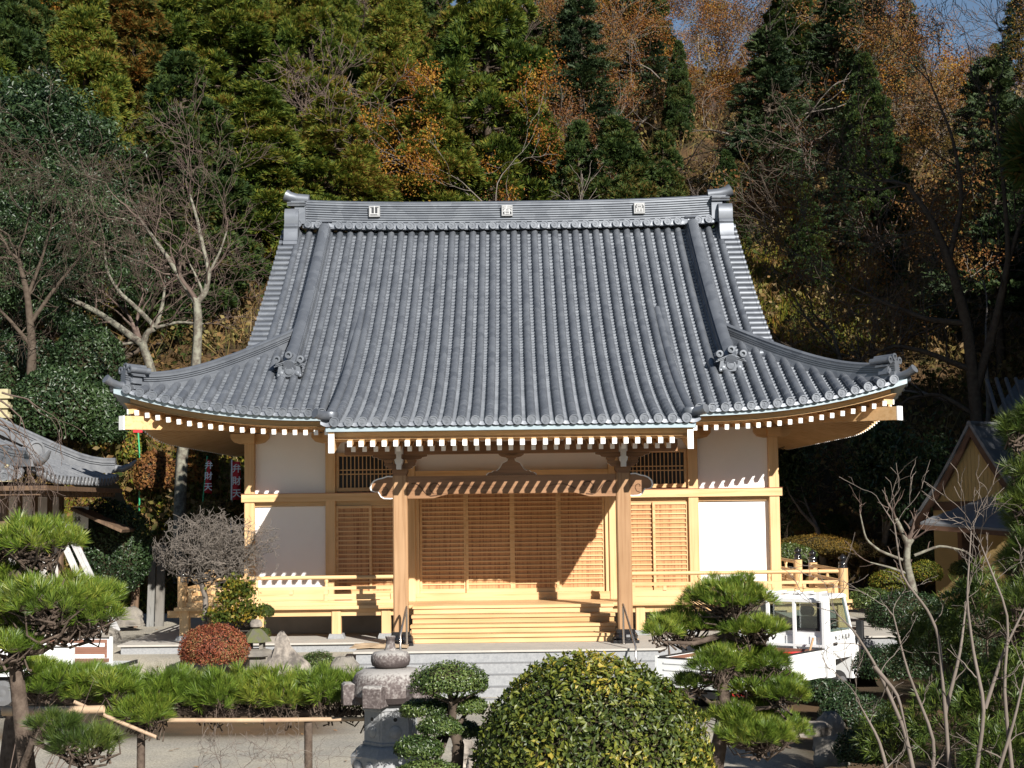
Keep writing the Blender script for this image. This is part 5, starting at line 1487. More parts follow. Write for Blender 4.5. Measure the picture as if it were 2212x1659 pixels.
pine('layered pine at the left edge in front of the tile-roofed building', (tr[0].x, Yp, gz(tr[0].x, Yp)), pads, [(np.array(tr), np.array([.075, .062, .05, .04, .03, .012]))], limbs, g, LM['pine'], 330, .12, .0042)
# trained pine lying along bamboo rails
g = rng(303); Yl = -14.6; KL = 14.4/18.6
pads = []
for i, px in enumerate(range(262, 800, 44)):
    pads.append((np.array(P(px, 1512 + 6*math.sin(i*1.7), Yl + .10*math.sin(i*2.3))), .26*KL, .34*KL, .30*KL))
pads += [(np.array(P(a, b, Yl-.3)), rx*KL, .3*KL, rz*KL) for a, b, rx, rz in ((300, 1545, .30, .22), (255, 1490, .26, .2), (335, 1552, .16, .15))]
pads += [(np.array(P(a, b, Yl-.1)), rx*KL, .3*KL, rz*KL) for a, b, rx, rz in ((60, 1452, .30, .12), (130, 1470, .30, .13), (195, 1470, .25, .12), (100, 1490, .3, .1), (185, 1500, .2, .1))]
lim = [(np.array([P(120, 1495, Yl), P(190, 1520, Yl), P(300, 1530, Yl), P(520, 1538, Yl), P(780, 1540, Yl)]), np.array([.09, .075, .06, .045, .025])),
       (np.array([P(25, 1700, Yl), P(38, 1560, Yl), P(45, 1500, Yl), P(120, 1495, Yl)]), np.array([.14, .12, .11, .085]))]
pine('long trained pine spreading sideways like a hedge along bamboo rails', (P(30, 1659, Yl).x, Yl, -3.1), pads, lim, [], g, LM['pine'], 330, .13, .0048, 22, 'trained_pine', .005)
def poles(label, lines, name, m_, group=None, cat='pole'):
    b = lines[0][0][0]; t = thing(name, label, cat, tuple(b), 0, group)
    for i, (pts, rad) in enumerate(lines):
        V, F = tubes([(np.array(pts), np.array(rad))], 10); npmesh('pole' if m_ != 'pinebark' else 'post', V, F, TW[m_], t, smooth=True)
    return t
poles('long bamboo rail under the trained pine, left of the lantern', [([P(362, 1556, Yl-.3), P(560, 1556, Yl-.3), P(790, 1553, Yl-.3)], [.021, .022, .020])], 'bamboo_rail', 'reed')
poles('short bamboo pole poking out below the front lobe of the trained pine', [([P(160, 1516, Yl-.5), P(260, 1560, Yl-.5), P(337, 1592, Yl-.5)], [.018, .018, .017])], 'bamboo_pole', 'reed')
poles('thick pale bamboo pole lying level at the lower left', [([P(6, 1536, Yl-.6), P(100, 1536, Yl-.6), P(225, 1532, Yl-.6)], [.045, .04, .036])], 'bamboo_pole', 'reed')
for px, lab in ((305, 'left support post of the trained pine'), (666, 'right dark support post of the trained pine')):
    a = P(px, 1560, Yl-.3); poles('weathered wooden ' + lab, [([(a.x-.02, Yl-.3, gz(a.x, Yl)-.1), (a.x, Yl-.3, -2.6), tuple(a)], [.04, .038, .037])], 'support_post', 'pinebark', None, 'post')
# dark low pine and canes in the lower left corner
g = rng(304); Yq = -17.4
pads = [(np.array(P(a, b, Yq)), rx, rx, rz) for a, b, rx, rz in ((180, 1618, .22, .12), (215, 1608, .14, .1), (120, 1570, .16, .08), (140, 1600, .16, .1))]
pine('dark drooping pine bough low in the left corner', (P(60, 1659, Yq).x, Yq, -3.1), pads, [(np.array([P(40, 1700, Yq), P(70, 1600, Yq), P(150, 1640, Yq), P(210, 1620, Yq)]), np.array([.06, .04, .02, .01]))], [], g, LM['darkpine'], 260, .11, .0036, 20)
g = rng(305)
lines = []
for k in range(13):
    x0 = g.uniform(0, 110); x1 = x0 + g.uniform(40, 130); y1 = g.uniform(1400, 1560)
    a = np.array(P(x0, 1700, -16)); b = np.array(P(x1, y1, -16 + g.uniform(-.3, .3))); mid = (a+b)/2 + g.normal(size=3)*.03
    lines.append((np.array([a, mid, b]), np.array([.005, .004, .002])))
t = thing('bare_canes', 'thin leafless reddish canes at the lower left corner', 'shrub', (P(60, 1659, -16).x, -16, -3.1)); npmesh('stems', *tubes(lines, 4), TW['twig'], t, smooth=True)
# weeping twigs hanging in from the left
out = []; ends = []
for k in range(9): grow(P(-60+8*k, 960-14*k, -14.5), (0.75, g.uniform(-.2, .2), -0.35), 0.42, .010, 3, g, out, ends, nseg=6, split=(2, 3), ang=.45, gravity=.55, shrink=.72, upward=0, rmin=.0022)
wt = thing('weeping_tree', 'weeping leafless branches hanging in front of the left tiled roof', 'tree', (-6.3, -14.5, -3.1))
npmesh('branches', *tubes(out, 4), TW['twig'], wt, smooth=True)
npmesh('trunk', *tubes([(np.array([(-6.6, -14.5, -3.2), (-6.5, -14.5, -1.2), P(-60, 960, -14.5) + Vector((-.1, 0, .1)), P(-60, 840, -14.5)]), np.array([.10, .08, .05, .03]))], 6), TW['bark'], wt, smooth=True)
# sparse twigs along the bottom edge
out = []; ends = []
for k in range(12): 
    p = P(400+26*k+g.uniform(-15, 15), 1700, -16.8); grow(p, (g.uniform(-.6, .6), g.uniform(-.3, .3), 1), .26, .005, 3, g, out, ends, nseg=4, split=(2, 3), ang=.7, rmin=.0016, wob=.3)
t = thing('bare_shrub', 'low leafless shrub along the bottom edge left of the lantern', 'shrub', (P(560, 1659, -15.2).x, -15.2, -3.1)); npmesh('stems', *tubes(out, 3), TW['paletwig'], t, smooth=True)

# ------------------------------------------------------------------ plants before the veranda
g = rng(310); Yt = -3.0
c0 = np.array(P(472, 1180, Yt)); lines = []
base = P(444, 1372, Yt); tr = [np.array(q) for q in (base, P(444, 1290, Yt), P(432, 1250, Yt), P(450, 1215, Yt))]
lines.append((np.array([tr[0]-[0, 0, .2]]+tr[1:]), np.array([.06, .05, .055, .04])))
out = []; ends = []
for k in range(46):
    d = unit(g.normal(size=3)) * [1.5, 1.0, .75] + [0.15, 0, .35]
    grow(tr[2 + k % 2] + g.normal(size=3)*[.12, .1, .05], d, .52, .02, 4, g, out, ends, nseg=4, split=(2, 4), ang=.75, shrink=.70, wob=.34, upward=.08, rmin=.0034)
def inside(p): return (((p-c0)/[.98, .75, .66])**2).sum() < 1.35
out = [(p, r) for p, r in out if inside(p[-1])]
t = thing('bare_garden_tree', 'densely twigged leafless little tree before the left end of the veranda', 'tree', tuple(base)); npmesh('branches', *tubes(lines+out, 4), TW['greybark'], t, smooth=True)
g = rng(311); Ym = -3.3
t = thing('maple_shrub', 'small maple turning from green to yellow beneath the leafless tree', 'shrub', tuple(P(505, 1370, Ym)))
pos = []; out = []; ends = []
grow(P(508, 1385, Ym), (-.1, 0, 1), .32, .03, 4, g, out, ends, nseg=4, split=(2, 3), ang=.6, shrink=.75, rmin=.004)
cl = [(505, 1262, .17, .16), (490, 1290, .2, .14), (530, 1275, .17, .16), (515, 1310, .30, .17), (475, 1325, .22, .10), (545, 1320, .20, .13), (500, 1335, .3, .08)]
for a, b, rx, rz in cl:
    q = g.normal(size=(330, 3))*[rx*.5, .16, rz*.5]; pos.append(np.array(P(a, b, Ym))+q)
pos = np.concatenate(pos); tv, tf = tmpl_leaf(.062, .75)
npmesh('foliage', *scatter(tv, tf, pos, g.normal(size=pos.shape)+[0, -.4, -.3], g.uniform(.7, 1.3, len(pos)), g), LM['maple'], t)
npmesh('stems', *tubes(out, 4), TW['bark'], t, smooth=True)

# rocks
def rock(label, px, pyb, Y, prof, depth, seed, m_, rough=.22):
    g = rng(seed); p = P(px, pyb, Y); zb = p.z; n = 36
    zz = np.array([q[0] for q in prof]); hh = np.linspace(zz[0], zz[-1], 22)
    xl = np.interp(hh, zz, [q[1] for q in prof]); xr = np.interp(hh, zz, [q[2] for q in prof])
    vs = []; off = g.uniform(0, 50, 3); W0 = max(.01, prof[0][2]); sc = 1.0/W0
    for z, a0, a1 in zip(hh, xl, xr):
        for k in range(n):
            a = 2*math.pi*k/n; rx = (a1-a0)/2; cx = (a0+a1)/2
            v = Vector((math.cos(a), math.sin(a), z*sc*1.1)) + Vector(off)
            q = 1 + rough*(mnoise.noise(v*1.3)*1.0 + mnoise.noise(v*3.1)*.55 + abs(mnoise.noise(v*6.5))*.4)
            sq = 1/max(abs(math.cos(a)), abs(math.sin(a)))**.35          # slightly blocky
            vs.append((p.x+cx+rx*math.cos(a)*q*sq, Y+depth*(rx/W0)*math.sin(a)*q*sq, zb+z+.05*mnoise.noise(v*2.2)*min(1, z*3) if z > 0 else zb+z))
    levels = len(hh); m = MB()
    fs = [(j*n+k, j*n+(k+1) % n, (j+1)*n+(k+1) % n, (j+1)*n+k) for j in range(levels-1) for k in range(n)]
    fs += [tuple(reversed(range(n))), tuple((levels-1)*n+k for k in range(n))]
    m.add(vs, fs); o = m.build('garden_rock', m_, None, smooth=22); tag(o, label, 'rock'); return o
PALE = plain('pale_rough_rock', (0.33, 0.29, 0.25), 0.95, 0.1, c2=(0.09, 0.08, 0.072), scale=4.5, sharp=.13, detail=8, bump=0.8, bscale=14)
DARKR = plain('dark_rock', (0.14, 0.13, 0.12), 0.95, 0.1, c2=(0.22, 0.20, 0.17), scale=6, detail=8, bump=0.8, bscale=14)
rock('pointed pale rock standing between the red dome and the low green dome', 620, 1478, -4.9, [(-.1, -.50, .52), (.12, -.42, .44), (.3, -.33, .30), (.45, -.24, .16), (.58, -.18, .05), (.66, -.19, .03), (.74, -.17, -.01), (.78, -.14, -.03), (.80, -.11, -.05)], .30, 401, PALE, .34)
rock('flat pale stone in the sun right of the cloud-pruned pine', 1742, 1575, -11.5, [(-.06, -.30, .30), (.03, -.28, .27), (.075, -.2, .22)], .22, 402, PALE)
rock('dark upright rock in the shade of the right garden', 1795, 1625, -10.0, [(-.15, -.22, .22), (.15, -.2, .2), (.4, -.16, .14), (.47, -.08, .06)], .18, 403, DARKR)
rock('pale boulder behind the foot of the cloud-pruned boxwood', 1003, 1625, -11.0, [(-.15, -.14, .14), (.05, -.13, .12), (.16, -.07, .07)], .13, 404, PALE)
rock('small pale boulder between boxwood and big bush', 1030, 1650, -11.6, [(-.15, -.12, .12), (.05, -.11, .1), (.11, -.06, .06)], .12, 405, PALE)
rock('brown boulder between the low green dome and the granite stairs', 745, 1452, -4.6, [(-.1, -.24, .24), (.12, -.22, .2), (.24, -.12, .12)], .2, 406, DARKR)
rock('round boulder by the foot of the ladders', 278, 1335, 2.2, [(-.15, -.3, .3), (.12, -.26, .26), (.22, -.12, .15)], .22, 407, DARKR)
rock('weathered stone under the foot of the ladders', 225, 1372, 0.2, [(-.15, -.3, .3), (.06, -.27, .25), (.14, -.15, .15)], .25, 408, DARKR)

# small mossy lantern
ml = P(553, 1460, -3.7); mo = thing('mossy_lantern', 'small dark mossy stone lantern half behind the red dome', 'lantern', tuple(ml))
MOSS = plain('mossy_stone', (0.10, 0.09, 0.085), 0.95, 0.1, c2=(0.10, 0.115, 0.03), scale=8, bump=.5, bscale=25)
def at(m, prof, n, dx=0): 
    m.lathe([(r, z) for r, z in prof], (ml.x+dx, ml.y, ml.z), n); return m
at(MB(), [(.20, 0), (.20, .10), (.16, .13), (.16, .30), (.27, .33), (.27, .42), (.14, .44)], 6).build('base', DARKR, mo)
m = MB()
for a in range(4): m.box(ml.x-.13+.2*(a % 2), ml.x-.07+.2*(a % 2), ml.y-.13+.2*(a//2), ml.y-.07+.2*(a//2), ml.z+.44, ml.z+.56)
m.box(ml.x-.15, ml.x+.15, ml.y-.15, ml.y+.15, ml.z+.54, ml.z+.565); m.build('fire_box', DARKR, mo)
at(MB(), [(.26, .555), (.24, .60), (.15, .70), (.09, .76), (.05, .77)], 6).build('cap', MOSS, mo)
at(MB(), [(.05, .77), (.10, .80), (.105, .86), (.07, .91), (.01, .92)], 14).build('finial', PALE, mo, smooth=50)

# ------------------------------------------------------------------ left: old cherry trees
def limb(pix, Y, r0, r1, dy=0.0):
    pts = [np.array(P(a, b, Y + dy*i)) for i, (a, b) in enumerate(pix)]
    # smooth
    q = np.array(pts); n = len(q); u = np.linspace(0, n-1, (n-1)*4+1)
    s = np.stack([np.interp(u, np.arange(n), q[:, k]) for k in range(3)], -1)
    s[1:-1] = (s[:-2] + 2*s[1:-1] + s[2:])/4
    return s, np.linspace(r0, r1, len(s))
def wild(label, base_limbs, Y, g, twr, m_, name='bare_tree', n=3, L=1.5, depth=4, ang=.55, every=2, grav=0.0):
    out = list(base_limbs); extra = []; ends = []
    for s, r in base_limbs:
        for i in range(2, len(s), every):
            if r[i] > .10: continue
            d = unit(s[i]-s[i-1]); a = unit(np.cross(d, g.normal(size=3)))
            grow(s[i], d*.6 + a*.8, L*g.uniform(.5, 1.0), min(r[i]*.5, .03), depth-1, g, extra, ends, nseg=5, split=(2, 3), ang=ang, shrink=.72, wob=.22, upward=.1, rmin=twr, gravity=grav)
        d = unit(s[-1]-s[-3])
        for k in range(n): grow(s[-1], d + g.normal(size=3)*.3, L, r[-1]*.8, depth, g, extra, ends, nseg=5, split=(2, 3), ang=ang, shrink=.74, wob=.2, upward=.12, rmin=twr, gravity=grav)
    b = base_limbs[0][0][0]
    t = thing(name, label, 'tree', tuple(b), 0, 'bare trees beside the temple')
    A = tubes(out, 6); B = tubes(extra, 3); mi = [0]*len(A[1]) + [1]*len(B[1])
    npmesh('limbs', *join([A, B]), [TW[m_], TW[{'bark': 'bark', 'paletwig': 'paletwig'}.get(m_, 'twig')]], t, mi=mi, smooth=True)
    return t
g = rng(501)
wild('forked leafless tree with pale lichened limbs above the left roof corner',
     [limb([(352, 930), (328, 803), (308, 745)], 16, .17, .13), limb([(308, 745), (255, 705), (207, 672), (150, 645), (110, 610), (40, 560)], 16, .12, .035), limb([(308, 745), (318, 718), (337, 708), (295, 665), (258, 632), (232, 590), (225, 540)], 16, .11, .03),
      limb([(337, 708), (352, 655), (356, 620)], 16, .08, .03), limb([(337, 708), (385, 695), (440, 700)], 16, .06, .025), limb([(300, 738), (240, 748), (200, 735)], 16, .05, .02)], 16, g, .0055, 'lichen', L=1.3, depth=4, n=2, every=3)
g = rng(502)
wild('second leafless tree, its tall lichened trunk close to the left roof corner',
     [limb([(388, 1260), (388, 1120), (392, 990), (410, 880), (424, 787), (428, 690), (425, 655)], 9, .17, .10), limb([(425, 655), (395, 610), (365, 560), (325, 505), (300, 470)], 9, .085, .03), limb([(425, 655), (445, 630), (452, 590), (440, 540), (425, 470), (410, 420)], 9, .085, .03), limb([(440, 640), (430, 610), (410, 570)], 9, .04, .02), limb([(452, 590), (475, 545), (490, 500)], 9, .04, .02)], 9, g, .0048, 'lichen', L=1.1, depth=4, n=2, every=3)
g = rng(503)
wild('brown fine-twigged drooping tree at the left edge above the small tiled roof',
     [limb([(60, 900), (70, 760), (60, 640), (40, 560)], 13, .16, .06), limb([(65, 700), (120, 620), (170, 560)], 13, .07, .03), limb([(70, 750), (20, 690), (-30, 640)], 13, .07, .03), limb([(60, 640), (90, 560), (110, 490)], 13, .06, .025)], 13, g, .0055, 'bark', L=1.6, grav=.25, depth=5)
# glossy shrubs under them
for i, (px, py, Y, rx, rz, lab) in enumerate(((190, 800, 14.5, 1.1, 1.3, 'glossy dark camellia above the left tiled roof'), (120, 880, 12.5, 1.2, 1.1, 'lower glossy camellia touching the left tiled roof'), (215, 900, 13, .8, .9, 'small glossy camellia left of the roof corner beam'), (40, 800, 15, 1.3, 1.2, 'dark camellia at the left edge under the drooping tree'))):
    dome(lab, px, py, Y, rx, rz, LM['evergreen'], .12, 4200, 520+i, 'camellia_bush', rx*.8, -0.8)
dome('reddish-leaved hydrangea clump on the yellow slope left of the tall trunk', 335, 1030, 12, .55, .7, LM['rust'], .11, 1300, 530, 'hydrangea_bush')
dome('yellowing hydrangea at the top of the yellow slope', 280, 975, 14, .5, .5, LM['cover'], .12, 700, 531, 'hydrangea_bush')
dome('bronze-green conifer bough beside the red banners', 432, 1010, 11.5, .45, .75, LM['bronze'], .13, 1800, 532, 'young_cedar')
dome('pale dry shrub beneath the red banners', 470, 1110, 9.0, .6, .35, LM['brush'], .10, 1300, 533, 'dry_shrub')

# ------------------------------------------------------------------ right: garden trees
g = rng(540)
def leafy(label, px, pytop, Y, h, seed, m_, n, leaf, spread=.7, root=1.2):
    g = rng(seed); p = P(px, pytop, Y); b = np.array([p.x, Y, gz(p.x, Y)]); out = []; ends = []
    H = p.z - b[2]
    grow(b-[0, 0, .2], (g.uniform(-.1, .1), 0, 1), H*.36, .14, 4, g, out, ends, ang=spread, split=(2, 3), shrink=.68, upward=.2, rmin=.01)
    top = max(e[0][2] for e in ends) - b[2]; k = H/top*np.array([.58, .58, 1])
    out = [((q-b)*k+b, r) for q, r in out]; E = (np.array([e[0] for e in ends])-b)*k+b
    i = g.integers(0, len(E), n); pos = E[i] + g.normal(size=(n, 3))*.24
    tv, tf = tmpl_leaf(leaf, .38)
    t = thing('garden_tree', label, 'tree', tuple(b)); npmesh('crown', *scatter(tv, tf, pos, g.normal(size=(n, 3))-[0, .3, .5], g.uniform(.7, 1.2, n), g), m_, t)
    npmesh('trunk', *tubes(out, 6), TW['greybark'], t, smooth=True); return t
leafy('glossy long-leaved evergreen tree right of the hall under the right eave corner', 1895, 915, 8.5, 0, 541, LM['evergreen'], 5200, .17)
leafy('dark evergreen tree under the right eaves, close to the hall wall', 1770, 960, 9.0, 0, 542, LM['evergreen'], 3800, .15)
g = rng(543)
wild('old garden tree with white lichened stub branches right of the truck', [limb([(1990, 1340), (1972, 1275), (1958, 1215), (1962, 1165)], -1, .09, .06), limb([(1960, 1175), (1945, 1140), (1935, 1120)], -1, .05, .035), limb([(1958, 1185), (1972, 1165)], -1, .045, .035), limb([(1950, 1210), (1900, 1190), (1870, 1165), (1858, 1110)], -1, .03, .012), limb([(1962, 1240), (1920, 1225), (1880, 1215)], -1, .03, .012), limb([(1975, 1200), (2030, 1178), (2085, 1190), (2110, 1215)], -1, .03, .012)], -1, g, .003, 'lichen', L=.36, depth=1, n=2, every=5)
g = rng(544)
stems = [[(1985, 1720), (1955, 1580), (1918, 1493), (1885, 1426), (1845, 1363), (1808, 1326)], [(2055, 1720), (2042, 1540), (2028, 1373), (2005, 1319), (1948, 1246), (1932, 1133)], [(2102, 1720), (2128, 1530), (2102, 1406), (2088, 1293), (2098, 1146)], [(2128, 1530), (2168, 1406), (2220, 1300)], [(2042, 1540), (2075, 1406), (2088, 1293)], [(2192, 1720), (2168, 1490), (2180, 1330), (2120, 1180)], [(1888, 1439), (1940, 1500), (1960, 1590)], [(2010, 1720), (2020, 1600), (1960, 1450), (1930, 1330)], [(1930, 1720), (1900, 1600), (1858, 1524)], [(2140, 1720), (2190, 1560), (2215, 1450)]]
wild('leafless pale-stemmed shrub filling the lower right foreground', [limb(s, -16.0 + .2*math.sin(i*2), .020, .006) for i, s in enumerate(stems)], -16, g, .0026, 'paletwig', 'bare_shrub', 3, .30, 2, .5, 4)
# long-leaved dark shrubs at the lower right
def spiky(label, px, py, Y, rx, rz, n, seed, m_, leaf=.13, w=.011, name='long_leaved_shrub'):
    g = rng(seed); c = np.array(P(px, py, Y)); t = thing(name, label, 'shrub', (c[0], Y, gz(c[0], Y)))
    p, d = mound_points(n, c, rx, rx*.8, rz, g, -.6, .15); p -= d*(g.random((len(p), 1)))*.22
    tv, tf = tmpl_fan(11, 1.1, leaf, w, g)
    npmesh('foliage', *scatter(tv, tf, p, d*.7 + [0, -.1, .5] + g.normal(size=p.shape)*.3, g.uniform(.7, 1.2, len(p)), g), m_, t)
    npmesh('stems', *tubes([(np.array([(c[0], Y, gz(c[0], Y)-.1), c-[0, 0, rz*.5], q]), np.array([.02, .012, .005])) for q in p[::14]], 4), TW['bark'], t, smooth=True)
for i, a in enumerate(((2130, 1330, -12.5, .55, .5, 420, 'long-leaved dark shrub at the right edge below the pine'), (2010, 1400, -12, .45, .4, 320, 'long-leaved dark shrub behind the pale bare stems'), (2160, 1500, -13, .55, .5, 420, 'long-leaved shrub at the right edge, middle of the foreground'), (2060, 1560, -13, .5, .45, 380, 'long-leaved shrub behind the foot of the pale bare stems'), (1930, 1600, -12.5, .4, .35, 260, 'long-leaved shrub on the left of the foreground stems'), (2170, 1640, -14, .45, .4, 300, 'long-leaved shrub in the lower right corner'))):
    spiky(a[6], *a[:6], 560+i, LM['darkpine'])
g = rng(570); Yr = -14.0
pp = [(2200 + 50*g.random() - 20*math.sin(k*.9), 905 + 19*k + 12*g.random(), .13 + .08*g.random(), .12 + .06*g.random()) for k in range(24)]
pads = [(np.array(P(a, b, Yr + g.uniform(-.35, .35))), rx, rx, rz) for a, b, rx, rz in pp]
tr = [P(2290, 1659, Yr), P(2270, 1400, Yr), P(2255, 1100, Yr), P(2240, 900, Yr), P(2240, 800, Yr)]
limbs = [(np.array([min(tr, key=lambda q: abs(q.z-cc[2]+.1)), cc]), np.array([.03, .01])) for cc, *_ in pads]
pine('long-needled pine leaning in at the right edge before the beige house', (tr[0].x, Yr, gz(tr[0].x, Yr)), pads, [(np.array(tr), np.array([.08, .07, .06, .05, .03]))], limbs, g, LM['darkpine'], 230, .15, .005, 18, upw=.35)
# big dark bare tree on the right and others in its shade
g = rng(580)
wild('large dark leafless tree spreading over the shaded right side', [limb([(2120, 1130), (2110, 900), (2090, 700), (2050, 560), (2010, 470), (1960, 400)], 9, .2, .05), limb([(2105, 850), (2150, 700), (2180, 560), (2170, 420), (2150, 250)], 9, .13, .03), limb([(2090, 700), (2000, 690), (1900, 650), (1840, 620)], 9, .09, .025), limb([(2100, 800), (2000, 760), (1930, 745), (1880, 770)], 9, .08, .025), limb([(2050, 560), (2080, 430), (2060, 300), (2010, 180)], 9, .08, .02), limb([(2110, 900), (2030, 850), (1960, 860), (1920, 900)], 9, .07, .02), limb([(2180, 560), (2220, 430), (2230, 300)], 9, .07, .02)], 9, g, .006, 'bark', L=1.6, depth=5)
# ------------------------------------------------------------------ neighbouring buildings
OLDT = plain('old_dark_roof_tile', (0.10, 0.105, 0.115), 0.38, 0.5, c2=(0.19, 0.195, 0.205), scale=5)
OLDW = wood('weathered_dark_timber', (0.13, 0.085, 0.055), (0.07, 0.045, 0.03), 'z', 0.7)
BROWNW = wood('brown_plank_door', (0.26, 0.155, 0.085), (0.17, 0.095, 0.05), 'z', 0.7)
lh = thing('tile_roofed_storehouse', 'white-walled old building with dark wavy tiled roof at the left edge', 'building', (-11, -1, -2.5))
XE_, Y0_, Y1_ = -7.95, -3.3, 1.9
ZEl = 0.56
tfl = TileField()
def zl(t, s):
    a = np.maximum(0, np.abs(t)-1.4); s = np.asarray(s, float)
    return ZEl + 0.40*s + 0.02*s*s + 0.10*a**2*np.clip(1-s/1.6, 0, 1)
lsid = lambda X, S, Z: np.stack(np.broadcast_arrays(XE_ - S, X + (Y0_+Y1_)/2, Z), -1)
hl = (Y1_-Y0_)/2
for k in range(-11, 11):
    t = 0.2305*(k+.5)
    e = min(3.4, (hl-abs(t))*1.15)
    tfl.row(t, 0, e, zl, lsid, r=.062, pan=False)
    tfl.row(t, 0, min(e, max(.2, (hl-max(abs(t), abs(t+.23)))*1.15)), zl, lsid, rnd=False, course=.2)
lfr = lambda X, S, Z: np.stack(np.broadcast_arrays(X, Y0_ + S, Z), -1)
def zlf(x, s):
    a = np.maximum(0, x-(XE_-1.2)); s = np.asarray(s, float)
    return ZEl + 0.40*s + 0.02*s*s + 0.10*a**2*np.clip(1-s/1.6, 0, 1)
for k in range(26):
    x = XE_ - .2305*(k+.5)
    tfl.row(x, 0, min(2.55, (XE_-x)), zlf, lfr, r=.062, pan=False); tfl.row(x-.2305, 0, min(2.55, (XE_-x)), zlf, lfr, rnd=False, course=.2)
rf = tfl.build('tiled_roof', lh, OLDT)
m = MB()
bk = [(XE_-s, Y1_, ZEl+.40*s+.02*s*s) for s in np.linspace(0, 3.4, 8)]
m.add(bk + [(x, Y1_+.9, z-.5) for x, y, z in bk], [(i, i+1, 9+i, 8+i) for i in range(7)]); m.build('roof_back', OLDT, rf); m = MB()
for s0, p1 in ((1, (XE_-.05, Y0_+.05)), (-1, (XE_-.05, Y1_-.02))):
    path = [(p1[0]-s, p1[1]+s0*s*(.87 if s0 > 0 else .05), ZEl+.12+.40*s+.02*s*s+.2*max(0, 1-s/.9)**2) for s in np.linspace(0, 2.8, 12)]
    dv = (Vector(path[0])-Vector(path[-1])); side = Vector((-dv.y, dv.x, 0)).normalized()
    m.sweep(path, side, ridge_section(.085, .14, 3, .085))
    pt = Vector(path[0]); dn = Vector((dv.x, dv.y, 0)).normalized()
    m.tube([pt, pt+dn*.15+Vector((0, 0, -.02)), pt+dn*.3+Vector((0, 0, .05)), pt+dn*.42+Vector((0, 0, .16))], [.075, .07, .055, .02], 10)
    if s0 > 0: m.lathe([(.0, 0), (.17, 0), (.17, .05), (.13, .06), (.12, .03), (0, .035)], pt-dn*.05+Vector((0, 0, .17)), 18, 0, (side, Vector((0, 0, 1)), dn))
    m.build('roof_ridge', OLDT, rf, smooth=40); m = MB()
m = MB()
wx = -8.85; wy0, wy1 = -2.3, 1.0
m.box(-16, wx, wy0, wy1, -2.6, .55); m.build('wall', M['plaster'], lh)
m = MB()
for y in (wy0, -1.55, -.65, .25, wy1): m.box(wx-.05, wx+.06, y-.07, y+.07, -2.6, .55)
for x in (-9.6, -10.6, -11.6): m.box(x-.07, x+.07, wy0-.05, wy0+.05, -2.6, .55)
for z in (-.18, .45): m.box(wx-.04, wx+.05, wy0, wy1, z-.06, z+.06); m.box(-16, wx, wy0-.045, wy0+.04, z-.06, z+.06)
m.build('timber_frame', OLDW, lh)
m = MB(); m.box(wx+.01, wx+.04, -1.48, -.72, -2.5, -.25); m.build('door', BROWNW, lh)
m = MB(); m.box(-16, XE_+.12, Y0_+.1, Y1_-.1, .38, .46)
for k in range(18): m.box(XE_-.9, XE_-.02, Y0_+.2+.28*k, Y0_+.27+.28*k, .30, .378)
m.build('eave_boards', OLDW, lh)
m = MB(); m.obox((wx+.75, 1.35, -.15), (1, 0, -.45), (0, 1, 0), (.45, 0, 1), .55, .5, .03); m.build('lean_to_roof', OLDW, lh)
# sign board by the corner
sb = P(174, 1118, 1.6); t = thing('sign_board', 'small white board with brushed characters beside the left building corner', 'sign', (sb.x, 1.6, -2.4))
m = MB(); m.box(sb.x-.15, sb.x+.15, 1.6, 1.64, sb.z-.22, sb.z+.22); m.build('panel', M['whitepaint'], t)
m = MB(); m.box(sb.x-.03, sb.x+.03, 1.645, 1.70, -2.45, sb.z+.2); m.build('post', OLDW, t)
INK = plain('black_ink', (0.02, 0.02, 0.022), .6)
for i, ch in enumerate('懐林'): glyph(ch, .15, INK, t, Matrix.Translation((sb.x-.06, 1.596, sb.z+.12-.17*i)) @ FACE, .002, 'lettering')

# beige house on the right
RA = R(42); rh0 = P(2102, 925, 5.8)
rh = thing('beige_house', 'beige gabled house with grey slate roof at the right edge', 'house', (rh0.x, rh0.y, -2.6), RA)
SLATE = plain('grey_slate', (0.11, 0.115, 0.125), .5, .4, c2=(0.16, 0.165, 0.175), scale=3)
BEIGE = plain('beige_siding', (0.40, 0.285, 0.125), .7, .2, c2=(0.36, 0.255, 0.11), scale=2)
BROWN = plain('brown_house_trim', (0.12, 0.068, 0.045), .7, .2, c2=(0.08, 0.045, 0.03), scale=6)
zrdg = rh0.z + 2.6                       # local: x along the ridge away from the gable, -y towards the hall's front
def gz_(d): return zrdg - 1.66*d + .16*d*d
def hb(m, n, mm): return m.build(n, mm, rh, local=True)
m = MB(); m.prism([(-1.12, gz_(1.12)), (0, zrdg-.02), (1.12, gz_(1.12))], lambda a, b, t: (t, a, b), .02, .12)
for k in range(1, 22): m.box(.012, .019, -1.1+.1*k-.004, -1.1+.1*k+.004, gz_(1.12), gz_(abs(-1.1+.1*k))-.04)
hb(m, 'gable_wall', BEIGE)
m = MB(); m.box(.05, 6, -1.15, 1.15, -.3, gz_(1.12)-.2); hb(m, 'wall', BEIGE)
m = MB()
for q in (-1, 1):
    ds = np.linspace(0, 1.65, 8); top = [(q*d, gz_(d)+.05) for d in ds]; bot = [(a, b-.24) for a, b in top]
    m.prism(top + bot[::-1], lambda a, b, t: (t, a, b), -.14, -.05)
m.box(0, .015, -1.12, 1.12, gz_(1.12)-.2, gz_(1.12)-.01); hb(m, 'barge_board', BROWN)
m = MB()
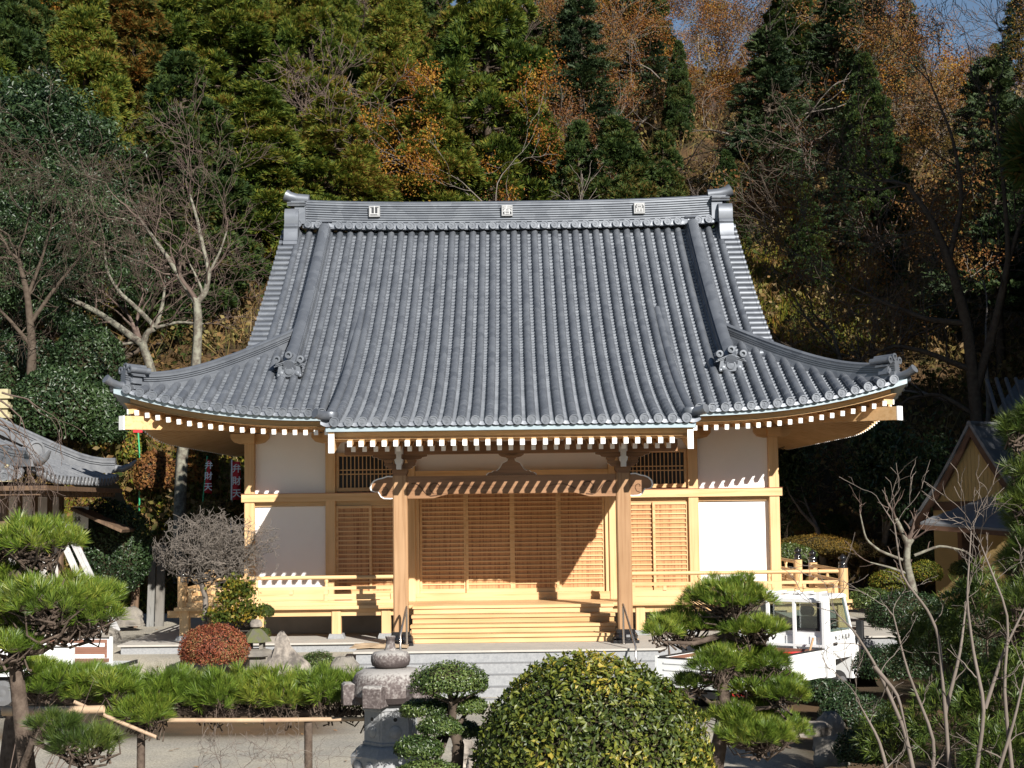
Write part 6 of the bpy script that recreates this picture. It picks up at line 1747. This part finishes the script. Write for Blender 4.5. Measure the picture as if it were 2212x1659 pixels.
for q in (-1, 1):
    n = 9
    for i in range(n):
        d0, d1 = 1.68*i/n, 1.68*(i+1)/n
        for j in range(9):
            x0 = -.16 + .85*j + (.42 if i % 2 else 0); x1 = x0+.84
            if j == 0: x0 = -.16
            m.add([(x0, q*d0, gz_(d0)+.09), (x1, q*d0, gz_(d0)+.09), (x1, q*d1, gz_(d1)+.115), (x0, q*d1, gz_(d1)+.115), (x0, q*d1, gz_(d1)+.07), (x1, q*d1, gz_(d1)+.07)], [(0, 1, 2, 3), (3, 2, 5, 4)])
    m.sweep([(-.12, q*d, gz_(d)+.12) for d in np.linspace(.02, 1.66, 8)], (1, 0, 0), [(-.06, -.03), (.10, -.03), (.10, .03), (-.06, .03)])
m.tube([(-.18, 0, zrdg+.11), (8, 0, zrdg+.11)], .06, 6)
hb(m, 'slate_roof', SLATE)
m = MB(); c4 = [P(1988, 1128, 3.4), P(2270, 1150, 1.4), P(2300, 1050, 5.0), P(2150, 1068, 6.0)]
up_ = Vector((0, 0, .05)); nn = 6
for k in range(nn):
    a0, a1 = k/nn, (k+1)/nn
    l0, l1 = c4[0].lerp(c4[3], a0), c4[0].lerp(c4[3], a1); r0, r1 = c4[1].lerp(c4[2], a0), c4[1].lerp(c4[2], a1)
    m.add([l0, r0, r1+up_*.6, l1+up_*.6, l1, r1, l0-up_, r0-up_], [(0, 1, 2, 3), (3, 2, 5, 4), (6, 7, 1, 0)])
m.build('lower_roof', SLATE, rh)
m = MB(); m.beam(c4[0]-Vector((0, 0, .10)), c4[1]-Vector((0, 0, .10)), .06, .09); m.beam(c4[0]-Vector((0, -.1, .10)), c4[3]-Vector((0, 0, .12)), .06, .09); m.build('eave_board', BROWN, rh)
pb = P(2092, 1150, 3.6); m = MB(); m.box(pb.x-.18, pb.x+.18, 3.5, 3.8, -2.7, pb.z+.12); m.build('porch_post', BROWN, rh)
# tiled eave of another roof in the shade
t = thing('shaded_outbuilding', 'sliver of another tiled roof beyond the beige house, at the right edge', 'building', (14, 12, -1))
m = MB(); p = P(2185, 890, 12)
m.add([(p.x-.5, 12, p.z-.1), (p.x+4, 12, p.z-.1), (p.x+4, 15, p.z+1.1), (p.x+1.2, 15, p.z+1.1)], [(0, 1, 2, 3)])
for k in range(16): m.tube([(p.x-.4+.28*k, 11.95, p.z-.06), (p.x+.3+.28*k, 15, p.z+1.14)], .06, 6)
m.build('roof', OLDT, t); m = MB(); m.box(p.x+.3, p.x+4, 12.6, 15, gz(p.x, 13)-.3, p.z+.1); m.build('wall', OLDW, t)

# ------------------------------------------------------------------ trucks
WP = plain('white_vehicle_paint', (0.74, 0.75, 0.75), .28, .5, c2=(0.70, 0.71, 0.71), scale=3)
RUB = plain('black_rubber', (0.02, 0.02, 0.02), .8, .3); PLY = wood('brown_plywood_lining', (.20, .10, .07), (.13, .065, .045), 'y', .7)
def glass():
    m, N, L, b = nodes('vehicle_glass'); t = N.new('ShaderNodeBsdfTransparent'); t.inputs[0].default_value = (.72, .80, .78, 1)
    gl = N.new('ShaderNodeBsdfGlossy'); gl.inputs['Roughness'].default_value = .03; mx = N.new('ShaderNodeMixShader'); mx.inputs[0].default_value = .12
    L.new(t.outputs[0], mx.inputs[1]); L.new(gl.outputs[0], mx.inputs[2]); L.new(mx.outputs[0], N['Material Output'].inputs[0]); return m
GLS = glass(); CHR = plain('grey_metal', (.16, .16, .165), .5, .5, .4)
def truck(name, label, loc, heading, text=None, rear_down=False, group='white flatbed trucks', cab=True):
    """local: x right, y forward, origin on the ground at the middle of the cab's back"""
    t = thing(name, label, 'truck', loc, -heading, group)
    W, CL, BL = .80, 1.05, 2.55
    def B(m, n, mats, par=t, **k): return m.build(n, mats, par, local=True, **k)
    if cab:
        c = MB(); IN = W-.02
        c.prism([(.02, .98), (.02, 1.215), (.90, 1.215), (1.03, 1.10), (1.14, .98)], lambda a, b, q: (q, a, b), -IN, IN)
        c.box(-IN, IN, .02, .28, .50, .979); c.box(-IN, IN, .281, .90, .78, .979)
        c.prism([(.901, .42), (.901, .979), (1.14, .979), (1.17, .90), (1.17, .42)], lambda a, b, q: (q, a, b), -IN, IN)
        c.box(-IN, IN, .02, .06, 1.216, 1.275); c.box(-IN, IN, .02, .06, 1.695, 1.75)
        for q in (-1, 1):
            c.box(min(q*.63, q*IN), max(q*.63, q*IN), .02, .06, 1.276, 1.694)
            c.box(min(q*(IN-.05), q*IN), max(q*(IN-.05), q*IN), .061, .14, 1.216, 1.75)
            c.beam((q*(IN-.03), .70, 1.74), (q*(IN-.03), .93, 1.20), .05, .05)
        c.prism([(.02, 1.751), (.05, 1.80), (.30, 1.825), (.62, 1.82), (.74, 1.79), (.76, 1.751)], lambda a, b, q: (q, a, b), -IN, IN)
        bo = B(c, 'cab', [WP])
        s_ = MB()
        for q in (-1, 1): s_.box(q*.36-.24, q*.36+.24, .12, .26, .98, 1.46); s_.box(q*.36-.12, q*.36+.12, .13, .22, 1.47, 1.62)
        B(s_, 'seats', [RUB], bevel=.03)
        s_ = MB(); s_.tube([(.36+.17*math.cos(k*.524), .72+.05*math.sin(k*.524), 1.26+.15*math.sin(k*.524)) for k in range(13)], .012, 6, cap=False); B(s_, 'steering_wheel', [M['dark']])
        s_ = MB(); s_.add([(-.70, .95, 1.22), (.70, .95, 1.22), (.68, .74, 1.74), (-.68, .74, 1.74)], [(0, 1, 2, 3)]); B(s_, 'windscreen', [GLS])
        for q in (-1, 1):
            d = MB(); d.prism([(.15, .80), (.15, 1.205), (.89, 1.205), (1.01, 1.10), (1.01, .80)], lambda a, b, s: (s, a, b), q*(W-.019), q*(W-.006)); d.box(min(q*(W-.019), q*(W-.006)), max(q*(W-.019), q*(W-.006)), .15, .272, .56, .799)
            do = B(d, 'door', [WP], bevel=.006)
            h = MB(); h.box(min(q*(W-.012), q*(W+.004)), max(q*(W-.012), q*(W+.004)), .20, .34, 1.0, 1.05); B(h, 'door_handle', [M['dark']], do)
            s = MB(); s.prism([(.142, 1.22), (.142, 1.745), (.69, 1.745), (.89, 1.22)], lambda a, b, k: (k, a, b), q*(W-.048), q*(W-.042)); B(s, 'side_window', [GLS])
            mi = MB(); mi.box(min(q*(W+.02), q*(W+.14)), max(q*(W+.02), q*(W+.14)), .98, 1.05, 1.05, 1.36); mi.beam((q*(W-.02), 1.0, 1.2), (q*(W+.08), 1.0, 1.2), .02, .02); B(mi, 'wing_mirror', [M['dark']], bevel=.02)
            if q > 0 and text:
                for i, ch in enumerate(text):
                    glyph(ch, .088, INK, do, Matrix.Identity(4), .001, 'door_lettering')
                    o = COL.objects[-1] if False else bpy.context.scene.objects[-1]
                    o.matrix_parent_inverse = Matrix.Identity(4); o.location = (W-.003, .30+.118*i, 1.11); o.rotation_euler = (R(90), 0, R(90))
        b = MB(); b.box(-.629, .629, .036, .042, 1.276, 1.694)
        B(b, 'rear_window', [GLS]); b = MB()
        for a in ((-.66, -.62, 1.24, 1.73), (.62, .66, 1.24, 1.73), (-.62, .62, 1.24, 1.28), (-.62, .62, 1.69, 1.73)): b.box(a[0], a[1], .004, .021, a[2], a[3])
        B(b, 'rear_window_seal', [RUB])
        r_ = MB()
        for x0, x1 in ((-.74, -.48), (-.40, -.05), (.05, .40), (.48, .74)): r_.box(x0, x1, .004, .02, .72, 1.16)
        B(r_, 'cab_back_ribs', [WP], bevel=.01)
        gf = MB()
        for x in (-.755, -.24, .24, .755): gf.box(x-.024, x+.024, -.06, -.02, .74, 1.70)
        gf.box(-.78, .78, -.06, -.02, 1.70, 1.745); gf.box(-.78, .78, -.061, -.02, .99, 1.03); gf.obox((.70, -.08, 1.80), (1, 0, 0), (0, 1, 0), (0, 0, 1), .03, .03, .07)
        B(gf, 'guard_frame', [WP])
        rb = MB()
        for x in (-.5, -.25, 0, .25, .5): rb.box(x-.03, x+.03, .08, .60, 1.825, 1.845)
        B(rb, 'roof_ribs', [WP], bevel=.008)
    f = MB(); f.box(-W+.04, W-.04, -BL, -.12, .60, .66, 1); f.box(-W, W, -BL-.02, -.1, .54, .598); B(f, 'bed_floor', [WP, PLY])
    f = MB(); f.box(-.35, .35, -BL, 1.0, .40, .50); B(f, 'chassis', [M['dark']])
    def gate(x0, x1, y0, y1, inner):
        g_ = MB(); g_.box(x0, x1, y0, y1, .60, .965); g_.box(x0-.006, x1+.006, y0-.006, y1+.006, .967, .985, 1)
        if inner == 'y':
            for z in (.70, .80, .90): g_.box(x0+.1, x1-.1, y0-.012, y0-.001, z-.012, z+.012)
        else:
            for s in (-1, 1):
                xx = x1 if s > 0 else x0
                for z in (.69, .87): g_.box(min(xx, xx+s*.012), max(xx, xx+s*.012), y0+.08, y1-.08, z-.03, z+.03)
        return g_
    B(gate(W-.035, W, -BL, -.13, 'x'), 'side_gate', [WP, RUB]); B(gate(-W, -W+.035, -BL, -.13, 'x'), 'side_gate', [WP, RUB])
    for q in (-1, 1):
        l = MB(); l.box(min(q*(W-.045), q*(W-.037)), max(q*(W-.045), q*(W-.037)), -BL+.04, -.15, .67, .955); B(l, 'gate_lining', [PLY])
    l = MB(); l.box(-W+.05, W-.05, -.125, -.11, .66, .96); B(l, 'front_lining', [PLY])
    for q in (-1, 1):
        pst = MB(); pst.box(q*(W-.02)-.025, q*(W-.02)+.025, -BL-.04, -BL-.002, .52, 1.0); B(pst, 'corner_post', [WP])
    if rear_down:
        gd = MB(); gd.box(-W+.05, W-.05, -BL-.44, -BL-.05, .585, .62); gd.box(-W+.05, W-.05, -BL-.47, -BL-.442, .58, .64, 1); B(gd, 'tail_gate', [WP, RUB])
    else: B(gate(-W+.05, W-.05, -BL-.036, -BL-.004, 'y'), 'tail_gate', [WP, RUB])
    for q in (-1, 1):
        for y in ((.64, -1.45) if cab else (-1.45,)):
            w_ = MB(); w_.lathe([(.20, 0), (.27, .01), (.285, .05), (.285, .12), (.27, .16), (.20, .17)], (q*(W-.10)-(.17 if q > 0 else 0)+0, y, .285), 24, 0, (Vector((0, 1, 0)), Vector((0, 0, 1)), Vector((1, 0, 0))))
            wo = B(w_, 'wheel', [RUB], smooth=40)
            w_ = MB(); w_.lathe([(.19, 0), (.19, .02), (.12, .03), (.06, .025), (.02, .03)], (q*(W-.10)+q*.0, y, .285), 18, 0, (Vector((0, 1, 0)), Vector((0, 0, 1)), Vector((q, 0, 0)))); B(w_, 'rim', [CHR], wo)
    lt = MB(); lt.box(-W+.06, -W+.26, -BL-.06, -BL-.02, .47, .535); lt.box(W-.26, W-.06, -BL-.06, -BL-.02, .47, .535); B(lt, 'tail_light', [plain('red_lamp_glass', (.4, .02, .02), .2)])
    return t
hd = R(38); rgt = Vector((math.cos(hd), -math.sin(hd), 0)); fwd = Vector((math.sin(hd), math.cos(hd), 0))
corner = Vector((5.02, -4.35, 0)); mid = corner - rgt*.80
tz = gz(mid.x, mid.y-.6)
tk = truck('flatbed_truck', 'white flatbed truck with open cab back and lettered door, right of the granite stairs', (mid.x, mid.y, -3.29), hd, '所工木保好')
def in_bed(x, y, z): return Vector((mid.x, mid.y, -3.29)) + rgt*x + fwd*y + Vector((0, 0, z))
# load of the truck
b = in_bed(.42, -.42, .66); g = rng(700)
m = MB(); n = 10; vs = []
for z, r in ((0, .17), (.12, .19), (.22, .16), (.27, .17), (.25, .10)):
    for k in range(n): a = 2*math.pi*k/n; q = 1+.18*math.sin(3*a+z*20); vs.append((b.x+r*math.cos(a)*q, b.y+r*.7*math.sin(a)*q, b.z+z+.02*math.sin(5*a)*(z > .1)))
m.add(vs, [(j*n+k, j*n+(k+1) % n, (j+1)*n+(k+1) % n, (j+1)*n+k) for j in range(4) for k in range(n)] + [tuple(reversed(range(n))), tuple(4*n+k for k in range(n))])
o = m.build('red_bag', plain('red_plastic_bag', (.55, .02, .02), .35, .5), None, smooth=60); tag(o, 'crumpled bright red bag lying in the truck bed by the cab', 'bag')
b = in_bed(-.52, -2.2, .66); t = thing('tool_box', 'blue-grey plastic toolbox at the rear of the truck bed', 'toolbox', tuple(b), -hd)
BLU = plain('blue_grey_plastic', (.09, .13, .19), .4, .4)
m = MB(); m.box(-.20, .20, -.11, .11, 0, .17); m.build('box_body', BLU, t, local=True, bevel=.01); m = MB(); m.box(-.215, .215, -.125, .125, .173, .23); m.build('box_lid', BLU, t, local=True, bevel=.015)
m = MB(); m.box(.02, .08, -.132, -.126, .12, .21); m.build('latch', plain('red_latch', (.5, .03, .03), .4), t, local=True)
m = MB(); a = in_bed(.66, -.55, .66); c_ = in_bed(.62, -.15, 1.14); m.tube([a, c_], .018, 8); o = m.build('wooden_pole', M['kez'], None); tag(o, 'pale wooden tool handle leaning in the corner of the truck bed', 'handle')
tl = P(150, 1440, -4.6)
truck('flatbed_truck', 'white flatbed truck at the left edge, tailgate lowered, half behind the pines', (-9.05, -4.9, -2.98), R(-84), None, True)
m = MB(); b = P(75, 1405, -4.9); m.lathe([(.10, 0), (.13, .06), (.12, .16), (.07, .2)], (b.x, -4.85, -2.32), 10); o = m.build('yellow_bag', plain('yellow_bag', (.6, .42, .05), .6), None, smooth=60); tag(o, 'yellow bag on the bed of the left truck', 'bag')

# ------------------------------------------------------------------ ladders, planks, banners, small things
def ladder(label, a, b, wd, m_):
    a = Vector(a); b = Vector(b); d = (b-a).normalized(); side = d.cross(Vector((1, .25, 0))).normalized()
    t = thing('ladder', label, 'ladder', tuple(a), 0, 'ladders leaning on the left building')
    for q in (-1, 1):
        m = MB(); nn = side.cross(d); m.obox((a+b)/2+side*q*wd/2, d, side, nn, (b-a).length/2, .014, .035); m.build('rail', m_, t)
    n = int((b-a).length/.30)
    for k in range(1, n):
        p = a + d*(.30*k); m = MB(); m.tube([p-side*(wd/2-.015), p+side*(wd/2-.015)], .016, 6); m.build('rung', m_, t)
    return t
ALU = plain('white_aluminium', (.62, .62, .63), .35, .5, .3)
ladder('aluminium ladder leaning on the left building, the right one of two', P(256, 1371, .6), P(135, 1118, -.5), .36, ALU)
ladder('aluminium ladder with narrower rails just left of the other', P(226, 1373, .2), P(118, 1128, -.75), .30, ALU)
GREYP = wood('grey_plank', (.17, .17, .165), (.11, .11, .105), 'z', .8)
for i, (x0, x1, yt, Y, lab, mm) in enumerate(((317, 332, 1180, 3.2, 'grey upright plank in the shade left of the veranda, the left one', GREYP), (335, 353, 1178, 3.2, 'grey upright plank in the shade left of the veranda, the right one', GREYP), (280, 288, 1250, 2.9, 'short brown stake near the round boulder', OLDW), (290, 296, 1240, 3.0, 'thin brown stake right beside the short one', OLDW))):
    a = P(x0, yt, Y); b = P(x1, yt, Y); m = MB(); zb_ = gz(a.x, Y)-.1
    m.add([(a.x, Y, zb_), (b.x, Y, zb_), (b.x, Y+.08, zb_), (a.x, Y+.08, zb_), (a.x-.02, Y+.3, a.z), (b.x-.02, Y+.3, a.z), (b.x-.02, Y+.36, a.z), (a.x-.02, Y+.36, a.z)], [(0, 3, 2, 1), (4, 5, 6, 7), (0, 1, 5, 4), (1, 2, 6, 5), (2, 3, 7, 6), (3, 0, 4, 7)])
    o = m.build('upright_plank' if i < 2 else 'wooden_stake', mm, None); tag(o, lab, 'plank' if i < 2 else 'stake')
REDC = plain('red_banner_cloth', (.55, .035, .045), .7, .2, c2=(.48, .03, .04), scale=4)
GRN = plain('green_pole', (.03, .30, .13), .4, .4)
def banner(label, top, bot, fx0, fx1, ft, fb, Y, polem, text, sway, size):
    a = P(*top, Y); b = P(*bot, Y); t = thing('banner', label, 'banner', tuple(b), 0, 'red banners on the left slope')
    m = MB(); m.tube([(b.x, b.y, gz(b.x, Y)-.1), tuple(b), tuple(a)], .022, 8); m.build('pole', polem, t)
    n = 12; V = []
    for i in range(n+1):
        f = i/n; py = ft+(fb-ft)*f; x0 = fx0(f); x1 = fx1(f)
        for j in range(5):
            u = j/4; p = P(x0+(x1-x0)*u, py + sway*u, Y-.05); V.append((p.x, Y-.05+.05*math.sin(u*5+f*3), p.z))
    m = MB(); m.add(V, [(i*5+j, i*5+j+1, (i+1)*5+j+1, (i+1)*5+j) for i in range(n) for j in range(4)])
    o = m.build('cloth', REDC, t, smooth=60); sdm = o.modifiers.new('thick', 'SOLIDIFY'); sdm.thickness = .004
    for i, ch in enumerate(text):
        f = (i+.6)/len(text); p = P((fx0(f)+fx1(f))/2, ft+(fb-ft)*f*.97, Y-.14); glyph(ch, size, M['whitepaint'], t, Matrix.Translation(p) @ FACE, .003, 'banner_lettering')
banner('red banner with white characters on a green pole, left of the pair', (448, 985), (436, 1106), lambda f: 447-6*f, lambda f: 456+1*f, 992, 1064, 11, GRN, '弁財天', 3, .22)
banner('red banner with white characters on a white pole next to the hall wall', (501, 993), (500, 1100), lambda f: 502, lambda f: 520, 997, 1080, 11, M['whitepaint'], '弁財天', 0, .24)
a = P(298, 928, 12); b = P(302, 985, 12); t = thing('marker_pole', 'thin green pole with a small red top below the left roof corner beam', 'pole', tuple(b))
m = MB(); m.tube([(b.x, 12, gz(b.x, 12)-.1), tuple(b), tuple(a)], .022, 8); m.build('pole', GRN, t); m = MB(); m.box(a.x-.12, a.x+.12, 11.97, 12.03, a.z-.08, a.z+.12); m.build('top', REDC, t)
p = P(8, 905, 12); t = thing('stone_pagoda', 'small pale tiered stone pagoda at the left edge above the tiled roof', 'pagoda', (p.x, 12, p.z-1.0))
m = MB()
for k in range(5): m.box(p.x-.22, p.x+.22, 11.8, 12.2, p.z-.5+.26*k, p.z-.40+.26*k); m.box(p.x-.14, p.x+.14, 11.87, 12.13, p.z-.40+.26*k, p.z-.24+.26*k)
m.box(p.x-.2, p.x+.2, 11.8, 12.2, gz(p.x, 12)-.2, p.z-.502)
m.build('tiers', plain('yellowish_stone', (.42, .38, .24), .9, .1, c2=(.33, .29, .18), scale=6), t)
# ------------------------------------------------------------------ unseen trees added beyond the right edge, placed and sized to shade the right side
SHADE = [('evergreen', 14.4, -9.0, 8.6, .9), ('evergreen', 13.2, -7.2, 7.0, .85), ('evergreen', 13.4, -4.0, 5.0, .9), ('evergreen', 10.2, -17.5, 6.6, 1.0), ('evergreen', 11.8, -19.5, 6.4, 1.0), ('evergreen', 9.6, -21.0, 5.8, 1.0), ('evergreen', 12.2, -15.6, 7.0, 1.0), ('evergreen', 13.8, -12.6, 7.6, 1.0), ('evergreen', 15.5, -10.0, 8.5, 1.0), ('evergreen', 17.0, -14.5, 9.5, 1.0), ('cypress', 15.0, -6.0, 8.5, 1.3), ('evergreen', 20.0, -2.0, 15.0, .8),
         ('evergreen', 18.8, -7.0, 9.0, .9), ('evergreen', 18.3, 3.0, 15.0, .9), ('cypress', 20.5, 0.0, 16.0, 1.3), ('evergreen', 20.5, 7.0, 16.0, 1.0), ('evergreen', 23.5, 3.0, 15.0, 1.1), ('evergreen', 24.0, 9.0, 15.0, 1.1), ('cedar', 22.0, 12.5, 16.0, 1.3), ('clear_trunk', 18.0, -5.0, 23.0, .8), ('clear_trunk', 20.5, -9.5, 24.0, .8), ('clear_trunk', 19.0, -0.5, 22.0, .75), ('clear_trunk', 15.8, 4.0, 17.0, .8), ('evergreen', 26.5, 9.0, 24.0, .75), ('evergreen', 30.0, 5.0, 26.0, .75), ('evergreen', 27.5, 15.5, 23.0, .75), ('evergreen', 32.5, 12.0, 27.0, .75), ('cedar', 24.5, 18.0, 22.0, 1.3), ('evergreen', 29.0, 22.0, 22.0, .8)]
for i, (k, x, y, h, wf) in enumerate(SHADE):
    plant(PR[k][i % len(PR[k])], 'unseen evergreen beyond the right edge of the picture, placed for its shade', 'tree', (x, y, gz(x, y)-.2), h, wf, rt.uniform(0, 6), 'unseen shade evergreens beyond the right edge', TNAME[k])
